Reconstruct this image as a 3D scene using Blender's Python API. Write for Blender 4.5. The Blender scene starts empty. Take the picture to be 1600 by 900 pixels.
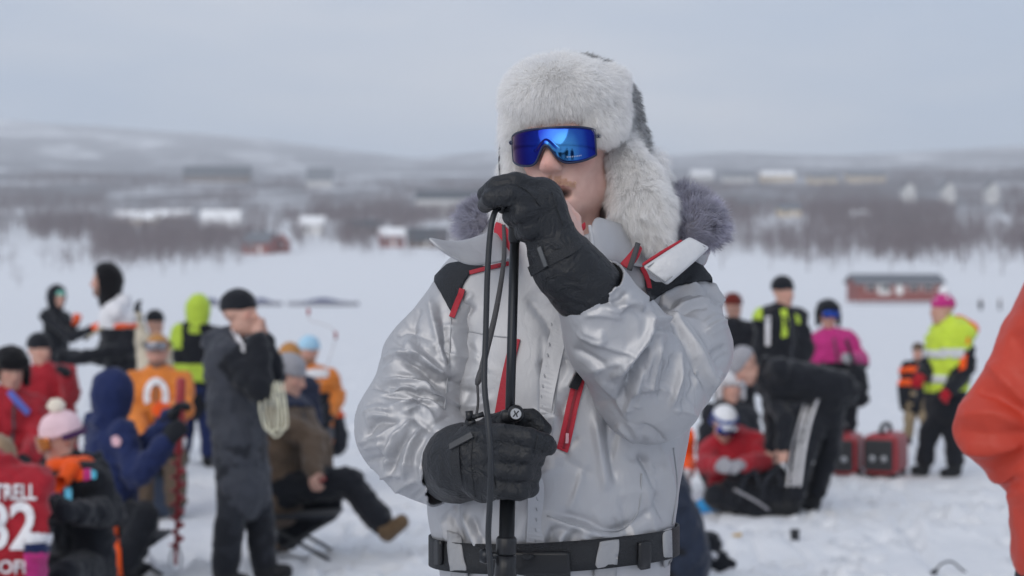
import bpy, bmesh, math, random
import numpy as np
from mathutils import Vector, Matrix
from mathutils.bvhtree import BVHTree

scene = bpy.context.scene
COL = scene.collection
random.seed(7)
RNG = np.random.default_rng(11)
R = math.radians

# ------------------------------------------------------------------ camera, sky, sun, exposure
FPX, CX, HY, CAMZ = 2880.0, 800.0, 460.0, 1.6          # focal length in photo pixels, principal column, horizon row, camera height
SUBJ = 3.2                                             # distance of the singer
cam = bpy.data.cameras.new('camera')
cam.sensor_width = 36.0
cam.lens = 36.0 * FPX / 1600.0
cam.shift_y = (HY - 450.0) / 1600.0
cam.clip_start, cam.clip_end = 0.05, 30000.0
cam.dof.use_dof = True
cam.dof.focus_distance = SUBJ - 0.12
cam.dof.aperture_fstop = 4.3
cam_ob = bpy.data.objects.new('camera', cam)
cam_ob.location = (0, 0, CAMZ)
cam_ob.rotation_euler = (R(90), 0, 0)
COL.objects.link(cam_ob)
scene.camera = cam_ob

SUN_EL, SUN_AZ = R(27), R(208)                         # azimuth clockwise from +Y: behind the camera, to the left
world = bpy.data.worlds.new('World')
scene.world = world
world.use_nodes = True
wn, wl = world.node_tree.nodes, world.node_tree.links
wn.clear()
w_out = wn.new('ShaderNodeOutputWorld')
w_bg = wn.new('ShaderNodeBackground')
w_sky = wn.new('ShaderNodeTexSky')
w_sky.sky_type = 'NISHITA'
w_sky.sun_disc = False
w_sky.sun_elevation = SUN_EL
w_sky.sun_rotation = SUN_AZ
w_sky.dust_density = 3.0
w_tc = wn.new('ShaderNodeTexCoord')
w_map = wn.new('ShaderNodeMapping'); w_map.inputs['Scale'].default_value = (1.2, 1.2, 5.0)
w_noise = wn.new('ShaderNodeTexNoise'); w_noise.inputs['Scale'].default_value = 2.6; w_noise.inputs['Detail'].default_value = 5.0
w_ramp = wn.new('ShaderNodeValToRGB')
w_ramp.color_ramp.elements[0].position = 0.40; w_ramp.color_ramp.elements[0].color = (4.75, 5.45, 6.75, 1)
w_ramp.color_ramp.elements[1].position = 0.70; w_ramp.color_ramp.elements[1].color = (6.5, 6.7, 7.35, 1)
w_mix = wn.new('ShaderNodeMix'); w_mix.data_type = 'RGBA'; w_mix.inputs['Factor'].default_value = 0.88
wl.new(w_tc.outputs['Generated'], w_map.inputs['Vector'])
wl.new(w_map.outputs['Vector'], w_noise.inputs['Vector'])
wl.new(w_noise.outputs['Fac'], w_ramp.inputs['Fac'])
wl.new(w_sky.outputs['Color'], w_mix.inputs['A'])
wl.new(w_ramp.outputs['Color'], w_mix.inputs['B'])
wl.new(w_mix.outputs['Result'], w_bg.inputs['Color'])
w_bg.inputs['Strength'].default_value = 0.1
wl.new(w_bg.outputs['Background'], w_out.inputs['Surface'])

sun = bpy.data.lights.new('sun', 'SUN')
sun.energy = 1.5
sun.angle = R(55)
sun.color = (1.0, 0.95, 0.88)
sun_ob = bpy.data.objects.new('sun', sun)
sd = Vector((math.sin(SUN_AZ) * math.cos(SUN_EL), math.cos(SUN_AZ) * math.cos(SUN_EL), math.sin(SUN_EL)))
sun_ob.rotation_euler = sd.to_track_quat('Z', 'Y').to_euler()
COL.objects.link(sun_ob)

scene.view_settings.view_transform = 'Standard'
scene.view_settings.look = 'None'
scene.view_settings.exposure = 0.10
scene.view_settings.gamma = 1.0
scene.view_settings.use_curve_mapping = False
scene.render.engine = 'CYCLES'
scene.cycles.use_denoising = True
scene.cycles.max_bounces = 8
scene.cycles.diffuse_bounces = 6
scene.cycles.volume_bounces = 1
scene.cycles.sample_clamp_indirect = 8.0

# ------------------------------------------------------------------ helpers: points, noise
V = np.array
def P(px, py, Y):
    """point seen at photo pixel (px, py) standing Y metres in front of the camera"""
    return np.array([(px - CX) / FPX * Y, Y, CAMZ - (py - HY) / FPX * Y])
def M(px, py, dy=0.0):
    return P(px, py, SUBJ + dy)
def topx(X):
    X = np.asarray(X)
    return np.stack([CX + X[..., 0] / X[..., 1] * FPX, HY - (X[..., 2] - CAMZ) / X[..., 1] * FPX], -1)
def nrm(v):
    v = np.asarray(v, float)
    return v / (np.linalg.norm(v, axis=-1, keepdims=True) + 1e-12)

def _hash(i, j, k, seed):
    h = (i * 374761393 + j * 668265263 + k * 2147483647 + seed * 1274126177) & 0xffffffff
    h = ((h ^ (h >> 13)) * 1274126177) & 0xffffffff
    h = ((h ^ (h >> 16)) * 2246822519) & 0xffffffff
    return ((h ^ (h >> 15)) & 0xffff) / 32767.5 - 1.0
def vnoise(p, seed=0):
    """smooth value noise in [-1, 1]; p is (..., 2 or 3)"""
    p = np.asarray(p, float)
    if p.shape[-1] == 2:
        p = np.concatenate([p, np.zeros(p.shape[:-1] + (1,))], -1)
    f = np.floor(p); t = p - f; t = t * t * t * (t * (t * 6 - 15) + 10)
    i, j, k = (f[..., a].astype(np.int64) for a in range(3))
    r = 0
    for a in (0, 1):
        wa = t[..., 0] if a else 1 - t[..., 0]
        for b in (0, 1):
            wb = t[..., 1] if b else 1 - t[..., 1]
            for c in (0, 1):
                wc = t[..., 2] if c else 1 - t[..., 2]
                r = r + wa * wb * wc * _hash(i + a, j + b, k + c, seed)
    return r
def fbm(p, octaves=4, seed=0, gain=0.5):
    p = np.asarray(p, float); a, s, r = 1.0, 0.0, 0
    for o in range(octaves):
        r = r + a * vnoise(p * (2.0 ** o) + 17.3 * o, seed + o); s += a; a *= gain
    return r / s

# ------------------------------------------------------------------ helpers: mesh objects
def tag(o, label=None, cat=None, group=None, kind=None):
    if label: o['label'] = label
    if cat: o['category'] = cat
    if group: o['group'] = group
    if kind: o['kind'] = kind
    return o
def empty(name, loc, rz=0.0):
    o = bpy.data.objects.new(name, None)
    o.location = loc; o.rotation_euler = (0, 0, rz); o.empty_display_size = 0.1
    COL.objects.link(o)
    return o
def adopt(o, parent):
    if parent is not None:
        o.parent = parent
        o.matrix_parent_inverse = parent.matrix_basis.inverted()
def mesh_data(name, verts, faces, smooth=True, mats=(), mat_idx=None):
    me = bpy.data.meshes.new(name)
    verts = np.asarray(verts, np.float32)
    if isinstance(faces, np.ndarray):
        nf, k = faces.shape
        me.vertices.add(len(verts)); me.vertices.foreach_set('co', verts.ravel())
        me.loops.add(nf * k); me.loops.foreach_set('vertex_index', faces.astype(np.int32).ravel())
        me.polygons.add(nf)
        me.polygons.foreach_set('loop_start', np.arange(0, nf * k, k, dtype=np.int32))
        me.update(calc_edges=True)
        me.validate()
    else:
        me.from_pydata([tuple(map(float, v)) for v in verts], [], faces)
        me.update()
    if smooth:
        me.polygons.foreach_set('use_smooth', np.ones(len(me.polygons), bool))
    for m in (mats if isinstance(mats, (list, tuple)) else [mats]):
        me.materials.append(m)
    if mat_idx is not None:
        me.polygons.foreach_set('material_index', np.asarray(mat_idx, np.int32))
    return me
def obj(name, verts, faces, mat, parent=None, smooth=True, mat_idx=None):
    o = bpy.data.objects.new(name, mesh_data(name, verts, faces, smooth, mat, mat_idx))
    COL.objects.link(o)
    adopt(o, parent)
    return o
def subsurf(o, lv=1):
    m = o.modifiers.new('subdivision', 'SUBSURF'); m.levels = lv; m.render_levels = lv
    return o
def solid(o, t, off=0.0):
    m = o.modifiers.new('thickness', 'SOLIDIFY'); m.thickness = t; m.offset = off
    return o
class MB:
    """collects simple hard-surface shapes into one mesh"""
    def __init__(s): s.v = []; s.f = []; s.m = []
    def add(s, vs, fs, mi=0):
        b = len(s.v); s.v += [tuple(v) for v in vs]; s.f += [tuple(b + i for i in f) for f in fs]; s.m += [mi] * len(fs)
        return s
    def box(s, c, size, rot=None, mi=0, taper=1.0, bevel=0.0):
        c = V(c, float); hx, hy, hz = V(size, float) / 2
        bm = bmesh.new()
        bmesh.ops.create_cube(bm, size=1.0)
        for v in bm.verts:
            k = taper if v.co.z > 0 else 1.0
            v.co = (v.co.x * 2 * hx * k, v.co.y * 2 * hy * k, v.co.z * 2 * hz)
        if bevel > 0:
            bmesh.ops.bevel(bm, geom=bm.edges[:], offset=bevel, segments=2, affect='EDGES', profile=0.5)
        bm.verts.index_update()
        vs = V([v.co[:] for v in bm.verts]); fs = [[v.index for v in f.verts] for f in bm.faces]
        bm.free()
        if rot is not None: vs = vs @ V(rot).T
        return s.add(vs + c, fs, mi)
    def tube(s, pts, r, n=8, mi=0, cap=True):
        vs, fs = tube_mesh(pts, r, n, cap)
        return s.add(vs, fs, mi)
    def build(s, name, mat, parent=None, smooth=False):
        return obj(name, V(s.v), s.f, mat, parent, smooth, s.m if isinstance(mat, (list, tuple)) else None)
def rotz(a):
    c, s_ = math.cos(a), math.sin(a)
    return V([[c, -s_, 0], [s_, c, 0], [0, 0, 1]])
def frame_from(f, up=(0, 0, 1)):
    """columns: right, forward, up"""
    f = nrm(f); r = nrm(np.cross(f, V(up, float))); u = np.cross(r, f)
    return np.stack([r, f, u], 1)
def spline(pts, n=24):
    pts = V(pts, float)
    if len(pts) < 3:
        t = np.linspace(0, 1, n)[:, None]; return pts[0] * (1 - t) + pts[-1] * t
    e = np.concatenate([[2 * pts[0] - pts[1]], pts, [2 * pts[-1] - pts[-2]]])
    out = []
    segs = len(pts) - 1
    for q in np.linspace(0, segs - 1e-6, n):
        i = int(q); t = q - i
        p0, p1, p2, p3 = e[i], e[i + 1], e[i + 2], e[i + 3]
        out.append(0.5 * (2 * p1 + (p2 - p0) * t + (2 * p0 - 5 * p1 + 4 * p2 - p3) * t * t + (3 * p1 - p0 - 3 * p2 + p3) * t ** 3))
    return V(out)
def tube_mesh(pts, r, n=8, cap=True):
    pts = V(pts, float); k = len(pts)
    r = np.broadcast_to(np.asarray(r, float), (k,))
    T = nrm(np.gradient(pts, axis=0))
    a = V([0, 0, 1.0]) if abs(T[0][2]) < 0.9 else V([0, 1.0, 0])
    vs, fs = [], []
    u = nrm(np.cross(T[0], a))
    for i in range(k):
        u = nrm(u - T[i] * np.dot(u, T[i])); w = np.cross(T[i], u)
        for j in range(n):
            th = 2 * math.pi * j / n
            vs.append(pts[i] + r[i] * (math.cos(th) * u + math.sin(th) * w))
    for i in range(k - 1):
        for j in range(n):
            fs.append((i * n + j, i * n + (j + 1) % n, (i + 1) * n + (j + 1) % n, (i + 1) * n + j))
    if cap:
        fs.append(tuple(range(n - 1, -1, -1))); fs.append(tuple(range((k - 1) * n, k * n)))
    return V(vs), fs
def ribbon_mesh(pts, width, normal, thick=0.002):
    """flat strap along pts; normal is one vector or one per point"""
    pts = V(pts, float); N = np.broadcast_to(V(normal, float), pts.shape)
    T = nrm(np.gradient(pts, axis=0)); N = nrm(N - T * (N * T).sum(1, keepdims=True)); S = np.cross(T, N)
    w = np.broadcast_to(np.asarray(width, float), (len(pts),))[:, None] / 2
    ring = [pts + S * w + N * thick / 2, pts - S * w + N * thick / 2, pts - S * w - N * thick / 2, pts + S * w - N * thick / 2]
    vs = np.stack(ring, 1).reshape(-1, 3); fs = []
    for i in range(len(pts) - 1):
        for j in range(4):
            fs.append((i * 4 + j, i * 4 + (j + 1) % 4, i * 4 + 4 + (j + 1) % 4, i * 4 + 4 + j))
    fs.append((3, 2, 1, 0)); e = len(pts) * 4 - 4; fs.append((e, e + 1, e + 2, e + 3))
    return vs, fs

# ------------------------------------------------------------------ helpers: implicit shapes -> one continuous mesh
def d_cap(p, a, b, ra, rb):
    a = V(a, float); b = V(b, float); ba = b - a; L = float(ba @ ba) + 1e-12
    t = np.clip((p - a) @ ba / L, 0, 1)
    q = p - a - t[:, None] * ba
    return np.sqrt((q * q).sum(1)) - (ra + (rb - ra) * t)
def d_flat(p, a, b, ra, rb, f, ratio):
    """capsule whose section is an ellipse: depth along f is ratio times its width"""
    f = nrm(f); a = V(a, float); b = V(b, float)
    fl = lambda x: x + ((x - a) @ f * (1 / ratio - 1))[..., None] * f
    return d_cap(fl(p), a, fl(b[None])[0], ra, rb) * (ratio if ratio < 1 else 1.0)
def d_ell(p, c, r, m=None):
    q = p - V(c, float)
    if m is not None: q = q @ V(m)
    r = V(r, float)
    k0 = np.sqrt(((q / r) ** 2).sum(1)); k1 = np.sqrt(((q / r ** 2) ** 2).sum(1)) + 1e-9
    return k0 * (k0 - 1) / k1
def d_box(p, c, h, rad=0.01, m=None):
    q = p - V(c, float)
    if m is not None: q = q @ V(m)
    q = np.abs(q) - (V(h, float) - rad)
    return np.sqrt((np.maximum(q, 0) ** 2).sum(1)) + np.minimum(q.max(1), 0) - rad
def d_tor(p, c, Rr, r, m=None, sq=(1, 1)):
    q = p - V(c, float)
    if m is not None: q = q @ V(m)
    k = np.sqrt((q[:, 0] / sq[0]) ** 2 + (q[:, 1] / sq[1]) ** 2) - Rr
    return np.sqrt(k * k + q[:, 2] ** 2) - r
def smin(a, b, k):
    if k <= 0: return np.minimum(a, b)
    h = np.clip(0.5 + 0.5 * (b - a) / k, 0, 1)
    return b * (1 - h) + a * h - k * h * (1 - h)
def smax(a, b, k): return -smin(-a, -b, k)

def sdf_mesh(fn, lo, hi, h, B=6):
    lo = V(lo, float); hi = V(hi, float)
    nb = np.maximum(1, np.ceil((hi - lo) / (h * B)).astype(int)); n = nb * B + 1
    ci = np.stack(np.meshgrid(*[np.arange(k) for k in nb], indexing='ij'), -1).reshape(-1, 3)
    cd = fn(lo + (ci + 0.5) * B * h)
    F = np.repeat(np.repeat(np.repeat(cd.reshape(nb), B, 0), B, 1), B, 2)
    F = np.pad(F, ((0, 1),) * 3, mode='edge').astype(float)
    F = np.where(F > 0, 1.0, -1.0)
    near = ci[np.abs(cd) < B * h * 1.25]
    if len(near) == 0: return np.zeros((0, 3)), np.zeros((0, 4), int)
    loc = np.stack(np.meshgrid(*[np.arange(B + 1)] * 3, indexing='ij'), -1).reshape(-1, 3)
    idx = (near[:, None, :] * B + loc[None]).reshape(-1, 3)
    lin = np.unique(np.ravel_multi_index(idx.T, n))
    pts = lo + np.stack(np.unravel_index(lin, n), -1) * h
    d = np.concatenate([fn(pts[i:i + 400000]) for i in range(0, len(pts), 400000)])
    F.ravel()[lin] = d
    ins = F < 0
    s = sum(ins[a:n[0] - 1 + a, b:n[1] - 1 + b, c:n[2] - 1 + c].astype(np.int8) for a in (0, 1) for b in (0, 1) for c in (0, 1))
    cells = np.argwhere((s > 0) & (s < 8))
    vid = -np.ones(s.shape, np.int64); vid[tuple(cells.T)] = np.arange(len(cells))
    pos = np.zeros((len(cells), 3)); cnt = np.zeros(len(cells))
    corners = [(a, b, c) for a in (0, 1) for b in (0, 1) for c in (0, 1)]
    for A in corners:
        for ax in range(3):
            if A[ax]: continue
            Bc = list(A); Bc[ax] = 1
            ia = cells + V(A); ib = cells + V(Bc)
            fa, fb = F[tuple(ia.T)], F[tuple(ib.T)]
            m = (fa < 0) != (fb < 0)
            t = np.where(m, fa / np.where(m, fa - fb, 1), 0)
            pos += np.where(m[:, None], ia + t[:, None] * (ib - ia), 0); cnt += m
    verts = lo + pos / np.maximum(cnt, 1)[:, None] * h
    quads = []
    for ax in range(3):
        u, w = (ax + 1) % 3, (ax + 2) % 3
        sl0 = [slice(1, -1)] * 3; sl1 = [slice(1, -1)] * 3
        sl0[ax] = slice(0, -1); sl1[ax] = slice(1, None)
        a, b = ins[tuple(sl0)], ins[tuple(sl1)]
        e = np.argwhere(a != b); off = V([1, 1, 1]); off[ax] = 0
        g = e + off
        du = np.zeros(3, int); du[u] = 1; dw = np.zeros(3, int); dw[w] = 1
        q = np.stack([vid[tuple((g - du - dw).T)], vid[tuple((g - dw).T)], vid[tuple(g.T)], vid[tuple((g - du).T)]], 1)
        flip = ~a[tuple(e.T)]
        q[flip] = q[flip][:, ::-1]
        quads.append(q)
    quads = np.concatenate(quads)
    return verts, quads[(quads >= 0).all(1)]
def edges_of(quads, diag=False):
    e = [quads[:, [0, 1]], quads[:, [1, 2]], quads[:, [2, 3]], quads[:, [3, 0]]]
    if diag: e += [quads[:, [0, 2]], quads[:, [1, 3]]]
    e = np.sort(np.concatenate(e), 1)
    return np.unique(e, axis=0)
def lap(X, E, n=1, k=0.5):
    X = np.array(X, float); N = len(X)
    deg = np.bincount(E.ravel(), minlength=N).astype(float)[:, None]; deg[deg == 0] = 1
    for _ in range(n):
        s = np.stack([np.bincount(E[:, 0], X[E[:, 1], c], N) + np.bincount(E[:, 1], X[E[:, 0], c], N) for c in range(X.shape[1])], 1)
        X += k * (s / deg - X)
    return X
def vnormals(X, quads):
    a = np.cross(X[quads[:, 2]] - X[quads[:, 0]], X[quads[:, 3]] - X[quads[:, 1]])
    N = np.zeros_like(X)
    for c in range(3):
        for k in range(4): N[:, c] += np.bincount(quads[:, k], a[:, c], len(X))
    return nrm(N)
def main_island(v, q):
    """keep the largest connected piece"""
    n = len(v); lab = np.arange(n); E = edges_of(q)
    while True:
        m = np.minimum(lab[E[:, 0]], lab[E[:, 1]]); new = lab.copy()
        np.minimum.at(new, E[:, 0], m); np.minimum.at(new, E[:, 1], m); new = new[new]
        if (new == lab).all(): break
        lab = new
    c = np.bincount(lab[q[:, 0]], minlength=n); k = c.argmax()
    if c[k] == len(q): return v, q
    q = q[lab[q[:, 0]] == k]; u, inv = np.unique(q, return_inverse=True)
    return v[u], inv.reshape(q.shape)
def sdf_obj(name, fn, lo, hi, h, mat, parent=None, smooth_it=2, sub=0, disp=None):
    v, q = main_island(*sdf_mesh(fn, lo, hi, h))
    if smooth_it: v = lap(v, edges_of(q), smooth_it, 0.5)
    if disp is not None: v = v + vnormals(v, q) * disp(v)[:, None]
    o = obj(name, v, q, mat, parent)
    if sub: subsurf(o, sub)
    return o
def bounds(pts, m):
    pts = V(pts, float); return pts.min(0) - m, pts.max(0) + m
def wrinkle(X0, quads, axis, g_ax, g_ci, iters=200, kf=0.015, kb=0.25, seed=0, amp=0.004, freq=18.0, init=None, lo=-0.018, hi=0.016):
    """let a skin of cloth that is too long for its body buckle into folds over a soft filling"""
    E = edges_of(quads, True); E4 = edges_of(quads)
    N = vnormals(X0, quads); n = len(X0)
    d0 = X0[E[:, 1]] - X0[E[:, 0]]; L = np.linalg.norm(d0, axis=1)
    mid = (X0[E[:, 1]] + X0[E[:, 0]]) / 2
    ax = axis(mid); c2 = (np.einsum('ij,ij->i', d0, ax) / (L + 1e-9)) ** 2
    ga = g_ax(mid) if callable(g_ax) else g_ax
    L0 = L * (1 + ga * c2 + g_ci * (1 - c2))
    U = N * (amp * vnoise(X0 * freq, seed) + 0.5 * amp * vnoise(X0 * freq * 2.1, seed + 5))[:, None]
    if init is not None: U = U + N * init[:, None]
    deg = np.bincount(E.ravel(), minlength=n).astype(float)[:, None]
    base = N * (init if init is not None else np.zeros(n))[:, None]
    for it in range(iters):
        X = X0 + U
        d = X[E[:, 1]] - X[E[:, 0]]; l = np.sqrt((d * d).sum(1)) + 1e-9
        c = d * (0.5 * (l - L0) / l)[:, None]
        s = np.stack([np.bincount(E[:, 0], c[:, k], n) - np.bincount(E[:, 1], c[:, k], n) for k in range(3)], 1)
        U = U + s / deg * 1.6
        U = base + lap(U - base, E4, 1, kb)
        un = np.einsum('ij,ij->i', U, N)
        U = U - N * (kf * (un - np.einsum('ij,ij->i', base, N)))[:, None]
        ut = U - N * un[:, None]; U = U - 0.04 * ut
        un = np.einsum('ij,ij->i', U, N); cl = np.clip(un, lo, hi)
        U = U + N * (cl - un)[:, None]
    return X0 + U
def strokes_field(X, N, strokes):
    """raised (+) or sunk (-) fold lines given as photo polylines, laid on the side of the cloth that faces the viewer"""
    px = topx(X); view = nrm(V([0, 0, CAMZ]) - X)
    face = np.clip((N * view).sum(1) * 3, 0, 1)
    out = np.zeros(len(X))
    for pts, w, a in strokes:
        pl = spline(V(pts, float), 5 * len(pts)); m0 = 9 * w
        ix = np.nonzero((face > 0) & (px[:, 0] > pl[:, 0].min() - m0) & (px[:, 0] < pl[:, 0].max() + m0) & (px[:, 1] > pl[:, 1].min() - m0) & (px[:, 1] < pl[:, 1].max() + m0))[0]
        if not len(ix): continue
        p = px[ix]; d = np.full(len(ix), 1e9); tt = np.zeros(len(ix)); sg = np.zeros(len(ix))
        for i in range(len(pl) - 1):
            A, Bq = pl[i], pl[i + 1]; ba = Bq - A
            t = np.clip((p - A) @ ba / (ba @ ba + 1e-9), 0, 1)
            q = p - A; dd = np.hypot(q[:, 0] - t * ba[0], q[:, 1] - t * ba[1])
            m = dd < d; d[m] = dd[m]; sg[m] = (ba[0] * q[:, 1] - ba[1] * q[:, 0])[m]; tt[m] = (i + t[m]) / (len(pl) - 1)
        ww = np.where(sg > 0, w * 0.75, w * 1.8)
        out[ix] += a * (0.75 * np.exp(-np.sqrt(d * d + 1.0) / ww) + 0.3 * np.exp(-(d / ww) ** 2)) * np.minimum(1, np.minimum(tt, 1 - tt) * 5 + 0.15) * face[ix]
    return out

# ------------------------------------------------------------------ helpers: materials
_mc = {}
def mat(name, color=(0.5, 0.5, 0.5), rough=0.7, metal=0.0, bump=0.0, bscale=80.0, var=0.0, vscale=8.0, spec=0.4, sheen=0.0, sss=0.0, build=None, coat=0.0):
    if name in _mc: return _mc[name]
    m = bpy.data.materials.new(name); m.use_nodes = True; _mc[name] = m
    nt = m.node_tree; b = nt.nodes['Principled BSDF']
    b.inputs['Base Color'].default_value = (*color, 1)
    b.inputs['Roughness'].default_value = rough
    b.inputs['Metallic'].default_value = metal
    b.inputs['Specular IOR Level'].default_value = spec
    b.inputs['Sheen Weight'].default_value = sheen
    b.inputs['Coat Weight'].default_value = coat
    if sss:
        b.inputs['Subsurface Weight'].default_value = sss
        b.inputs['Subsurface Radius'].default_value = (0.012, 0.005, 0.003)
        b.inputs['Subsurface Scale'].default_value = 1.0
    tc = nt.nodes.new('ShaderNodeTexCoord')
    if var:
        n = nt.nodes.new('ShaderNodeTexNoise'); n.inputs['Scale'].default_value = vscale; n.inputs['Detail'].default_value = 4
        mx = nt.nodes.new('ShaderNodeMix'); mx.data_type = 'RGBA'
        mx.inputs['A'].default_value = (*[c * (1 - var) for c in color], 1)
        mx.inputs['B'].default_value = (*[min(1, c * (1 + var)) for c in color], 1)
        nt.links.new(tc.outputs['Object'], n.inputs['Vector'])
        nt.links.new(n.outputs['Fac'], mx.inputs['Factor'])
        nt.links.new(mx.outputs['Result'], b.inputs['Base Color'])
    if bump:
        n = nt.nodes.new('ShaderNodeTexNoise'); n.inputs['Scale'].default_value = bscale; n.inputs['Detail'].default_value = 4
        bp = nt.nodes.new('ShaderNodeBump'); bp.inputs['Strength'].default_value = bump; bp.inputs['Distance'].default_value = 0.01
        nt.links.new(tc.outputs['Object'], n.inputs['Vector'])
        nt.links.new(n.outputs['Fac'], bp.inputs['Height'])
        nt.links.new(bp.outputs['Normal'], b.inputs['Normal'])
    if build: build(nt, b, tc)
    return m
def cloth(r, g, b, rough=0.8, tagname=''):
    return mat('fabric_%03d_%03d_%03d%s' % (r, g, b, tagname), tuple(((c / 255.0) ** 2.2) for c in (r, g, b)), rough, bump=0.5, bscale=38, var=0.24, vscale=11, spec=0.25, sheen=0.15)

# ------------------------------------------------------------------ terrain: frozen lake, far shore, hills
D_T = V([0, 200, 255, 330, 450, 700, 1100, 1700, 2500, 3500, 4600, 6500])
PY_T = V([460, 460, 459, 446, 412, 366, 322, 287, 262, 0, 0, 0])
RIDGE_X = V([-2500, -600, 0, 150, 300, 420, 540, 650, 760, 900, 1080, 1300, 1600, 2400, 4200])
RIDGE_Y = V([225, 205, 201, 203, 209, 216, 230, 241, 230, 236, 240, 243, 239, 230, 240])
def terrain(x, y):
    x = np.asarray(x, float); y = np.asarray(y, float)
    D = np.hypot(x, y); ang = np.arctan2(x, y)
    px = CX + np.tan(np.clip(ang, -1.2, 1.2)) * FPX
    front = 1.0
    py = np.interp(D, D_T[:9], PY_T[:9])
    side = np.clip((px - 600) / 700, -1, 1)
    py = py - np.interp(D, [300, 500, 1000, 2500], [0, 10, 6, 0]) * side * 0.8
    z1 = (HY - py) * np.minimum(D, 2500) / FPX + np.clip(D, 0, 300) / 300 * 0.0
    zr = (HY - np.interp(px, RIDGE_X, RIDGE_Y)) * 3500 / FPX
    t = np.clip((D - 2500) / 1000, 0, 1); t = t * t * (3 - 2 * t)
    z = z1 * (1 - t) + zr * t
    z = z * (1 - 0.75 * np.clip((D - 3500) / 3000, 0, 1))
    far = np.clip((D - 280) / 400, 0, 1)
    p2 = np.stack([x, y], -1)
    z = z + far * (fbm(p2 / 420.0, 3, 3) * 7 + fbm(p2 / 90.0, 2, 5) * 1.6)
    z = z + np.clip((D - 1500) / 1500, 0, 1) * fbm(p2 / 700.0, 3, 9) * 14
    z = np.where(D < 240, 0, z) * front
    return z
GROOVES = [V([P(px_, py_, CAMZ * FPX / (py_ - HY))[:2] for px_, py_ in g]) for g in ([(1396, 752), (1420, 785), (1402, 822), (1436, 856), (1452, 880), (1478, 905)], [(1442, 796), (1424, 828), (1434, 856)], [(240, 700), (330, 712), (470, 704)], [(1100, 800), (1160, 830), (1300, 826), (1420, 835)])]
_fr = np.random.default_rng(77); PRINTS = []
for _ in range(70):                                    # trails of boot prints between the groups
    D0 = math.exp(_fr.uniform(math.log(9.5), math.log(26))); c0_ = V([(_fr.uniform(-100, 1700) - CX) / FPX * D0, D0]); h0 = _fr.uniform(0, 6.28); n0 = _fr.integers(4, 10)
    for s_ in range(n0):
        h0 += _fr.normal(0, 0.12); dr = V([math.cos(h0), math.sin(h0)]); c0_ = c0_ + dr * 0.42
        PRINTS.append((*(c0_ + V([-dr[1], dr[0]]) * (0.1 if s_ % 2 else -0.1)), h0 + _fr.normal(0, 0.15), _fr.uniform(0.05, 0.09)))
PRINTS = V(PRINTS)
def footprints(p2):
    out = np.zeros(p2.shape[:-1])
    if out.size > 50:
        flat = p2.reshape(-1, 2); o = out.reshape(-1); idx0 = np.nonzero((flat[:, 1] > 7) & (flat[:, 1] < 32) & (np.abs(flat[:, 0]) < 12))[0]; sub_ = flat[idx0]; order = np.argsort(sub_[:, 1]); ys = sub_[order, 1]
        for x0, y0, h0, dp in PRINTS:
            a_, b_ = np.searchsorted(ys, [y0 - 0.35, y0 + 0.35]); ii_ = order[a_:b_]; q = sub_[ii_] - V([x0, y0]); c, s_ = math.cos(h0), math.sin(h0)
            u = np.sqrt(((q[:, 0] * c + q[:, 1] * s_) / 0.15) ** 2 + ((-q[:, 0] * s_ + q[:, 1] * c) / 0.065) ** 2)
            o[idx0[ii_]] += dp * (-np.clip(1.15 - u, 0, 0.6) / 0.6 + 0.35 * np.exp(-((u - 1.35) / 0.25) ** 2))
    return out
def snow_relief(x, y):
    p2 = np.stack([x, y], -1); D = np.hypot(x, y)
    k = np.exp(-np.maximum(D - 30, 0) / 40)
    a = fbm(p2 * 0.45, 3, 21) * 0.05
    b = fbm(p2 * V([1.6, 1.3]), 3, 31); b = np.abs(b) ** 0.8 * np.sign(b) * 0.05
    c = fbm(p2 * 4.5, 3, 41) * 0.035
    tr = fbm(p2 * 0.35, 2, 55); trod = np.clip(0.25 - np.abs(tr), 0, 0.25) * 4
    clod = np.maximum(0, fbm(p2 * 6.5, 2, 77) - 0.15) * 0.12
    w = np.exp(-((fbm(p2 * V([0.8, 0.25]), 3, 91)) / 0.02) ** 2) * 0.03
    groove = 0
    for pl in GROOVES:
        d = np.full(D.shape, 9.0)
        for A_, B_ in zip(pl[:-1], pl[1:]):
            ba = B_ - A_; t = np.clip(((p2 - A_) @ ba) / (ba @ ba), 0, 1); d = np.minimum(d, np.hypot(*(p2 - A_ - t[..., None] * ba).T).T)
        groove = groove + 0.035 * np.exp(-(d / 0.035) ** 2)
    a = a - groove + footprints(p2)
    return (a + b * (0.5 + trod) + c * (0.4 + trod) + clod * trod - w) * k + fbm(p2 / 25.0, 2, 61) * 0.05 * np.clip((D - 20) / 40, 0, 1)
def ground_z(x, y):
    return float(terrain(V([x]), V([y]))[0] + snow_relief(V([x]), V([y]))[0])

ang = np.concatenate([np.arange(-180, -24, 4.0), np.linspace(-24, 24, 420), np.arange(28, 180, 4.0)])
rad = np.concatenate([np.geomspace(0.4, 8, 26), np.linspace(8.06, 24, 250), np.geomspace(24.3, 240, 80), np.geomspace(246, 6500, 150)])
A, RR = np.meshgrid(np.radians(ang), rad, indexing='ij')
gx, gy = np.sin(A) * RR, np.cos(A) * RR
gz = terrain(gx.ravel(), gy.ravel()).reshape(gx.shape) + snow_relief(gx.ravel(), gy.ravel()).reshape(gx.shape)
na, nr = gx.shape
gv = np.concatenate([np.stack([gx, gy, gz], -1).reshape(-1, 3), [[0, 0, 0.0]]])
ii = np.arange(na); jj = np.arange(nr - 1)
I, J = np.meshgrid(ii, jj, indexing='ij'); I2 = (I + 1) % na
gq = np.stack([I * nr + J, I * nr + J + 1, I2 * nr + J + 1, I2 * nr + J], -1).reshape(-1, 4)
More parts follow.
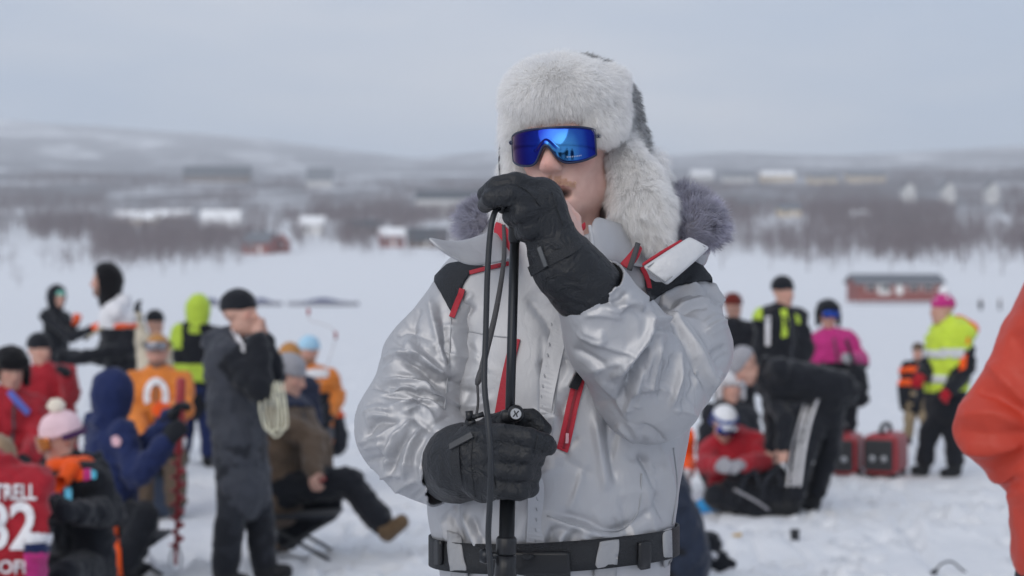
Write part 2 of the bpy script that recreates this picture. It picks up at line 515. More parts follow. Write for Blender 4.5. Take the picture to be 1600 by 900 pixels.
gq = np.concatenate([gq, np.stack([np.full(na // 2, na * nr), (np.arange(0, na - 1, 2)) * nr, (np.arange(1, na, 2)) * nr, ((np.arange(2, na + 1, 2)) % na) * nr], 1)])
gq = gq[:, ::-1]

def snow_nodes(nt, b, tc):
    L = nt.links.new; N = nt.nodes.new
    geo = N('ShaderNodeNewGeometry')
    sep = N('ShaderNodeSeparateXYZ'); L(geo.outputs['Position'], sep.inputs[0])
    # far woods too small to tell apart: bare birch scrub by patches, thinner towards the fell tops
    mp = N('ShaderNodeMapping'); mp.inputs['Scale'].default_value = (0.8, 0.5, 2.5); L(geo.outputs['Position'], mp.inputs['Vector'])
    n1 = N('ShaderNodeTexNoise'); n1.inputs['Scale'].default_value = 0.011; n1.inputs['Detail'].default_value = 8; n1.inputs['Roughness'].default_value = 0.68
    L(mp.outputs[0], n1.inputs['Vector'])
    r1 = N('ShaderNodeValToRGB'); r1.color_ramp.elements[0].position = 0.33; r1.color_ramp.elements[1].position = 0.51
    L(n1.outputs['Fac'], r1.inputs['Fac'])
    hz = N('ShaderNodeMapRange'); hz.inputs['From Min'].default_value = 14; hz.inputs['From Max'].default_value = 60
    L(sep.outputs['Z'], hz.inputs['Value'])
    top = N('ShaderNodeMapRange'); top.inputs['From Min'].default_value = 150; top.inputs['From Max'].default_value = 300
    top.inputs['To Min'].default_value = 1.0; top.inputs['To Max'].default_value = 0.5
    L(sep.outputs['Z'], top.inputs['Value'])
    m1 = N('ShaderNodeMath'); m1.operation = 'MULTIPLY'; L(r1.outputs['Color'], m1.inputs[0]); L(hz.outputs[0], m1.inputs[1])
    m2 = N('ShaderNodeMath'); m2.operation = 'MULTIPLY'; L(m1.outputs[0], m2.inputs[0]); L(top.outputs[0], m2.inputs[1])
    m3 = N('ShaderNodeMath'); m3.operation = 'MULTIPLY'; L(m2.outputs[0], m3.inputs[0]); m3.inputs[1].default_value = 0.92
    # wind crust and trodden snow
    n2 = N('ShaderNodeTexNoise'); n2.inputs['Scale'].default_value = 1.7; n2.inputs['Detail'].default_value = 6
    L(geo.outputs['Position'], n2.inputs['Vector'])
    sn = N('ShaderNodeMix'); sn.data_type = 'RGBA'
    sn.inputs['A'].default_value = (0.70, 0.72, 0.76, 1); sn.inputs['B'].default_value = (0.81, 0.82, 0.84, 1)
    L(n2.outputs['Fac'], sn.inputs['Factor'])
    fin = N('ShaderNodeMix'); fin.data_type = 'RGBA'; fin.inputs['B'].default_value = (0.095, 0.082, 0.09, 1)
    L(sn.outputs['Result'], fin.inputs['A']); L(m3.outputs[0], fin.inputs['Factor'])
    L(fin.outputs['Result'], b.inputs['Base Color'])
    n3 = N('ShaderNodeTexNoise'); n3.inputs['Scale'].default_value = 9; n3.inputs['Detail'].default_value = 8; n3.inputs['Roughness'].default_value = 0.65
    L(geo.outputs['Position'], n3.inputs['Vector'])
    bp = N('ShaderNodeBump'); bp.inputs['Strength'].default_value = 0.55; bp.inputs['Distance'].default_value = 0.05
    L(n3.outputs['Fac'], bp.inputs['Height']); L(bp.outputs['Normal'], b.inputs['Normal'])
MAT_SNOW = mat('snow', (0.82, 0.83, 0.86), 0.75, spec=0.25, build=snow_nodes)
tag(obj('ground', gv, gq, MAT_SNOW), kind='structure')

def on_terrain(px, py):
    """where the sight line through a photo pixel meets the far slope"""
    D = np.linspace(240, 4200, 8000)
    x = (px - CX) / FPX * D
    z = terrain(x, D); ray = CAMZ - (py - HY) / FPX * D
    k = np.argmax(z >= ray)
    return V([x[k], D[k], z[k]])

# ------------------------------------------------------------------ air
hb = MB().box((0, 1200, 160), (15200, 15600, 340))
MAT_HAZE = bpy.data.materials.new('haze'); MAT_HAZE.use_nodes = True
hn = MAT_HAZE.node_tree; hn.nodes.clear()
ho = hn.nodes.new('ShaderNodeOutputMaterial'); hv = hn.nodes.new('ShaderNodeVolumePrincipled')
hv.inputs['Color'].default_value = (0.90, 0.95, 1.0, 1); hv.inputs['Density'].default_value = 0.00024; hv.inputs['Anisotropy'].default_value = 0.2
hn.links.new(hv.outputs['Volume'], ho.inputs['Volume'])
tag(hb.build('haze', MAT_HAZE), 'thin pale winter haze in the air over the lake and hills', 'haze', kind='stuff')

# ------------------------------------------------------------------ bare birch woods on the slopes
MAT_BARK = mat('birch_bark', (0.20, 0.175, 0.17), 0.9, var=0.35, vscale=3)
MAT_TWIG = mat('birch_twigs', (0.19, 0.150, 0.158), 0.95, var=0.3, vscale=2)
def tree_template(seed, nb=16, ntw=34, h=6.0, fat=1.0):
    """bare tree as thin three-sided spikes: trunk, limbs, twigs; returns verts, tris, part index"""
    r = np.random.default_rng(seed); v, f, m = [], [], []
    def spike(a, b, w, part, sides=3):
        a = V(a, float); b = V(b, float); d = nrm(b - a); w = w * fat; u = nrm(np.cross(d, [0.3, 0.9, 0.2])); k = np.cross(d, u); s = len(v)
        for j in range(sides):
            th = 2 * math.pi * j / sides; v.append(a + w * (math.cos(th) * u + math.sin(th) * k))
        v.append(b)
        for j in range(sides): f.append((s + j, s + (j + 1) % sides, s + sides)); m.append(part)
    lean = r.normal(0, 0.25, 2)
    spike((0, 0, -0.3), (lean[0], lean[1], h), 0.11 * h / 6, 0)
    for i in range(nb):
        t = r.uniform(0.18, 0.92); a = V([lean[0] * t, lean[1] * t, h * t]); th = r.uniform(0, 2 * math.pi)
        ln = h * (0.38 * (1 - t) + 0.12) * r.uniform(0.7, 1.2); up = r.uniform(0.5, 1.0)
        b = a + V([math.cos(th) * ln, math.sin(th) * ln, up * ln])
        spike(a, b, 0.04 * h / 6, 1)
        for j in range(max(1, ntw // nb)):
            q = r.uniform(0.3, 0.95); c = a + (b - a) * q; d = nrm(b - a + r.normal(0, 0.9, 3)); l2 = ln * r.uniform(0.3, 0.6)
            spike(c, c + d * l2, 0.022 * h / 6, 1)
    return V(v), V(f), V(m)
TEMPL = [tree_template(s, 13, 40)[:2] for s in range(6)]
TEMPL_FAR = [tree_template(s, 8, 16, fat=2.7)[:2] for s in range(6)]
rt = np.random.default_rng(5)
CLEAR = [(345, 352, 48, 20), (215, 345, 70, 13), (270, 340, 45, 14), (440, 318, 50, 22), (60, 395, 95, 22), (505, 398, 40, 22), (690, 320, 60, 20), (700, 362, 55, 15),
         (1180, 280, 120, 14), (1310, 280, 90, 12), (430, 392, 45, 18), (610, 385, 30, 14), (1420, 312, 16, 12), (1480, 312, 16, 12), (1550, 312, 16, 12), (340, 285, 60, 12),
         (1240, 345, 24, 10), (560, 415, 160, 16), (1120, 412, 130, 16), (490, 362, 28, 14), (500, 290, 24, 10), (130, 440, 200, 14), (120, 300, 40, 10), (560, 300, 50, 9)]
BASE_LOW = lambda px: np.interp(px, [0, 150, 300, 450, 640, 760, 1060, 1200, 1350, 1600], [402, 414, 408, 402, 396, 400, 414, 410, 406, 410])
nc = 60000
cpx = rt.uniform(-260, 1860, nc); cD = np.exp(rt.uniform(math.log(340), math.log(1900), nc))
cx_ = (cpx - CX) / FPX * cD; cz = terrain(cx_, cD); cpy = HY - (cz - CAMZ) / cD * FPX
ok = cpy < BASE_LOW(cpx) + rt.normal(0, 7, nc)
for a, b, w, h_ in CLEAR:
    ok &= ((cpx - a) / w) ** 2 + ((cpy - b) / h_) ** 2 > rt.uniform(0.6, 1.25, nc)
dens = 0.72 + 0.8 * vnoise(np.stack([cpx / 110.0, cpy / 24.0], -1), 8) + 0.35 * vnoise(np.stack([cpx / 30.0, cpy / 9.0], -1), 9)
ok &= rt.uniform(0, 1, nc) < dens
idx = np.nonzero(ok)[0][:15500]
wv, wf = [], []; nv = 0
for n_, i in enumerate(idx):
    D = cD[i]; tv, tf = (TEMPL if D < 620 else TEMPL_FAR)[n_ % 6]
    s = rt.uniform(0.75, 1.4); a = rt.uniform(0, 6.28); c, sn = math.cos(a) * s, math.sin(a) * s
    wv.append(tv @ V([[c, sn, 0], [-sn, c, 0], [0, 0, s]]) + V([cx_[i], D, cz[i]])); wf.append(tf + nv); nv += len(tv)
print('trees', len(idx), 'tris', sum(map(len, wf)))
wv = np.concatenate(wv); wf = np.concatenate(wf)
tag(obj('birch_wood', wv, wf, MAT_TWIG, smooth=False), 'bare grey brown birch woods covering the slopes beyond the lake', 'woods', kind='stuff')

# single birches one can pick out along the shore
spots = [(70, 418, 6.5), (112, 424, 7.5), (150, 428, 6), (176, 436, 8.5), (196, 428, 6.2), (236, 420, 5.4), (255, 430, 7.4), (288, 428, 6.8), (306, 420, 5.2), (344, 424, 5.8), (1090, 424, 6.5), (1128, 420, 7.2), (1204, 420, 6.2),
         (1262, 424, 6.8), (1300, 426, 5.4), (1392, 424, 8), (1425, 421, 6.4), (1505, 424, 7.6), (1536, 428, 6.0), (1566, 430, 9), (20, 426, 6.4), (30, 450, 4.2)]
protos = []
for s in range(4):
    tv, tf, tm = tree_template(40 + s, 22, 88)
    def part_mesh(nm, part, m_):
        f_ = tf[tm == part]; u_, inv = np.unique(f_, return_inverse=True)
        return mesh_data(nm, tv[u_], inv.reshape(f_.shape), False, m_)
    protos.append((part_mesh('trunk', 0, MAT_BARK), part_mesh('crown', 1, MAT_TWIG)))
for i, (px, py, hh) in enumerate(spots):
    p = on_terrain(px, py); e = empty('birch_tree', p, i * 1.3)
    side = 'left' if px < 600 else 'right'
    tag(e, 'bare leafless birch standing on the snowy shore to the %s of the singer' % side, 'tree', 'bare birches along the %s shore' % side)
    e.scale = (hh / 6,) * 3
    for me in protos[i % 4]:
        c = bpy.data.objects.new(me.name, me); COL.objects.link(c); c.parent = e

# ------------------------------------------------------------------ houses
MAT_RED = mat('red_boards', (0.25, 0.085, 0.075), 0.8, var=0.2, vscale=2)
MAT_WHITEW = mat('white_boards', (0.60, 0.60, 0.60), 0.8, var=0.08, vscale=2)
MAT_CREAM = mat('cream_boards', (0.55, 0.46, 0.34), 0.8, var=0.1)
MAT_BROWNW = mat('brown_boards', (0.13, 0.085, 0.06), 0.8, var=0.2)
MAT_DARKROOF = mat('dark_roof', (0.055, 0.06, 0.07), 0.7, var=0.2)
MAT_GREYROOF = mat('grey_roof', (0.14, 0.15, 0.17), 0.7, var=0.2)
MAT_SNOWROOF = mat('snow_roof', (0.84, 0.85, 0.87), 0.8, var=0.03)
MAT_PANE = mat('dark_pane', (0.03, 0.035, 0.045), 0.15)
MAT_TRIM = mat('white_trim', (0.78, 0.78, 0.77), 0.7)
def house(px, py, wpx, hpx, rpx, wall, roof, label, yaw=0.0, depth=7.0, gable_front=False, wins=3, door=True, chim=True, group=None, D=None):
    p = on_terrain(px, py) if D is None else P(px, py, D)
    k = p[1] / FPX; w, hw, hr = wpx * k, hpx * k, rpx * k
    e = empty('house', p, yaw); tag(e, label, 'house', group)
    if gable_front: w, depth_ = w, depth
    else: depth_ = depth
    W, Dp = w / 2, depth_ / 2
    T = lambda vs: V(vs, float) @ rotz(yaw).T + p
    m = MB(); z0 = -1.0
    if gable_front:
        vs = [(-W, -Dp, z0), (W, -Dp, z0), (W, Dp, z0), (-W, Dp, z0), (-W, -Dp, hw), (W, -Dp, hw), (W, Dp, hw), (-W, Dp, hw), (0, -Dp, hw + hr), (0, Dp, hw + hr)]
        fs = [(0, 1, 5, 8, 4), (2, 3, 7, 9, 6), (1, 2, 6, 5), (3, 0, 4, 7)]
        ra = [((-W - 0.4, -Dp - 0.4, hw - 0.4 * hr / W), (0, -Dp - 0.4, hw + hr), (0, Dp + 0.4, hw + hr), (-W - 0.4, Dp + 0.4, hw - 0.4 * hr / W)),
              ((0, -Dp - 0.4, hw + hr), (W + 0.4, -Dp - 0.4, hw - 0.4 * hr / W), (W + 0.4, Dp + 0.4, hw - 0.4 * hr / W), (0, Dp + 0.4, hw + hr))]
    else:
        vs = [(-W, -Dp, z0), (W, -Dp, z0), (W, Dp, z0), (-W, Dp, z0), (-W, -Dp, hw), (W, -Dp, hw), (W, Dp, hw), (-W, Dp, hw), (-W, 0, hw + hr), (W, 0, hw + hr)]
        fs = [(0, 1, 5, 4), (2, 3, 7, 6), (1, 2, 6, 9, 5), (3, 0, 4, 8, 7)]
        ra = [((-W - 0.4, -Dp - 0.5, hw - 0.5 * hr / Dp), (W + 0.4, -Dp - 0.5, hw - 0.5 * hr / Dp), (W + 0.4, 0, hw + hr), (-W - 0.4, 0, hw + hr)),
              ((-W - 0.4, 0, hw + hr), (W + 0.4, 0, hw + hr), (W + 0.4, Dp + 0.5, hw - 0.5 * hr / Dp), (-W - 0.4, Dp + 0.5, hw - 0.5 * hr / Dp))]
    m.add(T(vs), fs); m.build('wall', wall, e)
    r = MB()
    for q in ra:
        q = V(q); t = V([0, 0, 0.28]); r.add(T(np.concatenate([q + 0.02, q + t + 0.02])), [(3, 2, 1, 0), (4, 5, 6, 7), (0, 1, 5, 4), (1, 2, 6, 5), (2, 3, 7, 6), (3, 0, 4, 7)])
    ro = r.build('roof', roof, e)
    if chim:
        MB().box(T([(0.25 * W, 0.2, hw + hr + 0.25)])[0], (0.7, 0.7, 1.5), rotz(yaw)).build('chimney', MAT_GREYROOF, ro)
    ww, wh = min(1.2, w / (wins * 2 + 1.0)), min(1.3, hw * 0.42)
    xs = np.linspace(-W, W, wins + 2)[1:-1]
    for i, x in enumerate(xs):
        if door and i == wins // 2:
            d = MB().box(T([(x, -Dp - 0.03, min(1.0, hw * 0.4))])[0], (min(1.0, ww), 0.08, min(2.0, hw * 0.8)), rotz(yaw)).build('door', MAT_TRIM, e)
            continue
        c = T([(x, -Dp - 0.03, hw * 0.55)])[0]
        wd = MB().box(c, (ww * 1.25, 0.08, wh * 1.2), rotz(yaw)).build('window', MAT_TRIM, e)
        MB().box(T([(x, -Dp - 0.09, hw * 0.55)])[0], (ww, 0.06, wh), rotz(yaw)).build('pane', MAT_PANE, wd)
    return e
bh = house(1397, 460, 134, 18, 11, MAT_RED, MAT_GREYROOF, 'long low red boathouse with dark roof on the far lake shore', yaw=0.05, depth=6, wins=5, chim=False, D=262)
_p = V(bh.location); MB().box(_p + rotz(0.05) @ V([0, -3.03, 1.5]), (12.0, 0.05, 0.22), rotz(0.05)).build('white_fascia', MAT_TRIM, bh)
MB().box(_p + rotz(0.05) @ V([-2.2, -3.06, 0.75]), (1.7, 0.05, 1.5), rotz(0.05)).build('double_door', MAT_TRIM, bh)
house(408, 396, 44, 17, 15, MAT_RED, MAT_GREYROOF, 'red timber house low on the slope above the man in the black beanie', yaw=-0.3, depth=8, wins=2)
house(442, 394, 20, 20, 10, MAT_RED, MAT_SNOWROOF, 'small red annexe with snowy roof beside the red timber house', depth=6, gable_front=True, wins=1, door=False, chim=False)
house(345, 364, 58, 9, 26, MAT_BROWNW, MAT_SNOWROOF, 'house with a big steep snow covered roof among the left birches', yaw=0.1, depth=11, wins=3)
house(213, 352, 62, 9, 13, MAT_CREAM, MAT_SNOWROOF, 'low house with flat snowy roof at the left among birches', depth=10, wins=3)
house(272, 347, 54, 8, 11, MAT_BROWNW, MAT_SNOWROOF, 'brown house with snowy roof next to the big steep snowy roof', depth=9, wins=3)
house(340, 284, 104, 9, 15, MAT_BROWNW, MAT_DARKROOF, 'long dark roofed building high on the left hillside', depth=16, wins=6)
house(500, 292, 40, 10, 20, MAT_WHITEW, MAT_GREYROOF, 'house with a pointed grey roof high up left of the singer', depth=14, wins=2)
house(705, 338, 108, 26, 14, MAT_WHITEW, MAT_DARKROOF, 'wide white building with dark roof just left of the singer', depth=16, wins=7)
house(612, 386, 36, 18, 11, MAT_RED, MAT_SNOWROOF, 'dull red house with white windows left of the fur hood', yaw=0.2, depth=7, wins=3)
house(488, 366, 38, 15, 12, MAT_WHITEW, MAT_SNOWROOF, 'white house with snowy roof between the left birches', depth=8, wins=2)
house(668, 386, 60, 10, 18, MAT_BROWNW, MAT_DARKROOF, 'brown cottage with dark roof beside the dull red house', depth=9, wins=3)
house(568, 366, 56, 8, 13, MAT_BROWNW, MAT_DARKROOF, 'low brown cabin with dark roof above the dull red house', depth=9, wins=3)
for px, t in ((1418, 'leftmost'), (1480, 'middle'), (1548, 'rightmost')):
    house(px, 318, 17, 24, 9, MAT_WHITEW, MAT_DARKROOF, 'white gabled house on the right hillside, %s of the row of three' % t, depth=12, gable_front=True, wins=1, door=False, group='white gabled houses on the right hillside')
for px, py_, w, t in ((1096, 283, 34, 'nearest the ear flap'), (1152, 286, 46, 'second from the ear flap'), (1214, 284, 52, 'third from the ear flap'), (1284, 287, 44, 'second from the right of its row'), (1352, 285, 60, 'right end of its row')):
    house(px, py_, w, 9, 8, (MAT_WHITEW, MAT_CREAM)[w % 4 == 0], (MAT_SNOWROOF, MAT_GREYROOF)[w in (46, 44, 60)], 'long pale block on the right slope, ' + t, depth=18, wins=8, chim=False, group='long pale blocks on the right slope')
house(1342, 352, 26, 13, 9, MAT_WHITEW, MAT_SNOWROOF, 'single white cottage among brown birches above the red boathouse', depth=8, wins=2)
house(1232, 338, 34, 10, 9, MAT_CREAM, MAT_GREYROOF, 'cream cottage with grey roof halfway up the right slope', depth=9, wins=2)
house(1165, 330, 26, 9, 8, MAT_WHITEW, MAT_GREYROOF, 'small white cottage with grey roof right of the fur ruff', depth=9, wins=2)

# ------------------------------------------------------------------ people: heads, hands, fur
def skin_nodes(nt, b, tc):
    at = nt.nodes.new('ShaderNodeVertexColor'); at.layer_name = 'skin'
    n = nt.nodes.new('ShaderNodeTexNoise'); n.inputs['Scale'].default_value = 60; n.inputs['Detail'].default_value = 5
    nt.links.new(tc.outputs['Object'], n.inputs['Vector'])
    mx = nt.nodes.new('ShaderNodeMix'); mx.data_type = 'RGBA'; mx.blend_type = 'MULTIPLY'; mx.inputs['Factor'].default_value = 0.35
    rp = nt.nodes.new('ShaderNodeValToRGB'); rp.color_ramp.elements[0].color = (0.75, 0.6, 0.6, 1); rp.color_ramp.elements[1].color = (1, 1, 1, 1)
    rp.color_ramp.elements[0].position = 0.3; rp.color_ramp.elements[1].position = 0.65
    nt.links.new(n.outputs['Fac'], rp.inputs['Fac'])
    nt.links.new(at.outputs['Color'], mx.inputs['A']); nt.links.new(rp.outputs['Color'], mx.inputs['B'])
    nt.links.new(mx.outputs['Result'], b.inputs['Base Color'])
    n2 = nt.nodes.new('ShaderNodeTexNoise'); n2.inputs['Scale'].default_value = 420; n2.inputs['Detail'].default_value = 3
    nt.links.new(tc.outputs['Object'], n2.inputs['Vector'])
    bp = nt.nodes.new('ShaderNodeBump'); bp.inputs['Strength'].default_value = 0.12; bp.inputs['Distance'].default_value = 0.002
    nt.links.new(n2.outputs['Fac'], bp.inputs['Height']); nt.links.new(bp.outputs['Normal'], b.inputs['Normal'])
MAT_SKIN = mat('skin', (0.6, 0.38, 0.31), 0.48, sss=0.12, spec=0.35, build=skin_nodes)

def head_sdf(p, C, F, s=1.0, mouth=0.0, ears=True):
    """C head centre, F columns right / forward / up"""
    q = (p - C) @ F / s
    d = d_ell(q, (0, -0.016, 0.034), (0.077, 0.096, 0.088))
    d = smin(d, d_ell(q, (0, 0.022, -0.045), (0.060, 0.070, 0.078)), 0.03)
    d = smin(d, d_cap(q, (-0.045, 0.0, -0.07), (0, 0.062, -0.103), 0.022, 0.02), 0.03)
    d = smin(d, d_cap(q, (0.045, 0.0, -0.07), (0, 0.062, -0.103), 0.022, 0.02), 0.03)
    d = smin(d, d_cap(q, (-0.034, 0.076, 0.027), (0.034, 0.076, 0.027), 0.013, 0.013), 0.02)
    for sx in (-1, 1):
        d = smin(d, d_ell(q, (sx * 0.036, 0.062, -0.022), (0.024, 0.022, 0.02)), 0.02)
        d = smax(d, -d_ell(q, (sx * 0.031, 0.098, 0.006), (0.015, 0.012, 0.010)), 0.012)
        d = smin(d, d_ell(q, (sx * 0.030, 0.079, 0.005), (0.012, 0.010, 0.009)), 0.004)
        d = smin(d, d_ell(q, (sx * 0.011, 0.101, -0.036), (0.0085, 0.010, 0.008)), 0.008)
        if ears: d = smin(d, d_ell(q, (sx * 0.078, -0.012, -0.006), (0.010, 0.019, 0.031)), 0.008)
    d = smin(d, d_cap(q, (0, 0.090, 0.016), (0, 0.113, -0.030), 0.0075, 0.0115), 0.016)
    d = smin(d, d_cap(q, (-0.018, 0.085, -0.066), (0.018, 0.085, -0.066), 0.0065, 0.0065), 0.01)
    d = smin(d, d_cap(q, (-0.015, 0.084, -0.082 - mouth), (0.015, 0.084, -0.082 - mouth), 0.007, 0.007), 0.01)
    if mouth: d = smax(d, -d_ell(q, (-0.006, 0.092, -0.073 - mouth * 0.4), (0.027, 0.026, 0.004 + mouth * 0.6)), 0.004)
    return d * s
def skin_colours(o, C, F, s, tone, mouth=0.0, beard=None, eyes=True):
    me = o.data; v = np.zeros(len(me.vertices) * 3, np.float32); me.vertices.foreach_get('co', v); v = v.reshape(-1, 3)
    q = (v - C) @ F / s
    col = np.tile(V([*tone, 1.0]), (len(v), 1))
    def blob(c, r, rgb, k):
        w = np.clip(1.3 - np.sqrt((((q - V(c)) / V(r)) ** 2).sum(1)), 0, 1) * k
        col[:, :3] = col[:, :3] * (1 - w[:, None]) + V(rgb) * w[:, None]
    red = V(tone) * V([1.0, 0.72, 0.70])
    for sx in (-1, 1): blob((sx * 0.04, 0.07, -0.02), (0.025, 0.03, 0.022), red, 0.7)
    blob((0, 0.11, -0.03), (0.016, 0.02, 0.014), red, 0.8)
    for z in (-0.065, -0.083 - mouth): blob((0, 0.09, z), (0.024, 0.014, 0.007), (0.36, 0.13, 0.12), 0.8)
    if mouth: blob((-0.006, 0.068, -0.073 - mouth * 0.4), (0.026, 0.014, 0.007 + mouth * 0.4), (0.02, 0.008, 0.008), 1.0)
    if eyes:
        for sx in (-1, 1):
            blob((sx * 0.031, 0.09, 0.006), (0.010, 0.01, 0.0045), (0.05, 0.04, 0.04), 0.9)
            blob((sx * 0.033, 0.09, 0.026), (0.018, 0.02, 0.005), (0.10, 0.06, 0.04), 0.8)
    if beard is not None:
        w = np.clip((-0.045 - q[:, 2]) * 60, 0, 1) * np.clip((q[:, 2] + 0.14) * 60, 0, 1) * np.clip((q[:, 1] + 0.0) * 40, 0, 1) * 0.75
        col[:, :3] = col[:, :3] * (1 - w[:, None]) + V(beard) * w[:, None]
    a = me.color_attributes.new('skin', 'FLOAT_COLOR', 'POINT'); a.data.foreach_set('color', col.astype(np.float32).ravel())
def fur(name, v, q, n, length, flow, m, parent=None, lift=0.6, width=0.0009, clump=0.012, rng=None, mask=None, curl=0.25, tuftk=0.55):
    """tapered strands rooted all over a surface, gathered in tufts"""
    rng = rng or RNG
    a = np.cross(v[q[:, 2]] - v[q[:, 0]], v[q[:, 3]] - v[q[:, 1]]); ar = np.linalg.norm(a, axis=1)
    c = v[q].mean(1)
    if mask is not None: ar = ar * mask(c, nrm(a))
    f = rng.choice(len(q), n, p=ar / ar.sum())
    s, t = rng.random((2, n))[:, :, None]
    p = (v[q[f, 0]] * (1 - s) + v[q[f, 1]] * s) * (1 - t) + (v[q[f, 3]] * (1 - s) + v[q[f, 2]] * s) * t
    N = nrm(a[f]); fl = flow(p) if callable(flow) else np.tile(V(flow, float), (n, 1))
    fl = fl - N * (fl * N).sum(1, keepdims=True)
    tuft = np.stack([vnoise(p / clump, k) for k in (1, 2, 3)], 1) + 0.6 * np.stack([vnoise(p / clump / 3, k) for k in (4, 5, 6)], 1)
    d = nrm(N * lift + fl + tuft * tuftk + rng.normal(0, 0.16, (n, 3)))
    L = length * rng.uniform(0.55, 1.15, n)[:, None] * (1 + 0.25 * vnoise(p / (clump * 2.5), 8)[:, None])
    mid = p + d * L * 0.5
    d2 = nrm(d + (fl * 0.5 - V([0, 0, 0.3])) * curl * 2 + rng.normal(0, 0.12, (n, 3)))
    tip = mid + d2 * L * 0.5
    side = nrm(np.cross(d, rng.normal(0, 1, (n, 3)))) * width / 2
    root = p - N * 0.002
    vs = np.stack([root - side, root + side, mid - side * 0.8, mid + side * 0.8, tip], 1).reshape(-1, 3)
    b = (np.arange(n) * 5)[:, None]
    tr = np.concatenate([b + V([0, 1, 3]), b + V([0, 3, 2]), b + V([2, 3, 4])])
    o = obj(name, vs, tr, m, parent); o['kind'] = 'stuff'
    return o
def hand_prims(W, d, palm_n, side, s=1.0, curl=0.5, r=0.0105, spread=1.0):
    """W wrist, d along the hand, palm_n out of the palm, side +1 / -1 = which side the thumb leaves; returns a distance function"""
    d = nrm(d); palm_n = nrm(V(palm_n) - d * float(V(palm_n) @ d)); x = np.cross(d, palm_n) * side
    caps = []
    Pm = W + d * 0.055 * s
    for i, (off, ln) in enumerate(((0.034, 0.072), (0.012, 0.08), (-0.011, 0.074), (-0.032, 0.058))):
        a = W + d * 0.088 * s + x * off * s * spread; seg = ln * s / 3
        q1 = a + nrm(d * math.cos(curl * 0.6) + palm_n * math.sin(curl * 0.6)) * seg * 1.15
        q2 = q1 + nrm(d * math.cos(curl * 1.5) + palm_n * math.sin(curl * 1.5)) * seg
        q3 = q2 + nrm(d * math.cos(curl * 2.3) + palm_n * math.sin(curl * 2.3)) * seg * 0.85
        caps += [(W + d * 0.04 * s + x * off * 0.7 * s, a, r * 1.1 * s, r * s), (a, q1, r * s, r * s * 0.95), (q1, q2, r * s * 0.95, r * s * 0.9), (q2, q3, r * s * 0.9, r * s * 0.8)]
    tb = W + d * 0.03 * s + x * 0.03 * s; t1 = tb + nrm(d * 0.7 + x * 0.6 + palm_n * 0.4) * 0.042 * s; t2 = t1 + nrm(d * 0.9 + x * 0.1 + palm_n * 0.45) * 0.034 * s
    caps += [(W + d * 0.015 * s, tb, r * 1.5 * s, r * 1.35 * s), (tb, t1, r * 1.3 * s, r * 1.05 * s), (t1, t2, r * 1.05 * s, r * 0.85 * s)]
    Mx = np.stack([x, d, palm_n], 1)
    def fn(p):
        o = d_ell(p, Pm, (0.043 * s, 0.055 * s, 0.019 * s + r * 0.4), Mx)
        for c in caps: o = smin(o, d_cap(p, *c), 0.006)
        return o
    pts = V([c[0] for c in caps] + [c[1] for c in caps])
    return fn, pts
def near(p, pts, m, fn, out, k=0.01):
    """blend fn into out, evaluated only where it can matter"""
    lo, hi = bounds(pts, m)
    ix = np.nonzero(((p > lo) & (p < hi)).all(1))[0]
    if len(ix): out[ix] = smin(out[ix], fn(p[ix]), k)
    return out

# ------------------------------------------------------------------ people of the crowd
def ev(p, prims):
    d = None
    for pr in prims:
        if pr[0] == 'c': x = d_cap(p, *pr[1:5]); k = pr[5]
        elif pr[0] == 'f': x = d_flat(p, *pr[1:7]); k = pr[7]
        else: x = d_ell(p, *pr[1:4]); k = pr[4]
        d = x if d is None else smin(d, x, k)
    return d
def prim_bounds(prims, m=0.03):
    lo, hi = V([9e9] * 3), V([-9e9] * 3)
    for pr in prims:
        if pr[0] in 'cf': r = max(pr[3], pr[4]); ps = [V(pr[1]), V(pr[2])]
        else: r = max(pr[2]); ps = [V(pr[1])]
        for q in ps: lo = np.minimum(lo, q - r); hi = np.maximum(hi, q + r)
    return lo - m, hi + m
def cloth_folds(seed, amp):
    return lambda v: amp * ((1 - np.abs(fbm(v * V([7, 7, 11]), 2, seed))) ** 2 - 0.6) + amp * 0.5 * vnoise(v * 30, seed + 3)
def piece(name, prims, h, m, parent, seed=0, amp=0.0, cut=None, sub=0):
    lo, hi = prim_bounds(prims)
    fn = (lambda p: ev(p, prims)) if cut is None else (lambda p: cut(p, ev(p, prims)))
    return sdf_obj(name, fn, lo, hi, h, m, parent, 2, sub, cloth_folds(seed, amp) if amp else None)
def copy_faces(src, pred, name, m, lift=0.006, parent=None, thick=0.004):
    """a band, stripe or patch sewn on a garment: the garment's own faces there, lifted and thickened"""
    me = src.data; n = len(me.vertices); v = np.zeros(n * 3, np.float32); me.vertices.foreach_get('co', v); v = v.reshape(-1, 3).astype(float)
    nn = np.zeros(n * 3, np.float32); me.vertices.foreach_get('normal', nn); nn = nn.reshape(-1, 3)
    q = np.zeros(len(me.polygons) * 4, np.int32); me.polygons.foreach_get('vertices', q); q = q.reshape(-1, 4)
    keep = q[pred(v[q].mean(1), nn[q].mean(1))]
    if len(keep) == 0: print('EMPTY', name); return None
    u, inv = np.unique(keep, return_inverse=True)
    o = obj(name, v[u] + nn[u] * lift, inv.reshape(keep.shape), m, parent or src); solid(o, thick, 0)
    return o
NP = 0
TONE = (0.56, 0.34, 0.27)
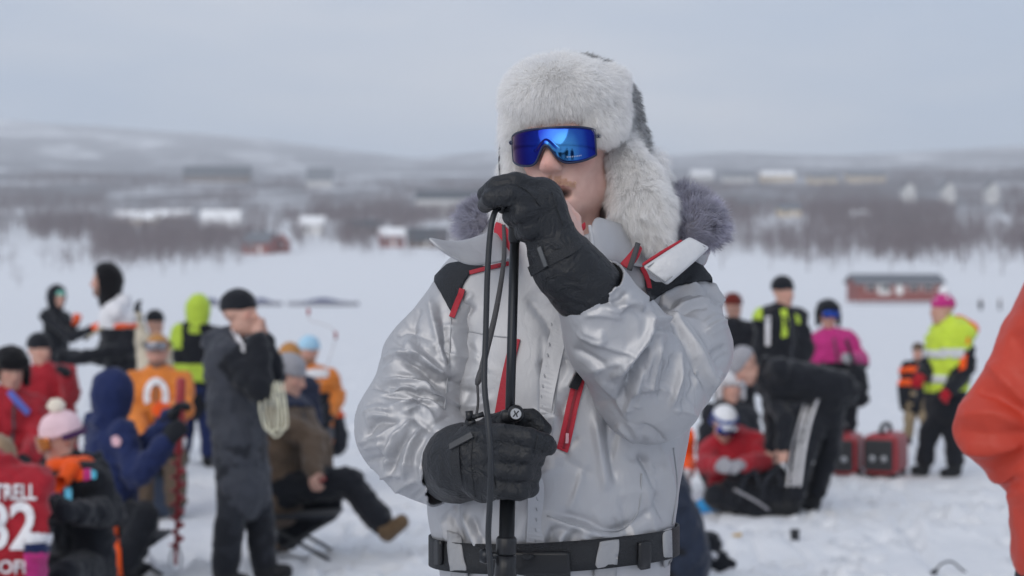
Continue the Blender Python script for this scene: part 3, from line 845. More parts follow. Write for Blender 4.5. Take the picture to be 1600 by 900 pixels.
def person(label, Y, yaw, j, jacket, trousers, bulk=1.0, k=1.0, hat=None, head_yaw=None, head_pitch=0.0, hem=0.06, gloves=None, boots=(28, 30, 34), beard=None, hood=None, hood_down=True, res=1.0, group='people fishing on the ice', tone=TONE, curl=0.8, name='person', fold=0.022):
    """j: joints as photo pixels (px, py, extra depth); a = on the person's right, b = on the left; missing ones hang or stand"""
    global NP; NP += 1; sd_ = NP * 13; res = res * min(1.5, max(1.0, Y / 11.5))
    J_ = {}
    for key, c in j.items(): J_[key] = P(c[0], c[1], Y + (c[2] if len(c) > 2 else 0.0))
    ya = R(yaw); F = V([math.sin(ya), -math.cos(ya), 0.0]); S = V([-math.cos(ya), -math.sin(ya), 0.0]); U = V([0, 0, 1.0])
    nk, pv = J_['neck'], J_['pelvis']
    ax = nrm(nk - pv); Ft = nrm(F - ax * (F @ ax)); St = nrm(np.cross(Ft, ax)); St = St if St @ S > 0 else -St
    if 'head' not in J_: J_['head'] = nk + U * 0.14 * k + F * 0.03
    for s, g in (('a', 1), ('b', -1)):
        J_.setdefault('sh' + s, nk - ax * 0.055 * k + St * g * 0.175 * k)
        if 'el' + s not in J_: J_['el' + s] = J_['sh' + s] + nrm(-U + St * g * 0.18) * 0.29 * k
        if 'wr' + s not in J_: J_['wr' + s] = J_['el' + s] + nrm(-U + F * 0.35) * 0.25 * k
        J_.setdefault('hip' + s, pv + St * g * 0.09 * k - ax * 0.03)
        if 'an' + s in J_: pass
        elif 'kn' in J_: pass
        if 'an' + s not in J_:
            b_ = J_.get('kn' + s, J_['hip' + s]); J_['an' + s] = V([b_[0] + S[0] * g * 0.03, b_[1] + S[1] * g * 0.03, 0])
            J_['an' + s][2] = ground_z(J_['an' + s][0], J_['an' + s][1]) + 0.095
        elif len(j['an' + s]) > 3 and j['an' + s][3] == 'g':
            J_['an' + s][2] = ground_z(J_['an' + s][0], J_['an' + s][1]) + 0.095
        if 'kn' + s not in J_: J_['kn' + s] = (J_['hip' + s] + J_['an' + s]) / 2 + F * 0.03
    hy = R(yaw if head_yaw is None else head_yaw); hp = R(head_pitch)
    hf = V([math.sin(hy) * math.cos(hp), -math.cos(hy) * math.cos(hp), math.sin(hp)]); H = J_['head']; HFr = frame_from(hf)
    LH = lambda x, y, z: H + HFr @ (V([x, y, z]) * k)
    # body
    core = [('f', pv + ax * 0.06, nk - ax * 0.13, 0.125 * k, 0.14 * k, Ft, 0.65, 0), ('c', nk - ax * 0.06, H - HFr[:, 2] * 0.05, 0.05 * k, 0.05 * k, 0.03)]
    for s in 'ab':
        core += [('c', nk - ax * 0.08, J_['sh' + s], 0.05 * k, 0.045 * k, 0.03), ('c', J_['sh' + s], J_['el' + s], 0.044 * k, 0.036 * k, 0.01), ('c', J_['el' + s], J_['wr' + s], 0.036 * k, 0.026 * k, 0.01),
                 ('c', J_['hip' + s], J_['kn' + s], 0.075 * k, 0.05 * k, 0.03), ('c', J_['kn' + s], J_['an' + s], 0.05 * k, 0.036 * k, 0.01)]
    hands = []
    for s, g in (('a', 1), ('b', -1)):
        fd = nrm(J_['wr' + s] - J_['el' + s]); pn = -St * g * 0.8 + F * 0.5 - U * 0.2
        hands.append(hand_prims(J_['wr' + s] - fd * 0.01, fd, pn, g, 0.98 * k, curl, 0.0095 if gloves is None else 0.0075))
    hpts = V([LH(-0.1, -0.13, -0.14), LH(0.1, 0.13, 0.13), LH(0.1, -0.13, 0.13), LH(-0.1, 0.13, -0.14)])
    def body_fn(p):
        d = ev(p, core)
        for fn, pts in hands: d = near(p, pts, 0.04, fn, d)
        return near(p, hpts, 0.04, lambda x: head_sdf(x, H, HFr, k, 0.0), d, 0.015)
    lo, hi = prim_bounds(core); lo = np.minimum(lo, hpts.min(0) - 0.03); hi = np.maximum(hi, hpts.max(0) + 0.03)
    for fn, pts in hands: lo = np.minimum(lo, pts.min(0) - 0.03); hi = np.maximum(hi, pts.max(0) + 0.03)
    v, q = sdf_mesh(body_fn, lo, hi, 0.0115 * res)
    o = obj(name, lap(v, edges_of(q), 1, 0.35), q, MAT_SKIN); tag(o, label, 'person', group)
    skin_colours(o, H, HFr, k, tone, beard=beard)
    # jacket
    B = bulk * k * 1.05
    jp = [('f', pv - ax * hem, nk - ax * 0.15 * k, 0.165 * B, 0.17 * B, Ft, 0.72, 0), ('c', nk - ax * 0.06, nk + ax * 0.02, 0.075 * k, 0.072 * k, 0.04)]
    for s in 'ab':
        jp += [('c', nk - ax * 0.05 * k, J_['sh' + s], 0.065 * k, 0.068 * B, 0.04), ('c', J_['sh' + s], J_['el' + s], 0.066 * B, 0.06 * B, 0.025), ('c', J_['el' + s], J_['wr' + s] - nrm(J_['wr' + s] - J_['el' + s]) * 0.02, 0.06 * B, 0.05 * B, 0.02)]
    if hood_down: jp.append(('c', nk - Ft * 0.09 * k - St * 0.07 * k + ax * 0.01, nk - Ft * 0.09 * k + St * 0.07 * k + ax * 0.01, 0.05 * k, 0.05 * k, 0.03))
    jo = piece('jacket', jp, 0.0155 * res, jacket, o, sd_, fold)
    o_parts = dict(body=o, jacket=jo, J=J_, F=F, S=S, ax=ax, Ft=Ft, St=St, LH=LH, HF=HFr, k=k)
    bvj = BVHTree.FromPolygons([v_.co[:] for v_ in jo.data.vertices], [p_.vertices[:] for p_ in jo.data.polygons]); zp = []
    for t_ in np.linspace(0.06, 0.97, 14):
        c_ = nk * (1 - t_) + (pv - ax * hem * 0.6) * t_; h_ = bvj.ray_cast(Vector(c_ + Ft * 0.6), Vector(-Ft))
        if h_[0] is not None and (V(h_[0]) - c_) @ Ft < 0.26 * B: zp.append(V(h_[0]) + Ft * 0.004)
    if len(zp) > 5:
        zv, zf = ribbon_mesh(V(zp), 0.016, Ft, 0.006); obj('zipper', zv, zf, cloth(70, 72, 78), jo, smooth=False)
    # trousers
    tp = [('f', pv + ax * 0.04, pv - ax * 0.03, 0.145 * B, 0.15 * B, Ft, 0.8, 0)]
    for s in 'ab': tp += [('c', J_['hip' + s], J_['kn' + s], 0.09 * B, 0.072 * B, 0.03), ('c', J_['kn' + s], J_['an' + s] + nrm(J_['kn' + s] - J_['an' + s]) * 0.05, 0.07 * B, 0.066 * B, 0.02)]
    o_parts['trousers'] = piece('trousers', tp, 0.017 * res, trousers, o, sd_ + 1, 0.016)
    bm_ = cloth(*boots, 0.6) if isinstance(boots, tuple) else boots
    for s in 'ab':
        a, kn = J_['an' + s], J_['kn' + s]; sh = nrm(kn - a); fd = nrm(F - sh * (F @ sh) + 1e-6); fd = nrm(fd + S * (0.12 if s == 'a' else -0.12))
        piece('boot', [('c', a + sh * 0.13 * k, a - sh * 0.02, 0.06 * k, 0.056 * k, 0), ('c', a - sh * 0.045 * k - fd * 0.02, a - sh * 0.05 * k + fd * 0.12 * k, 0.046 * k, 0.044 * k, 0.03), ('c', a - sh * 0.075 * k - fd * 0.03, a - sh * 0.075 * k + fd * 0.125 * k, 0.024 * k, 0.026 * k, 0.01)], 0.013 * res, bm_, o)
    if gloves is not None:
        for s, g in (('a', 1), ('b', -1)):
            fd = nrm(J_['wr' + s] - J_['el' + s]); pn = -St * g * 0.8 + F * 0.5 - U * 0.2; w0 = J_['wr' + s] - fd * 0.01
            fn, pts = hand_prims(w0, fd, pn, g, 1.02 * k, curl, 0.0145)
            lo, hi = bounds(pts, 0.07)
            sdf_obj('glove', lambda p: smin(fn(p), d_cap(p, w0 - fd * 0.05, w0 + fd * 0.03, 0.048 * k, 0.04 * k), 0.012), lo, hi, 0.009 * res, gloves, o, 1)
    q_ = lambda p: (p - H) @ HFr / k
    if hat:
        kind, hm = hat[0], hat[1]; lo, hi = bounds([LH(a, b, c) for a in (-0.16, 0.16) for b in (-0.18, 0.18) for c in (-0.2, 0.24)], 0.0)
        if kind in ('beanie', 'pompom', 'cap'):
            def fn(p):
                q = q_(p); d = d_ell(q, (0, -0.014, 0.052), (0.089, 0.108, 0.092 if kind != 'cap' else 0.082))
                d = smax(d, -(q[:, 2] - 0.022 + 0.25 * q[:, 1] * 0.6), 0.008)
                if kind != 'cap': d = smin(d, d_tor(q, (0, -0.012, 0.034), 0.088, 0.013, None, (0.93, 1.12)), 0.008)
                else: d = smin(d, d_box(q, (0, 0.12, 0.040), (0.062, 0.05, 0.004), 0.003), 0.01)
                return d * k
            ho_ = sdf_obj('hat', fn, lo, hi, 0.010 * res, hm, o, 1, disp=lambda v: 0.003 * vnoise(v * 60, sd_))
            if kind == 'pompom':
                c_ = LH(0.0, -0.02, 0.165); sdf_obj('pompom', lambda p: d_ell(p, c_, (0.042, 0.042, 0.04)), c_ - 0.07, c_ + 0.07, 0.008, hat[2], ho_, 1, disp=lambda v: 0.008 * vnoise(v * 90, 3))
            o_parts['hat'] = ho_
        elif kind == 'ushanka':
            def fn(p):
                q = q_(p); d = d_ell(q, (0, -0.014, 0.06), (0.105, 0.122, 0.092)); d = smin(d, d_cap(q, (-0.06, 0.075, 0.06), (0.06, 0.075, 0.06), 0.035, 0.035), 0.03)
                d = smax(d, -(q[:, 2] - 0.012 + 0.0 * q[:, 1]), 0.01)
                for sx in (-1, 1): d = smin(d, d_cap(q, (sx * 0.092, -0.01, 0.03), (sx * 0.10, 0.005, -0.085), 0.034, 0.026), 0.02)
                return d * k
            o_parts['hat'] = sdf_obj('hat', fn, lo, hi, 0.011 * res, hm, o, 1, disp=lambda v: 0.007 * vnoise(v * 70, sd_))
        elif kind == 'hair':
            def fn(p):
                q = q_(p); d = d_ell(q, (0, -0.022, 0.04), (0.086, 0.102, 0.092)); return smax(d, -d_box(q, (0, 0.12, -0.06), (0.2, 0.09, 0.11), 0.01), 0.02) * k
            sdf_obj('hair', fn, lo, hi, 0.010 * res, hm, o, 1, disp=lambda v: 0.006 * vnoise(v * 60, sd_))
    if hood:
        lo, hi = bounds([LH(a, b, c) for a in (-0.2, 0.2) for b in (-0.22, 0.2) for c in (-0.24, 0.24)], 0.0)
        def fn(p):
            q = q_(p); d = d_ell(q, (0, -0.025, 0.015), (0.118, 0.135, 0.15)); d = smin(d, d_cap(q, (0, -0.04, -0.08), (0, -0.05, -0.16), 0.095, 0.10), 0.04)
            return smax(d, -d_ell(q, (0, 0.10, -0.012), (0.078, 0.115, 0.108)), 0.015) * k
        o_parts['hood'] = sdf_obj('hood', fn, lo, hi, 0.012 * res, hood, o, 1, disp=cloth_folds(sd_, 0.008))
    return o_parts
def goggles(pr, lens, strap, z=0.006, y=0.0):
    LH, k = pr['LH'], pr['k']; n, mz = 17, 5; g = np.zeros((n, mz, 3))
    for i, th in enumerate(np.linspace(-R(62), R(62), n)):
        for jx, t in enumerate(np.linspace(-1, 1, mz)):
            g[i, jx] = LH(0.088 * math.sin(th), 0.056 + y + 0.062 * math.cos(th), z + t * 0.034 * (1 - 0.25 * abs(math.sin(th)) ** 3) + (0.014 * math.exp(-(math.sin(th) / 0.15) ** 2) if t < -0.6 else 0))
    o = obj('goggles', g.reshape(-1, 3), [(i * mz + a, i * mz + a + 1, (i + 1) * mz + a + 1, (i + 1) * mz + a) for i in range(n - 1) for a in range(mz - 1)], lens, pr['body']); solid(o, 0.012, -1)
    pts = [LH(0.105 * math.sin(t), -0.014 + 0.125 * math.cos(t) * (1 if math.cos(t) < 0 else 0.6), z + 0.012) for t in np.linspace(R(62), R(298), 24)]
    cen = pr['J']['head']; v, f = ribbon_mesh(V(pts), 0.032, nrm(V(pts) - cen), 0.004); obj('goggle_strap', v, f, strap, o)
    return o

# ------------------------------------------------------------------ the crowd on the ice, left of the singer
BLACK, CHAR, NAVY = cloth(26, 29, 36), cloth(38, 41, 48), cloth(30, 42, 82)
RED_J, ORANGE, LIME = cloth(156, 34, 46), cloth(214, 126, 58), cloth(178, 204, 72)
WHITE_F, PINKHAT, MAG = cloth(222, 222, 226), cloth(228, 196, 204), cloth(184, 52, 122)
REDOR = mat('orange_red_shell', (0.52, 0.052, 0.028), 0.5, bump=0.3, bscale=25, var=0.12, vscale=6, spec=0.35)
HIVIS = cloth(192, 216, 70); BROWN = cloth(92, 78, 66); TAN = cloth(176, 126, 72); GREYK = cloth(150, 150, 156)
GREYCOAT = cloth(60, 63, 71); KHAKI = cloth(140, 124, 100); FURBLK = cloth(22, 22, 26, 0.95); BLUEG = mat('blue_lens', (0.03, 0.08, 0.4), 0.1, 0.9)
ORL = mat('orange_lens', (0.5, 0.16, 0.04), 0.1, 0.8); SKYB = cloth(160, 200, 225); ORF = cloth(238, 88, 30)

p_mint = person('person in black hooded jacket with mint headband raising an orange mitten', 23, 60, dict(head=(90, 464), neck=(86, 488), pelvis=(90, 590), elb=(112, 520, -0.1), wrb=(120, 500, -0.25), ela=(112, 528, -0.35), wra=(146, 512, -0.4)),
                BLACK, BLACK, hood=BLACK, gloves=ORF, head_yaw=50)
def _band(p): 
    q = (p - p_mint['J']['head']) @ p_mint['HF']; d = d_ell(q, (0, -0.005, 0.045), (0.085, 0.104, 0.085)); return smax(smax(d, -(q[:, 2] - 0.015), 0.004), q[:, 2] - 0.075, 0.004)
sdf_obj('headband', _band, p_mint['J']['head'] - 0.16, p_mint['J']['head'] + 0.16, 0.011, cloth(130, 208, 190), p_mint['body'], 1)

p_white = person('bearded person in white jersey over black jacket with black fur hood, face in profile', 16, -78, dict(head=(163, 440), neck=(178, 476), pelvis=(196, 628), sha=(196, 500, -0.1), ela=(200, 545, -0.18), wra=(112, 562, -0.3), elb=(160, 560, 0.25), wrb=(110, 556, 0.2)),
                 BLACK, NAVY, hood=FURBLK, gloves=BLACK, beard=(0.12, 0.07, 0.05), head_yaw=-72, k=1.05)
pj = p_white; nkz = pj['J']['neck'][2]
def white_jersey(c, n):
    a, b = pj['J']['sha'], pj['J']['ela']; t = (c - a) @ (b - a) / ((b - a) @ (b - a)); d = np.linalg.norm(c - a - np.clip(t, 0, 1)[:, None] * (b - a), axis=1)
    fore = np.zeros(len(c), bool)
    for s in 'ab':
        e, w = pj['J']['el' + s], pj['J']['wr' + s]; u = np.clip((c - e) @ (w - e) / ((w - e) @ (w - e)), 0, 1); fore |= (np.linalg.norm(c - e - u[:, None] * (w - e), axis=1) < 0.085)
    return ~fore & (topx(c)[:, 1] < 514)
jw = copy_faces(pj['jacket'], white_jersey, 'jersey', WHITE_F, 0.01, pj['body'])
copy_faces(jw, lambda c, n: (np.abs(c[:, 2] - P(0, 511, 16)[2]) < 0.028) & (topx(c)[:, 0] > 180), 'orange_hem', ORF, 0.008, jw)

person('person in beige and black behind the orange jersey with one black mitten raised high', 18, 165, dict(head=(243, 506), neck=(240, 532), pelvis=(238, 640), ela=(262, 560), wra=(262, 610), elb=(222, 530, -0.1), wrb=(215, 490, -0.1)),
       cloth(196, 186, 168), BLACK, hat=('beanie', BLACK), gloves=BLACK, hood=None)

p_redB = person('person in red jacket with black beanie standing behind the black fur hat', 14, 40, dict(head=(62, 548), neck=(70, 578), pelvis=(84, 690), elb=(112, 620, -0.1), wrb=(104, 585, -0.35), ela=(40, 630), wra=(60, 665, -0.3)), RED_J, BLACK, hat=('beanie', BLACK), gloves=BLACK, bulk=1.1)
p_redA = person('person in red jacket and big black fur hat at the left edge', 11.5, 30, dict(head=(17, 578), neck=(12, 622), pelvis=(6, 770), elb=(62, 690, -0.1), wrb=(40, 720, -0.35), ela=(-50, 700), wra=(-20, 730, -0.2), knb=(60, 800, -0.4), kna=(-20, 800, -0.4)), RED_J, BLACK, hat=('ushanka', FURBLK), gloves=BLACK, bulk=1.2, head_pitch=-12)

p_orange = person('bearded person in orange jersey with white number and tan hat, sitting', 13.5, 5, dict(head=(246, 552), neck=(247, 585), pelvis=(246, 700), ela=(212, 650, -0.15), wra=(226, 690, -0.4), elb=(287, 640, -0.15), wrb=(262, 640, -0.4), kna=(222, 712, -0.42), knb=(272, 712, -0.42), ana=(222, 790, -0.45, 'g'), anb=(276, 790, -0.45, 'g')),
                  ORANGE, BROWN, hat=('beanie', TAN), bulk=1.15, beard=(0.10, 0.05, 0.03), gloves=ORF)
goggles(p_orange, mat('grey_lens', (0.3, 0.3, 0.33), 0.2, 0.8), BLACK, z=0.055, y=0.02)
ojv = obj_bvh_all = None
def sticker(name, polys, src, m, lift=0.012, thick=0.004):
    """flat print: photo-shaped outlines laid on a garment"""
    me = src.data; bv = BVHTree.FromPolygons([v.co[:] for v in me.vertices], [p.vertices[:] for p in me.polygons]); oc = Vector((0, 0, CAMZ)); mb = MB()
    for poly in polys:
        v = []
        for a, b in poly:
            d = (Vector(P(a, b, 1.0)) - oc).normalized(); h = bv.ray_cast(oc, d)
            if h[0] is None: h = bv.find_nearest(Vector(P(a, b, src.data.vertices[0].co.y)))
            v.append(V(h[0]) - V(d) * lift)
        mb.add(v, [tuple(range(len(v)))])
    o = mb.build(name, m, src); solid(o, thick, 0); return o
def arc(cx, cy, rx, ry, w, a0, a1, n=10):
    t = np.radians(np.linspace(a0, a1, n)); out = []
    for i in range(n - 1):
        out.append([(cx + rx * math.cos(t[i]), cy - ry * math.sin(t[i])), (cx + rx * math.cos(t[i + 1]), cy - ry * math.sin(t[i + 1])), (cx + (rx - w) * math.cos(t[i + 1]), cy - (ry - w) * math.sin(t[i + 1])), (cx + (rx - w) * math.cos(t[i]), cy - (ry - w) * math.sin(t[i]))])
    return out
sticker('blue_strap', [[(10, 614), (18, 609), (48, 642), (42, 650), (24, 632)]], p_redA['jacket'], cloth(96, 110, 190))
sticker('number', arc(244, 618, 20, 28, 10, -30, 210, 14), p_orange['jacket'], WHITE_F)

p_navy = person('person in navy hooded jacket sitting with back turned, arm reaching right', 10.4, 125, dict(head=(181, 618), neck=(174, 660), pelvis=(172, 796), elb=(222, 712, 0.0), wrb=(268, 650, -0.1), ela=(215, 745, -0.25), wra=(262, 690, -0.3), kna=(225, 812, -0.2), knb=(222, 806, 0.15), ana=(190, 880, -0.2, 'g'), anb=(205, 860, 0.2, 'g')),
                NAVY, BLACK, hood=NAVY, gloves=BLACK, bulk=1.12, head_yaw=150)
sticker('logo', [[(174, 684), (182, 680), (190, 688), (186, 698), (176, 696)]], p_navy['jacket'], cloth(210, 170, 180))
copy_faces(p_navy['trousers'], lambda c, n: (np.abs(topx(c)[:, 0] - 181 + (topx(c)[:, 1] - 830) * -0.1) < 6) & (n[:, 1] < 0.2), 'orange_stripe', ORF, 0.012)

p_pom = person('person in black jacket with patches, orange scarf and pale pink bobble hat', 9.2, -42, dict(head=(94, 686), neck=(112, 730), pelvis=(128, 880), ela=(68, 800, -0.25), wra=(92, 790, -0.42), elb=(172, 800, -0.1), wrb=(120, 800, -0.45), kna=(50, 900, -0.4), knb=(100, 905, -0.5), ana=(60, 960, -0.6, 'g'), anb=(110, 960, -0.65, 'g')),
               BLACK, BLACK, hat=('pompom', PINKHAT, cloth(232, 222, 206)), bulk=1.15, gloves=BLACK, head_pitch=-14, head_yaw=-55)
goggles(p_pom, ORL, cloth(70, 40, 80))
nk_ = p_pom['J']['neck']
sdf_obj('scarf', lambda p: smin(d_tor(p, nk_ + V([0, -0.02, 0.02]), 0.075, 0.042), d_cap(p, P(112, 735, 9.03), P(88, 760, 8.95), 0.05, 0.03), 0.03), nk_ - 0.25, nk_ + 0.2, 0.013, ORF, p_pom['body'], 1, disp=cloth_folds(4, 0.012))
sticker('patch', [[(116, 742), (122, 731), (132, 734), (130, 750), (120, 752)]], p_pom['jacket'], ORF); sticker('patch', [[(130, 733), (142, 732), (144, 748), (131, 752)]], p_pom['jacket'], MAG); sticker('patch', [[(142, 733), (151, 737), (150, 748), (143, 748)]], p_pom['jacket'], cloth(90, 190, 220))
sticker('patch', [[(76, 764), (94, 758), (99, 772), (84, 778)]], p_pom['jacket'], MAG); sticker('patch', [[(100, 758), (112, 762), (112, 784), (102, 782)]], p_pom['jacket'], cloth(90, 190, 220))

p_num = person('person in red sports jersey numbered 82 kneeling with back to us', 8.4, 182, dict(head=(-4, 724, 0.30), neck=(-2, 734, 0.06), pelvis=(-4, 905), elb=(-76, 830), wrb=(-54, 900, 0.2), ela=(49, 846, -0.05), wra=(46, 930, 0.15), kna=(60, 960, 0.25), knb=(-40, 960, 0.25), ana=(60, 975, -0.15, 'g'), anb=(-30, 975, -0.15, 'g')),
               RED_J, MAG, bulk=1.05, hat=('hair', cloth(150, 128, 104)), gloves=BLACK, head_pitch=-35, hood_down=False)
def text_on(txt, cx, cy, hpx, src, m, wscale=1.0, name='lettering', spacing=1.0):
    cu = bpy.data.curves.new('txt', 'FONT'); cu.body = txt; cu.align_x = 'CENTER'; cu.size = 1.0; cu.offset = 0.02; cu.space_character = spacing; cu.resolution_u = 3
    t = bpy.data.objects.new('txt', cu); COL.objects.link(t)
    dg = bpy.context.evaluated_depsgraph_get(); me = bpy.data.meshes.new_from_object(t.evaluated_get(dg)); bpy.data.objects.remove(t)
    bm = bmesh.new(); bm.from_mesh(me); bmesh.ops.triangulate(bm, faces=bm.faces[:]); bmesh.ops.subdivide_edges(bm, edges=[e for e in bm.edges if e.calc_length() > 0.25], cuts=1)
    bm.verts.index_update(); vs = V([v.co[:] for v in bm.verts]); fs = [[v.index for v in f.verts] for f in bm.faces]; bm.free()
    vs[:, 0] *= wscale
    s = hpx / 0.70; bb = (vs[:, 1].min() + vs[:, 1].max()) / 2
    sm = src.data; bv = BVHTree.FromPolygons([v.co[:] for v in sm.vertices], [p.vertices[:] for p in sm.polygons]); oc = Vector((0, 0, CAMZ)); out = []; last = 8.2
    for x, y, _ in vs:
        d = (Vector(P(cx + x * s, cy - (y - bb) * s, 1.0)) - oc).normalized(); h = bv.ray_cast(oc, d)
        loc = h[0] if h[0] is not None else bv.find_nearest(oc + d * 8.3)[0]
        out.append(V(loc) - V(d) * 0.010)
    o = obj(name, V(out), fs, m, src, smooth=False); solid(o, 0.004, 0); return o
text_on('82', 14, 822, 72, p_num['jacket'], WHITE_F, 0.88, 'number'); text_on('TTRELL', 16, 769, 24, p_num['jacket'], WHITE_F, 0.72, 'name_lettering'); text_on('HOFF', 12, 886, 20, p_num['jacket'], WHITE_F, 1.0, 'sponsor_lettering')
copy_faces(p_num['jacket'], lambda c, n: (topx(c)[:, 0] > 40) & (np.abs(topx(c)[:, 1] - 842) < 7), 'white_cuff', WHITE_F, 0.012); copy_faces(p_num['jacket'], lambda c, n: (topx(c)[:, 0] > 40) & (np.abs(topx(c)[:, 1] - 855) < 7), 'navy_cuff', NAVY, 0.012)
copy_faces(p_num['jacket'], lambda c, n: (topx(c)[:, 0] > 40) & (topx(c)[:, 1] > 862), 'pink_sleeve', MAG, 0.012)

p_lime = person('person in black and lime jacket with lime hood, back turned', 17, 170, dict(head=(311, 486), neck=(310, 512), pelvis=(306, 615), ela=(345, 560), elb=(280, 560), wrb=(286, 600, -0.1)), BLACK, NAVY, hood=LIME, bulk=1.1, gloves=BLACK)
copy_faces(p_lime['jacket'], lambda c, n: np.abs(topx(c)[:, 1] - 582) < 14, 'lime_panel', LIME, 0.008); copy_faces(p_lime['jacket'], lambda c, n: (topx(c)[:, 0] < 285) & (topx(c)[:, 1] > 500) & (topx(c)[:, 1] < 545), 'lime_panel', LIME, 0.008)
copy_faces(p_lime['jacket'], lambda c, n: (topx(c)[:, 1] < 503), 'lime_panel', LIME, 0.008)

p_man = person('man in black beanie and long grey coat shading his face with both hands', 10.2, 78, dict(head=(376, 490), neck=(356, 532), pelvis=(374, 690), sha=(356, 552, -0.13), shb=(362, 548, 0.13), ela=(405, 605, -0.22), wra=(402, 533, -0.16), elb=(424, 590, 0.12), wrb=(410, 530, 0.05), kna=(362, 790, -0.08), knb=(404, 790, 0.08), ana=(352, 885, -0.08, 'g'), anb=(412, 880, 0.08, 'g')),
               GREYCOAT, CHAR, hat=('beanie', BLACK), hem=0.25, bulk=1.12, head_yaw=62, head_pitch=6, curl=0.45, k=1.0)
def man_black(c, n):
    t = topx(c); out = (t[:, 0] > 384) & (t[:, 1] < 612 + 10 * vnoise(c * 9, 2)) & (t[:, 1] > 535)
    for s in 'ab':
        for a, b in (('sh', 'el'), ('el', 'wr')):
            e, w = p_man['J'][a + s], p_man['J'][b + s]; u = np.clip((c - e) @ (w - e) / ((w - e) @ (w - e)), 0, 1); out |= (np.linalg.norm(c - e - u[:, None] * (w - e), axis=1) < 0.092) & ((u > 0.12) | (a == 'el'))
    return out
copy_faces(p_man['jacket'], man_black, 'black_panel', BLACK, 0.008)
sticker('white_stripe', [[(360, 515), (366, 512), (385, 545), (380, 552)]], p_man['jacket'], WHITE_F); sticker('white_stripe', [[(384, 724), (390, 722), (408, 764), (402, 768)]], p_man['trousers'], WHITE_F)
for s in 'ab':
    a, kn = p_man['J']['an' + s], p_man['J']['kn' + s]; piece('gaiter', [('c', a + V([0, 0, 0.02]), a + (kn - a) * 0.72, 0.078, 0.086, 0)], 0.016, BLACK, p_man['body'], 5, 0.01)

p_brown = person('person in brown jacket lounging with one brown booted leg stretched out', 11.2, 70, dict(head=(452, 588), neck=(446, 632), pelvis=(436, 758), ela=(490, 690, -0.2), wra=(490, 738, -0.35), elb=(498, 690, 0.1), wrb=(505, 742, -0.05), kna=(545, 752, -0.15), ana=(600, 822, -0.2), knb=(512, 785, 0.2), anb=(440, 850, 0.2, 'g')),
                 BROWN, BLACK, hat=('beanie', GREYK), bulk=1.2, boots=(96, 78, 58), head_pitch=-15)
copy_faces(p_brown['jacket'], lambda c, n: (topx(c)[:, 1] < 636), 'navy_yoke', cloth(36, 44, 66), 0.01)

p_ow = person('person in orange and white jacket with pale blue beanie, sitting far behind', 15.5, -20, dict(head=(482, 550), neck=(484, 580), pelvis=(486, 672), elb=(526, 620), wrb=(515, 650, -0.2), ela=(455, 620), wra=(466, 645, -0.3), kna=(470, 690, -0.4), knb=(500, 690, -0.4), ana=(470, 750, -0.4, 'g'), anb=(500, 750, -0.4, 'g')), ORANGE, GREYCOAT, hat=('beanie', SKYB), bulk=1.15, gloves=BLACK, beard=(0.25, 0.14, 0.07))
copy_faces(p_ow['jacket'], lambda c, n: (topx(c)[:, 1] > 578) & (topx(c)[:, 1] < 592) & (topx(c)[:, 0] > 464) & (topx(c)[:, 0] < 512), 'white_panel', WHITE_F, 0.008); copy_faces(p_ow['jacket'], lambda c, n: (topx(c)[:, 1] > 612) & (topx(c)[:, 0] > 468) & (topx(c)[:, 0] < 515), 'black_panel', BLACK, 0.008)
person('person in dark jacket with tan hat beside the pale blue beanie', 14.6, -10, dict(head=(452, 562, 0.2), neck=(450, 592), pelvis=(450, 690), kna=(440, 700, -0.4), knb=(462, 700, -0.4), ana=(440, 760, -0.4, 'g'), anb=(462, 760, -0.4, 'g')), cloth(34, 40, 58), BLACK, hat=('beanie', TAN))

# ------------------------------------------------------------------ the crowd, right of the singer
person('person in black jacket and dark red hat, back turned, just right of the silver sleeve', 17.5, 150, dict(head=(1146, 480), neck=(1146, 506), pelvis=(1148, 610), elb=(1120, 560), ela=(1174, 560)), BLACK, BLACK, hat=('beanie', cloth(96, 34, 28)), gloves=BLACK, bulk=1.15)
p_tall = person('man in black beanie and black jacket with lime chest stripe', 15.5, 28, dict(head=(1224, 457), neck=(1220, 486), pelvis=(1222, 606), elb=(1258, 545), wrb=(1252, 590, -0.1), ela=(1190, 545), wra=(1196, 592, -0.1)), BLACK, BLACK, hat=('beanie', BLACK), gloves=BLACK, bulk=1.12, k=1.02)
sticker('lime_stripe', [[(1219, 484), (1229, 482), (1232, 500), (1230, 526), (1221, 528), (1223, 505)]], p_tall['jacket'], LIME); sticker('white_stripe', [[(1196, 494), (1204, 494), (1203, 540), (1196, 540)]], p_tall['jacket'], WHITE_F); sticker('lime_stripe', [[(1242, 490), (1249, 494), (1251, 506), (1245, 506)]], p_tall['jacket'], LIME)
copy_faces(p_tall['jacket'], lambda c, n: (topx(c)[:, 0] < 1191) & (np.abs(topx(c)[:, 1] - 490) < 9), 'lime_shoulder', LIME, 0.006)
p_pink = person('person in bright pink jacket with black flap hat and blue goggles', 17, 6, dict(head=(1294, 492), neck=(1296, 522), pelvis=(1308, 620), elb=(1345, 565), wrb=(1330, 560, -0.35), ela=(1262, 570), wra=(1280, 600, -0.2), ana=(1296, 735, 0, 'g'), anb=(1322, 735, 0, 'g')), MAG, BLACK, hat=('ushanka', BLACK), gloves=GREYK, bulk=1.15, hem=-0.02)
goggles(p_pink, BLUEG, BLACK)
copy_faces(p_pink['jacket'], lambda c, n: topx(c)[:, 1] > 568, 'black_hem', BLACK, 0.01)

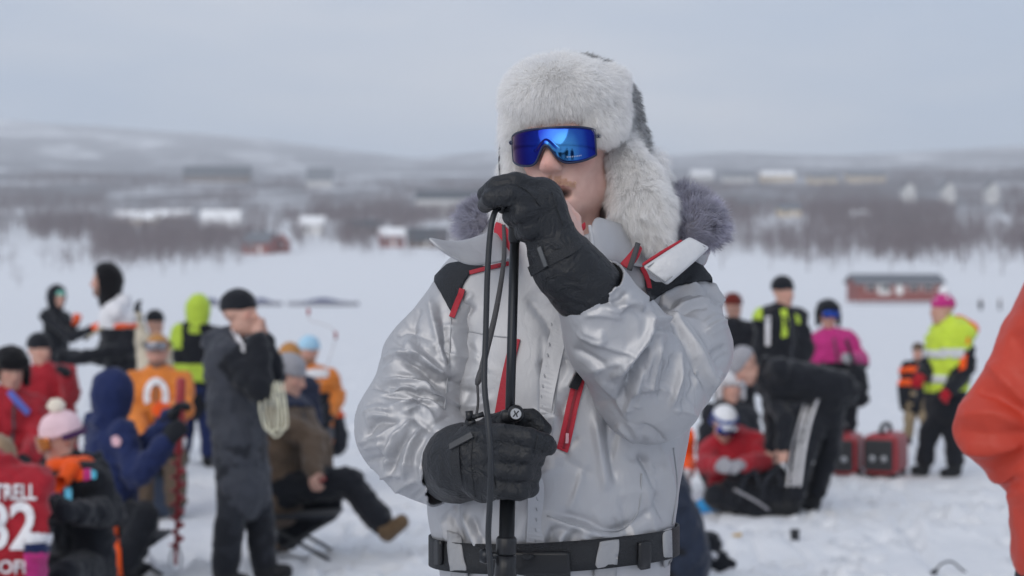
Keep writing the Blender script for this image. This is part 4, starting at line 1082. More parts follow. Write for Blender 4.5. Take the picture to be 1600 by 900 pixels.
p_bend = person('person in grey beanie and black track trousers with three white stripes, bending over', 13.3, -85, dict(head=(1164, 572), neck=(1196, 588), pelvis=(1290, 606), ela=(1226, 655, -0.18), wra=(1224, 698, -0.2), elb=(1210, 650, 0.18), wrb=(1205, 705, 0.1), kna=(1258, 700, -0.1), ana=(1238, 790, -0.1, 'g'), knb=(1296, 705, 0.12), anb=(1272, 788, 0.15, 'g')),
                BLACK, BLACK, hat=('beanie', GREYK), head_pitch=-50, hem=0.05, bulk=1.1, k=1.02)
pts0 = [P(1278, 622, 13.0), P(1262, 660, 13.0), P(1252, 705, 13.0), P(1242, 760, 13.0)]
bvT = BVHTree.FromPolygons([v.co[:] for v in p_bend['trousers'].data.vertices], [p.vertices[:] for p in p_bend['trousers'].data.polygons])
for off in (-9, 0, 9):
    r_ = []
    for a, b in spline([(1272, 615), (1258, 655), (1248, 700), (1240, 760)], 24):
        d = (Vector(P(a + off, b, 1.0)) - Vector((0, 0, CAMZ))).normalized(); h = bvT.ray_cast(Vector((0, 0, CAMZ)), d)
        if h[0] is None: continue
        r_.append((V(h[0]) - V(d) * 0.008, -V(d)))
    if len(r_) > 4:
        v, f = ribbon_mesh(V([x[0] for x in r_]), 0.022, V([x[1] for x in r_]), 0.004); obj('white_stripe', v, f, WHITE_F, p_bend['trousers'])

p_kneel = person('person in red jacket with white and blue cap kneeling over a black bag', 13.6, 8, dict(head=(1132, 662, -0.1), neck=(1146, 684), pelvis=(1148, 770, 0.15), ela=(1102, 725, -0.2), wra=(1122, 728, -0.42), elb=(1192, 722, -0.2), wrb=(1160, 726, -0.42), kna=(1118, 775, -0.3), knb=(1170, 775, -0.3), ana=(1118, 792, 0.15, 'g'), anb=(1170, 792, 0.15, 'g')),
                 RED_J, BLACK, hat=('cap', cloth(226, 228, 234)), gloves=GREYK, bulk=1.15, head_pitch=-28)
goggles(p_kneel, BLUEG, cloth(40, 60, 130), z=0.0)
copy_faces(p_kneel['hat'], lambda c, n: np.abs((c - p_kneel['J']['head']) @ p_kneel['HF'][:, 2] - 0.062) < 0.012, 'blue_band', cloth(60, 84, 150), 0.004)

p_vest = person('person in yellow reflective vest and pink bobble hat holding a red glove low', 16, -58, dict(head=(1472, 484), neck=(1482, 510), pelvis=(1478, 612), sha=(1508, 524, -0.1), ela=(1512, 574, -0.15), wra=(1482, 612, -0.3), elb=(1450, 570, 0.1), wrb=(1440, 590, -0.1), kna=(1490, 675, -0.05), knb=(1452, 675, 0.05), ana=(1492, 735, -0.05, 'g'), anb=(1444, 732, 0.05, 'g')),
                BLACK, BLACK, hat=('beanie', MAG), gloves=cloth(170, 24, 40), bulk=1.18, hem=0.12, head_yaw=-75)
def vest(c, n):
    out = (topx(c)[:, 1] < 612)
    for s in 'ab':
        for a, b in (('sh', 'el'), ('el', 'wr')):
            e, w = p_vest['J'][a + s], p_vest['J'][b + s]; u = np.clip((c - e) @ (w - e) / ((w - e) @ (w - e)), 0, 1); out &= ~((np.linalg.norm(c - e - u[:, None] * (w - e), axis=1) < 0.088) & (u > 0.05))
    return out & (topx(c)[:, 1] > 486)
vo_ = copy_faces(p_vest['jacket'], vest, 'reflective_vest', HIVIS, 0.012, p_vest['body'])
for y0 in (552, 592): copy_faces(vo_, lambda c, n: np.abs(topx(c)[:, 1] - y0) < 6, 'reflective_band', cloth(200, 204, 206), 0.008, vo_)
nk_ = p_vest['J']['neck']; piece('orange_hood', [('c', nk_ + V([0.10, 0.05, 0.02]), nk_ + V([0.2, 0.02, -0.02]), 0.075, 0.07, 0), ('c', nk_ + V([0.02, 0.06, 0.03]), nk_ + V([0.12, 0.05, 0.02]), 0.06, 0.07, 0.03)], 0.014, ORF, p_vest['body'], 3, 0.01)
sticker('orange_patch', [[(1506, 520), (1514, 518), (1515, 540), (1507, 541)]], p_vest['jacket'], ORF); sticker('orange_patch', [[(1500, 556), (1511, 553), (1509, 575), (1499, 580)]], p_vest['jacket'], ORF)
sticker('pale_print', [[(1459, 464), (1482, 462), (1483, 466), (1459, 469)]], p_vest['hat'], WHITE_F)
c_ = p_vest['LH'](0, -0.02, 0.16); sdf_obj('pompom', lambda p: d_ell(p, c_, (0.05, 0.05, 0.045)), c_ - 0.08, c_ + 0.08, 0.009, WHITE_F, p_vest['hat'], 1, disp=lambda v: 0.008 * vnoise(v * 90, 3))

p_child = person('child in black jacket with orange stripes and beige trousers behind the yellow vest', 19, -20, dict(head=(1434, 550), neck=(1436, 568), pelvis=(1434, 622)), BLACK, KHAKI, hat=('beanie', BROWN), k=0.72, gloves=BLACK, bulk=1.1)
for y0 in (578, 598): copy_faces(p_child['jacket'], lambda c, n: np.abs(topx(c)[:, 1] - y0) < 5, 'orange_stripe', ORF, 0.008)

person('person in dark navy jacket crouching right behind the singer, back rounded', 9.8, -60, dict(head=(985, 690, 0.1), neck=(1005, 720), pelvis=(1052, 850), kna=(985, 850, -0.1), knb=(1000, 850, 0.25), ana=(1040, 900, -0.1, 'g'), anb=(1050, 900, 0.25, 'g'), ela=(985, 800, -0.2), wra=(960, 830, -0.3), elb=(975, 800, 0.2), wrb=(950, 830, 0.1)), cloth(38, 46, 62), BLACK, hat=('beanie', BLACK), gloves=BLACK, bulk=1.25)
person('person in orange jacket sitting half hidden behind the silver jacket', 14, -30, dict(head=(1030, 640), neck=(1036, 672), pelvis=(1040, 760), elb=(1070, 715), wrb=(1074, 740, -0.3), kna=(1030, 765, -0.4), knb=(1062, 765, -0.4), ana=(1030, 795, -0.4, 'g'), anb=(1062, 795, -0.4, 'g')), ORF, BLACK, hat=('beanie', BLACK), gloves=WHITE_F, bulk=1.1)
person('person with pale grey fur hat sitting behind the kneeling red jacket', 15, 10, dict(head=(1142, 606), neck=(1142, 636), pelvis=(1135, 730), kna=(1115, 735, -0.4), knb=(1150, 735, -0.4), ana=(1115, 765, -0.4, 'g'), anb=(1150, 765, -0.4, 'g')), CHAR, BLACK, hat=('ushanka', cloth(196, 196, 200)), gloves=BLACK)

p_edge = person('person in orange red shell jacket cut off by the right edge', 4.6, -150, dict(head=(1742, 330), neck=(1730, 430), pelvis=(1722, 820), shb=(1628, 548, -0.02), elb=(1552, 668, -0.05), wrb=(1660, 788, 0.12), sha=(1840, 520, 0.1), ela=(1890, 680, 0.2), wra=(1850, 800, 0.2)), REDOR, BLACK, hat=('beanie', BLACK), gloves=BLACK, bulk=1.42, hem=0.02, res=0.72, k=1.04, fold=0.006)
_me = p_edge['jacket'].data; _v = np.zeros(len(_me.vertices) * 3, np.float32); _me.vertices.foreach_get('co', _v); _v = _v.reshape(-1, 3).astype(float); _n = np.zeros(len(_me.vertices) * 3, np.float32); _me.vertices.foreach_get('normal', _n); _n = _n.reshape(-1, 3)
_f = strokes_field(_v, _n, [([(1500, 700), (1545, 706), (1605, 690)], 9, 0.020), ([(1496, 655), (1545, 648), (1605, 668)], 9, 0.018), ([(1540, 565), (1572, 600), (1610, 640)], 9, 0.016), ([(1515, 740), (1560, 748), (1610, 730)], 8, 0.018), ([(1520, 610), (1560, 622), (1610, 655)], 8, -0.014), ([(1500, 676), (1550, 682), (1610, 678)], 7, -0.014), ([(1545, 785), (1580, 780), (1610, 762)], 8, 0.014), ([(1580, 520), (1600, 560)], 10, -0.01)])
_me.vertices.foreach_set('co', (_v + _n * _f[:, None]).astype(np.float32).ravel()); _me.update(); subsurf(p_edge['jacket'], 1)
for i, (px, m_) in enumerate(((1532, BLACK), (1562, CHAR), (1592, HIVIS))):
    person('tiny far off person on the lake ice, %s' % ('nearest the pink hat', 'in dark clothes, middle of three', 'in yellow top at the right edge')[i], 185, 20 + 40 * i, dict(neck=(px, 470.5), pelvis=(px, 479.5)), m_, BLACK, hat=('beanie', BLACK), res=2.2, group='tiny people far out on the ice')

# ------------------------------------------------------------------ things lying and standing about on the ice
def gnd(px, py):
    D = CAMZ * FPX / (py - HY); p = P(px, py, D); p[2] = ground_z(p[0], p[1]); return p
MAT_GRED = mat('red_plastic', (0.36, 0.035, 0.042), 0.4, var=0.08); MAT_GBLK = mat('dark_plastic', (0.022, 0.024, 0.028), 0.5); MAT_STEEL = mat('steel', (0.45, 0.46, 0.48), 0.35, 0.9)
def generator(px, py, yaw, label):
    c = gnd(px, py); e = empty('generator', c, yaw); tag(e, label, 'generator', 'red portable generators on the snow')
    Rm = rotz(yaw); W = lambda x, y, z: c + Rm @ V([x, y, z])
    def shell(p):
        q = (p - c) @ Rm
        d = d_box(q, (0, 0, 0.20), (0.15, 0.25, 0.17), 0.06); d = smin(d, d_box(q, (0, 0.02, 0.33), (0.10, 0.17, 0.05), 0.04), 0.04)
        return smax(d, -d_box(q, (0, -0.26, 0.20), (0.10, 0.03, 0.10), 0.02), 0.01)
    o = sdf_obj('casing', shell, c - V([0.35, 0.35, 0.03]), c + V([0.35, 0.35, 0.48]), 0.014, MAT_GRED, e, 1)
    mb = MB(); mb.box(W(0, -0.245, 0.20), (0.25, 0.05, 0.27), Rm, bevel=0.015); pn = mb.build('control_panel', MAT_GBLK, e)
    for i in range(6):
        mb = MB(); mb.box(W(-0.152, 0.0, 0.12 + i * 0.03), (0.012, 0.26, 0.012), Rm); mb.build('vent_slat', MAT_GBLK, e)
    for x in (-0.05, 0.05):
        mb = MB(); mb.tube(V([W(x, -0.268, 0.17), W(x, -0.276, 0.17)]), [0.028, 0.028], 14); mb.build('socket', MAT_STEEL, pn, True)
    hp = spline([W(0, -0.17, 0.34), W(0, -0.14, 0.43), W(0, 0.0, 0.455), W(0, 0.14, 0.43), W(0, 0.17, 0.34)], 16); v, f = tube_mesh(hp, 0.02, 10); obj('handle', v, f, MAT_GBLK, e)
    for x in (-0.11, 0.11):
        for y in (-0.18, 0.18):
            mb = MB(); mb.box(W(x, y, 0.015), (0.05, 0.06, 0.05), Rm, bevel=0.008); mb.build('foot', MAT_GBLK, e)
    return e
generator(1318, 744, -0.35, 'red generator with dark front beside the bending person'); generator(1384, 746, -0.45, 'red generator with carrying handle nearest the yellow vest')

def soft(name, label, cat, prims, m, h=0.014, amp=0.02, seed=1, group=None):
    lo, hi = prim_bounds(prims); v, q = sdf_mesh(lambda p: ev(p, prims), lo, hi, h); v = lap(v, edges_of(q), 2); v = v + vnormals(v, q) * cloth_folds(seed, amp)(v)[:, None]
    o = obj(name, v, q, m); tag(o, label, cat, group); return o
c = gnd(1186, 806); up = V([0, 0, 1.0])
bag = soft('duffel_bag', 'open black gear bag in front of the kneeling red jacket', 'bag', [('c', c + V([-0.18, 0, 0.12]), c + V([0.16, 0, 0.14]), 0.13, 0.13, 0), ('c', c + V([-0.16, 0.1, 0.2]), c + V([0.12, 0.12, 0.26]), 0.09, 0.10, 0.06), ('c', c + V([-0.05, -0.1, 0.06]), c + V([0.18, -0.06, 0.06]), 0.07, 0.06, 0.05)], BLACK, 0.014, 0.03)
for a in (-0.1, 0.06):
    v, f = ribbon_mesh(spline([c + V([a - 0.06, -0.14, 0.10]), c + V([a - 0.03, -0.16, 0.26]), c + V([a + 0.05, -0.13, 0.33]), c + V([a + 0.09, -0.15, 0.2])], 16), 0.035, (0, -1, 0.2), 0.006); obj('strap', v, f, CHAR, bag)
v, f = ribbon_mesh(spline([c + V([-0.2, -0.15, 0.2]), c + V([-0.05, -0.19, 0.12]), c + V([0.05, -0.17, 0.05])], 12), 0.018, (0, -1, 0.2), 0.006); obj('pale_trim', v, f, GREYK, bag)
c = gnd(1116, 800); soft('blue_mat', 'bright blue sitting mat under the kneeling person', 'mat', [('c', c + V([-0.08, 0.05, 0.03]), c + V([0.14, 0.0, 0.03]), 0.05, 0.05, 0), ('c', c + V([-0.05, 0.14, 0.04]), c + V([0.15, 0.1, 0.03]), 0.05, 0.04, 0.04)], cloth(60, 150, 215), 0.011, 0.012)
c = gnd(1344, 640); c = P(1346, 640, 15.8); 
bg = soft('shoulder_bag', 'black shoulder bag hanging beside the pink jacket', 'bag', [('c', P(1340, 585, 15.75), P(1344, 622, 15.75), 0.075, 0.085, 0), ('c', P(1332, 590, 15.75), P(1334, 618, 15.75), 0.06, 0.07, 0.05)], BLACK, 0.014, 0.02)
v, f = ribbon_mesh(spline([P(1336, 580, 15.68), P(1330, 555, 15.7), P(1322, 530, 15.8)], 10), 0.03, (0, -1, 0), 0.006); obj('strap', v, f, BLACK, bg)
c = gnd(1112, 905); pk = soft('backpack', 'black and white backpack on the snow behind the belt', 'backpack', [('c', c + V([-0.06, 0.1, 0.08]), c + V([0.0, 0.1, 0.14]), 0.09, 0.07, 0), ('c', c + V([0.0, 0.05, 0.06]), c + V([0.1, 0.0, 0.03]), 0.06, 0.045, 0.04)], BLACK, 0.011, 0.025)
copy_faces(pk, lambda c_, n: (vnoise(c_ * 22, 4) > 0.35), 'pale_patch', cloth(196, 198, 204), 0.004)
c = gnd(522, 702); bb = soft('rucksack', 'dark rucksack with orange flap beside the orange and white jacket', 'backpack', [('c', P(520, 655, 15.6), P(522, 690, 15.6), 0.10, 0.12, 0)], CHAR, 0.014, 0.02)
copy_faces(bb, lambda c_, n: (topx(c_)[:, 1] < 652) & (topx(c_)[:, 1] > 640), 'orange_flap', ORF, 0.01)
# cup, scraps, wire
c = gnd(1242, 851); mb = MB(); mb.tube(V([c - V([0, 0, 0.01]), c + V([0, 0, 0.075]), c + V([0, 0, 0.08])]), [0.026, 0.031, 0.029], 18); o = mb.build('cup', MAT_GBLK, None, True); tag(o, 'small black cup standing alone on the trodden snow', 'cup')
v, f = tube_mesh(V([c + V([math.cos(t) * 0.031, math.sin(t) * 0.031, 0.082]) for t in np.linspace(0, 6.2832, 20)]), 0.003, 6, False); obj('rim', v, f, GREYCOAT, o)
for px, py, t in ((1114, 843, 'nearest the singer'), (1152, 846, 'left of the black cup')):
    c = gnd(px, py); soft('yellow_scrap', 'small crumpled yellow scrap on the snow, ' + t, 'scrap', [('c', c + V([-0.03, 0, 0.01]), c + V([0.03, 0.02, 0.012]), 0.014, 0.012, 0), ('c', c + V([0.0, -0.02, 0.01]), c + V([0.02, 0.02, 0.02]), 0.01, 0.01, 0.01)], cloth(196, 160, 90), 0.007, 0.008)
c = gnd(1462, 896); pts = [c + V([0, 0, 0.02]), c + V([0.03, 0.02, 0.06]), c + V([0.10, 0.05, 0.075]), c + V([0.16, 0.04, 0.03]), c + V([0.2, 0.0, 0.0])]
v, f = tube_mesh(spline(pts, 24), 0.006, 8); o = obj('wire_loop', v, f, MAT_CABLE if 'MAT_CABLE' in globals() else MAT_GBLK); tag(o, 'black wire loop sticking out of the snow at lower right', 'wire')
v, f = tube_mesh(V([c + V([-0.03, -0.01, 0.012]), c + V([0.005, 0, 0.03])]), [0.014, 0.016], 10); obj('plug', v, f, MAT_GBLK, o)
# ice auger
b0, b1 = P(274, 884, 10.9), P(283, 590, 10.9); b0[2] = ground_z(b0[0], b0[1]) + 0.0; ad = nrm(b1 - b0); L = np.linalg.norm(b1 - b0)
e1 = nrm(np.cross(ad, [0, 1, 0])); e2 = np.cross(ad, e1)
au = empty('ice_auger', b0); tag(au, 'red spiral ice auger standing upright in the snow', 'ice auger')
mb = MB(); mb.tube(V([b0 + ad * 0.05, b1]), [0.012, 0.012], 10); mb.build('shaft', MAT_GRED, au, True)
sv_, sf_ = [], []; n = 150
for i in range(n):
    t = i / (n - 1); th = t * 2 * math.pi * 6.2; q = b0 + ad * (0.16 + t * 0.50); rad = e1 * math.cos(th) + e2 * math.sin(th)
    sv_ += [q + rad * 0.012, q + rad * 0.046 + ad * 0.004]
for i in range(n - 1): sf_.append((2 * i, 2 * i + 1, 2 * i + 3, 2 * i + 2))
o = obj('spiral_blade', V(sv_), sf_, MAT_GRED, au); solid(o, 0.005, 0)
mb = MB(); mb.tube(V([b0 + ad * 0.70, b0 + ad * 0.72, b1 - ad * 0.02, b1]), [0.02, 0.03, 0.03, 0.022], 14); gp_ = mb.build('handle_sleeve', MAT_GRED, au, True)
mb = MB(); mb.tube(V([b0 + ad * 0.74 - e1 * 0.028, b0 + ad * 0.80 - e1 * 0.028]), [0.018, 0.018], 10); mb.build('white_label', WHITE_F, gp_, True)
mb = MB(); mb.tube(spline([b0 + ad * 0.86, b0 + ad * 0.84 + e1 * 0.05, b0 + ad * 0.76 + e1 * 0.06, b0 + ad * 0.68 + e1 * 0.03], 10), [0.012] * 10, 8); mb.build('crank_grip', MAT_GBLK, au, True)
for s in (-1, 1):
    mb = MB(); mb.tube(V([b0 + ad * 0.18 + e1 * s * 0.01, b0 + ad * 0.10 + e1 * s * 0.035, b0 - ad * 0.02 + e1 * s * 0.03]), [0.007, 0.007, 0.005], 8); mb.build('cutting_blade', MAT_STEEL, au, True)
# seats
def stool(label, c, w=0.36, hgt=0.40, name='folding_stool'):
    e = empty(name, (c[0], c[1], ground_z(c[0], c[1]))); tag(e, label, 'stool'); zt = c[2]; zg = ground_z(c[0], c[1])
    mb = MB(); mb.box((c[0], c[1], zt), (w, w * 0.9, 0.025), bevel=0.008); mb.build('seat', CHAR, e, True)
    for y in (-1, 1):
        for s in (-1, 1):
            mb = MB(); mb.tube(V([(c[0] + s * w * 0.46, c[1] + y * w * 0.4, zt - 0.01), (c[0] - s * w * 0.46, c[1] + y * (w * 0.4 + 0.02 * s), zg)]), [0.011, 0.011], 8); mb.build('leg', MAT_GBLK, e, True)
    return e
pv_ = p_navy['J']['pelvis']; stool('black folding stool under the navy hooded person', V([pv_[0] + 0.08, pv_[1], pv_[2] - 0.15]), 0.46)
pv_ = p_brown['J']['pelvis']; ch = stool('black folding camp chair under the lounging brown jacket', V([pv_[0] + 0.12, pv_[1], pv_[2] - 0.17]), 0.50, name='camp_chair')
z_ = pv_[2] - 0.16; mb = MB(); mb.box((pv_[0] - 0.17, pv_[1], z_ + 0.24), (0.03, 0.46, 0.34), bevel=0.01); mb.build('backrest', CHAR, ch, True)
for s in (-1, 1):
    mb = MB(); mb.tube(V([(pv_[0] - 0.14, pv_[1] + s * 0.24, z_ - 0.02), (pv_[0] - 0.18, pv_[1] + s * 0.24, z_ + 0.42)]), [0.011, 0.011], 8); mb.build('back_post', MAT_GBLK, ch, True)
def seat_box(pr, label, m):
    pv = pr['J']['pelvis']; z0 = ground_z(pv[0], pv[1]); h_ = max(0.12, pv[2] - 0.13 - z0); e = empty('fishing_box', (pv[0], pv[1], z0)); tag(e, label, 'box')
    mb = MB(); mb.box((pv[0], pv[1], z0 + h_ * 0.42), (0.34, 0.28, h_ * 0.84), bevel=0.015); mb.build('tub', m, e, True)
    mb = MB(); mb.box((pv[0], pv[1], z0 + h_ * 0.92), (0.37, 0.31, h_ * 0.14), bevel=0.012); mb.build('lid', MAT_GBLK, e, True)
seat_box(p_orange, 'fishing box that the orange jersey sits on', cloth(70, 80, 100)); seat_box(p_ow, 'fishing box that the orange and white jacket sits on', cloth(90, 92, 96)); seat_box(p_redA, 'fishing box under the person in the big black fur hat', cloth(60, 62, 70)); seat_box(p_pom, 'low fishing box under the bobble hat person', cloth(60, 62, 70))
# rope, cup, rod
rp_ = empty('rope_bundle', P(428, 640, 10.0)); tag(rp_, 'bundle of off white rope hanging from the forearm of the grey coat', 'rope'); MAT_ROPE = cloth(214, 212, 190)
for i in range(4):
    a = 418 + i * 6; v, f = tube_mesh(spline([P(a, 596, 10.0 - 0.02 * i), P(a - 12 + i * 3, 630, 9.93), P(a - 4, 668 + 6 * (i % 3), 9.92), P(a + 12, 672 - 5 * (i % 2), 9.94), P(a + 14 - i, 635, 9.95), P(a + 6, 598, 9.98)], 24), 0.0055, 7); obj('rope_coil', v, f, MAT_ROPE, rp_)
c = P(497, 748, 10.95); mb = MB(); mb.tube(V([c - V([0.03, 0, 0.02]), c + V([0.035, 0, 0.02]), c + V([0.04, 0, 0.022])]), [0.026, 0.03, 0.02], 14); o = mb.build('red_cup', MAT_GRED, None, True); tag(o, 'small red cup held in the hands of the brown jacket', 'cup'); mb = MB(); mb.tube(V([c + V([0.04, 0, 0.022]), c + V([0.05, 0, 0.026])]), [0.022, 0.022], 14); mb.build('lid', MAT_GBLK, o, True)
rod = spline([P(482, 482, 15.0), P(484, 500, 15.0), P(508, 508, 15.0), P(524, 520, 15.0), P(520, 545, 15.1), P(500, 600, 15.2)], 30); v, f = tube_mesh(rod, 0.0035, 6); o = obj('fishing_rod', v, f, mat('pale_rod', (0.55, 0.5, 0.5), 0.4)); tag(o, 'thin bent fishing rod with red ends above the orange and white jacket', 'fishing rod')
v, f = tube_mesh(rod[:4], 0.012, 8); obj('red_tip', v, f, MAT_GRED, o); v, f = tube_mesh(rod[17:21], 0.012, 8); obj('red_grip', v, f, MAT_GRED, o)
c = gnd(150, 470) if False else P(150, 548, 15.2)
v, f = tube_mesh(V([P(133, 530, 15.4), P(160, 512, 15.0)]), [0.012, 0.010], 8); o = obj('walking_stick', v, f, mat('pale_wood', (0.4, 0.33, 0.2), 0.6)); tag(o, 'pale stick held by the black arm of the white jersey', 'stick'); v, f = tube_mesh(V([P(133, 530, 15.4), P(138, 527, 15.32)]), [0.015, 0.015], 8); obj('grip', v, f, MAT_GBLK, o)
# covered boats far out
def boat(px, py, wpx, label):
    D = 240.0; c = P(px, py, D); c[2] = terrain(V([c[0]]), V([D]))[0]; Lb = wpx * D / FPX; e = empty('covered_boat', c); tag(e, label, 'boat', 'boats pulled up on the far ice')
    n = 14; vs = []; fs = []
    for i in range(n):
        t = i / (n - 1) * 2 - 1; w = 0.9 * (1 - abs(t) ** 3) + 0.05; x = c[0] + t * Lb / 2
        for y, z in ((-w, 0.05), (-w * 1.15, 0.5), (0, 0.55 + 0.55 * math.exp(-(t * 2.5) ** 2)), (w * 1.15, 0.5), (w, 0.05)): vs.append((x, c[1] + y, c[2] + z))
    hull = [(i * 5 + a, i * 5 + a + 1, i * 5 + a + 6, i * 5 + a + 5) for i in range(n - 1) for a in (0, 3)]; tarp = [(i * 5 + a, i * 5 + a + 1, i * 5 + a + 6, i * 5 + a + 5) for i in range(n - 1) for a in (1, 2)]
    for nm, ff, m_ in (('hull', hull, GREYK), ('tarpaulin', tarp, cloth(84, 90, 122))):
        u, inv = np.unique(V(ff), return_inverse=True); solid(obj(nm, V(vs)[u], inv.reshape(-1, 4), m_, e), 0.05, 0)
boat(505, 476, 112, 'boat under dark blue tarpaulin far out on the ice, between coat and singer'); boat(408, 471, 66, 'smaller boat under blue tarpaulin behind the black beanie'); boat(330, 469, 50, 'small boat under blue tarpaulin beyond the lime hood')

# ------------------------------------------------------------------ the singer
def silver_nodes(nt, b, tc):
    L = nt.links.new; N = nt.nodes.new
    mp = N('ShaderNodeMapping'); mp.inputs['Scale'].default_value = (1, 1, 0.55); L(tc.outputs['Object'], mp.inputs['Vector'])
    n1 = N('ShaderNodeTexNoise'); n1.inputs['Scale'].default_value = 22; n1.inputs['Detail'].default_value = 3; n1.inputs['Distortion'].default_value = 1.2
    n2 = N('ShaderNodeTexNoise'); n2.inputs['Scale'].default_value = 75; n2.inputs['Detail'].default_value = 4; n2.inputs['Distortion'].default_value = 0.8
    n3 = N('ShaderNodeTexNoise'); n3.inputs['Scale'].default_value = 900; n3.inputs['Detail'].default_value = 1
    for n in (n1, n2): L(mp.outputs[0], n.inputs['Vector'])
    L(tc.outputs['Object'], n3.inputs['Vector'])
    a = N('ShaderNodeMath'); a.operation = 'MULTIPLY_ADD'; a.inputs[1].default_value = 0.16; L(n2.outputs['Fac'], a.inputs[0]); L(n1.outputs['Fac'], a.inputs[2])
    c = N('ShaderNodeMath'); c.operation = 'MULTIPLY_ADD'; c.inputs[1].default_value = 0.03; L(n3.outputs['Fac'], c.inputs[0]); L(a.outputs[0], c.inputs[2])
    wv_ = N('ShaderNodeVectorMath'); wv_.operation = 'MULTIPLY_ADD'; wv_.inputs[1].default_value = (0.05, 0.05, 0.05); L(n1.outputs['Color'], wv_.inputs[0]); L(mp.outputs[0], wv_.inputs[2])
    vo = N('ShaderNodeTexVoronoi'); vo.inputs['Scale'].default_value = 9; L(wv_.outputs[0], vo.inputs['Vector'])
    e = N('ShaderNodeMath'); e.operation = 'MULTIPLY_ADD'; e.inputs[1].default_value = 0.3; L(vo.outputs['Distance'], e.inputs[0]); L(c.outputs[0], e.inputs[2])
    bp = N('ShaderNodeBump'); bp.inputs['Strength'].default_value = 0.24; bp.inputs['Distance'].default_value = 0.010
    L(e.outputs[0], bp.inputs['Height']); L(bp.outputs['Normal'], b.inputs['Normal'])
    r = N('ShaderNodeMapRange'); r.inputs['To Min'].default_value = 0.47; r.inputs['To Max'].default_value = 0.61
    L(n1.outputs['Fac'], r.inputs['Value']); L(r.outputs[0], b.inputs['Roughness'])
    d = N('ShaderNodeTexNoise'); d.inputs['Scale'].default_value = 5; d.inputs['Detail'].default_value = 6; L(tc.outputs['Object'], d.inputs['Vector'])
    mx = N('ShaderNodeMix'); mx.data_type = 'RGBA'; mx.inputs['A'].default_value = (0.40, 0.405, 0.425, 1); mx.inputs['B'].default_value = (0.51, 0.515, 0.535, 1)
    L(d.outputs['Fac'], mx.inputs['Factor']); L(mx.outputs['Result'], b.inputs['Base Color'])
MAT_SILVER = mat('silver_shell', (0.6, 0.61, 0.62), 0.4, metal=0.52, build=silver_nodes)
MAT_SILVERMATT = mat('silver_tab', (0.62, 0.625, 0.64), 0.55, metal=0.25, bump=0.3, bscale=60, var=0.08, vscale=15)
MAT_LOOP = mat('loop_cloth', (0.34, 0.345, 0.36), 0.6, metal=0.2, bump=0.3, bscale=60, var=0.1)
MAT_SEAM = mat('grey_thread', (0.36, 0.37, 0.39), 0.7)
MAT_JBLACK = mat('black_panel', (0.018, 0.021, 0.027), 0.62, bump=0.3, bscale=300, spec=0.3)
MAT_JRED = mat('red_trim', (0.42, 0.018, 0.035), 0.55, bump=0.2, bscale=200)
MAT_WEB = mat('black_webbing', (0.016, 0.018, 0.022), 0.6, bump=0.4, bscale=400)
MAT_PLASTIC = mat('black_plastic', (0.014, 0.015, 0.018), 0.35)
def glove_nodes(nt, b, tc):
    L = nt.links.new; N = nt.nodes.new
    n1 = N('ShaderNodeTexNoise'); n1.inputs['Scale'].default_value = 40; n1.inputs['Detail'].default_value = 3; n1.inputs['Distortion'].default_value = 1.5
    n2 = N('ShaderNodeTexNoise'); n2.inputs['Scale'].default_value = 500; n2.inputs['Detail'].default_value = 2
    for n in (n1, n2): L(tc.outputs['Object'], n.inputs['Vector'])
    a = N('ShaderNodeMath'); a.operation = 'MULTIPLY_ADD'; a.inputs[1].default_value = 0.10; L(n2.outputs['Fac'], a.inputs[0]); L(n1.outputs['Fac'], a.inputs[2])
    bp = N('ShaderNodeBump'); bp.inputs['Strength'].default_value = 0.7; bp.inputs['Distance'].default_value = 0.010
    L(a.outputs[0], bp.inputs['Height']); L(bp.outputs['Normal'], b.inputs['Normal'])
MAT_GLOVE = mat('glove_leather', (0.012, 0.014, 0.018), 0.5, spec=0.4, build=glove_nodes)
def hair_nodes(nt, b, tc):
    """thin hairs let half of the light through"""
    tr = nt.nodes.new('ShaderNodeBsdfTranslucent'); mx = nt.nodes.new('ShaderNodeMixShader'); mx.inputs[0].default_value = 0.68
    src = b.inputs['Base Color'].links[0].from_socket; nt.links.new(src, tr.inputs['Color'])
    out = [n for n in nt.nodes if n.type == 'OUTPUT_MATERIAL'][0]
    nt.links.new(b.outputs[0], mx.inputs[1]); nt.links.new(tr.outputs[0], mx.inputs[2]); nt.links.new(mx.outputs[0], out.inputs['Surface'])
MAT_FURW = mat('white_fur', (0.985, 0.98, 0.975), 0.7, var=0.015, vscale=30, spec=0.1, build=hair_nodes)
MAT_FURG = mat('grey_fur', (0.50, 0.49, 0.56), 0.7, var=0.7, vscale=28, spec=0.2, build=hair_nodes)
MAT_CROWN = mat('grey_pile', (0.34, 0.345, 0.355), 0.85, var=0.95, vscale=48, spec=0.2)
MAT_STRAP = mat('grey_cord', (0.07, 0.07, 0.075), 0.7, bump=0.3, bscale=300)

HC = M(889, 233, 0.02)
HF = frame_from((-math.sin(R(20)), -math.cos(R(20)), -0.02), (-0.05, 0, 1))
HS = 1.04
hl = lambda *c: HC + HF @ (V(c, float) * HS)

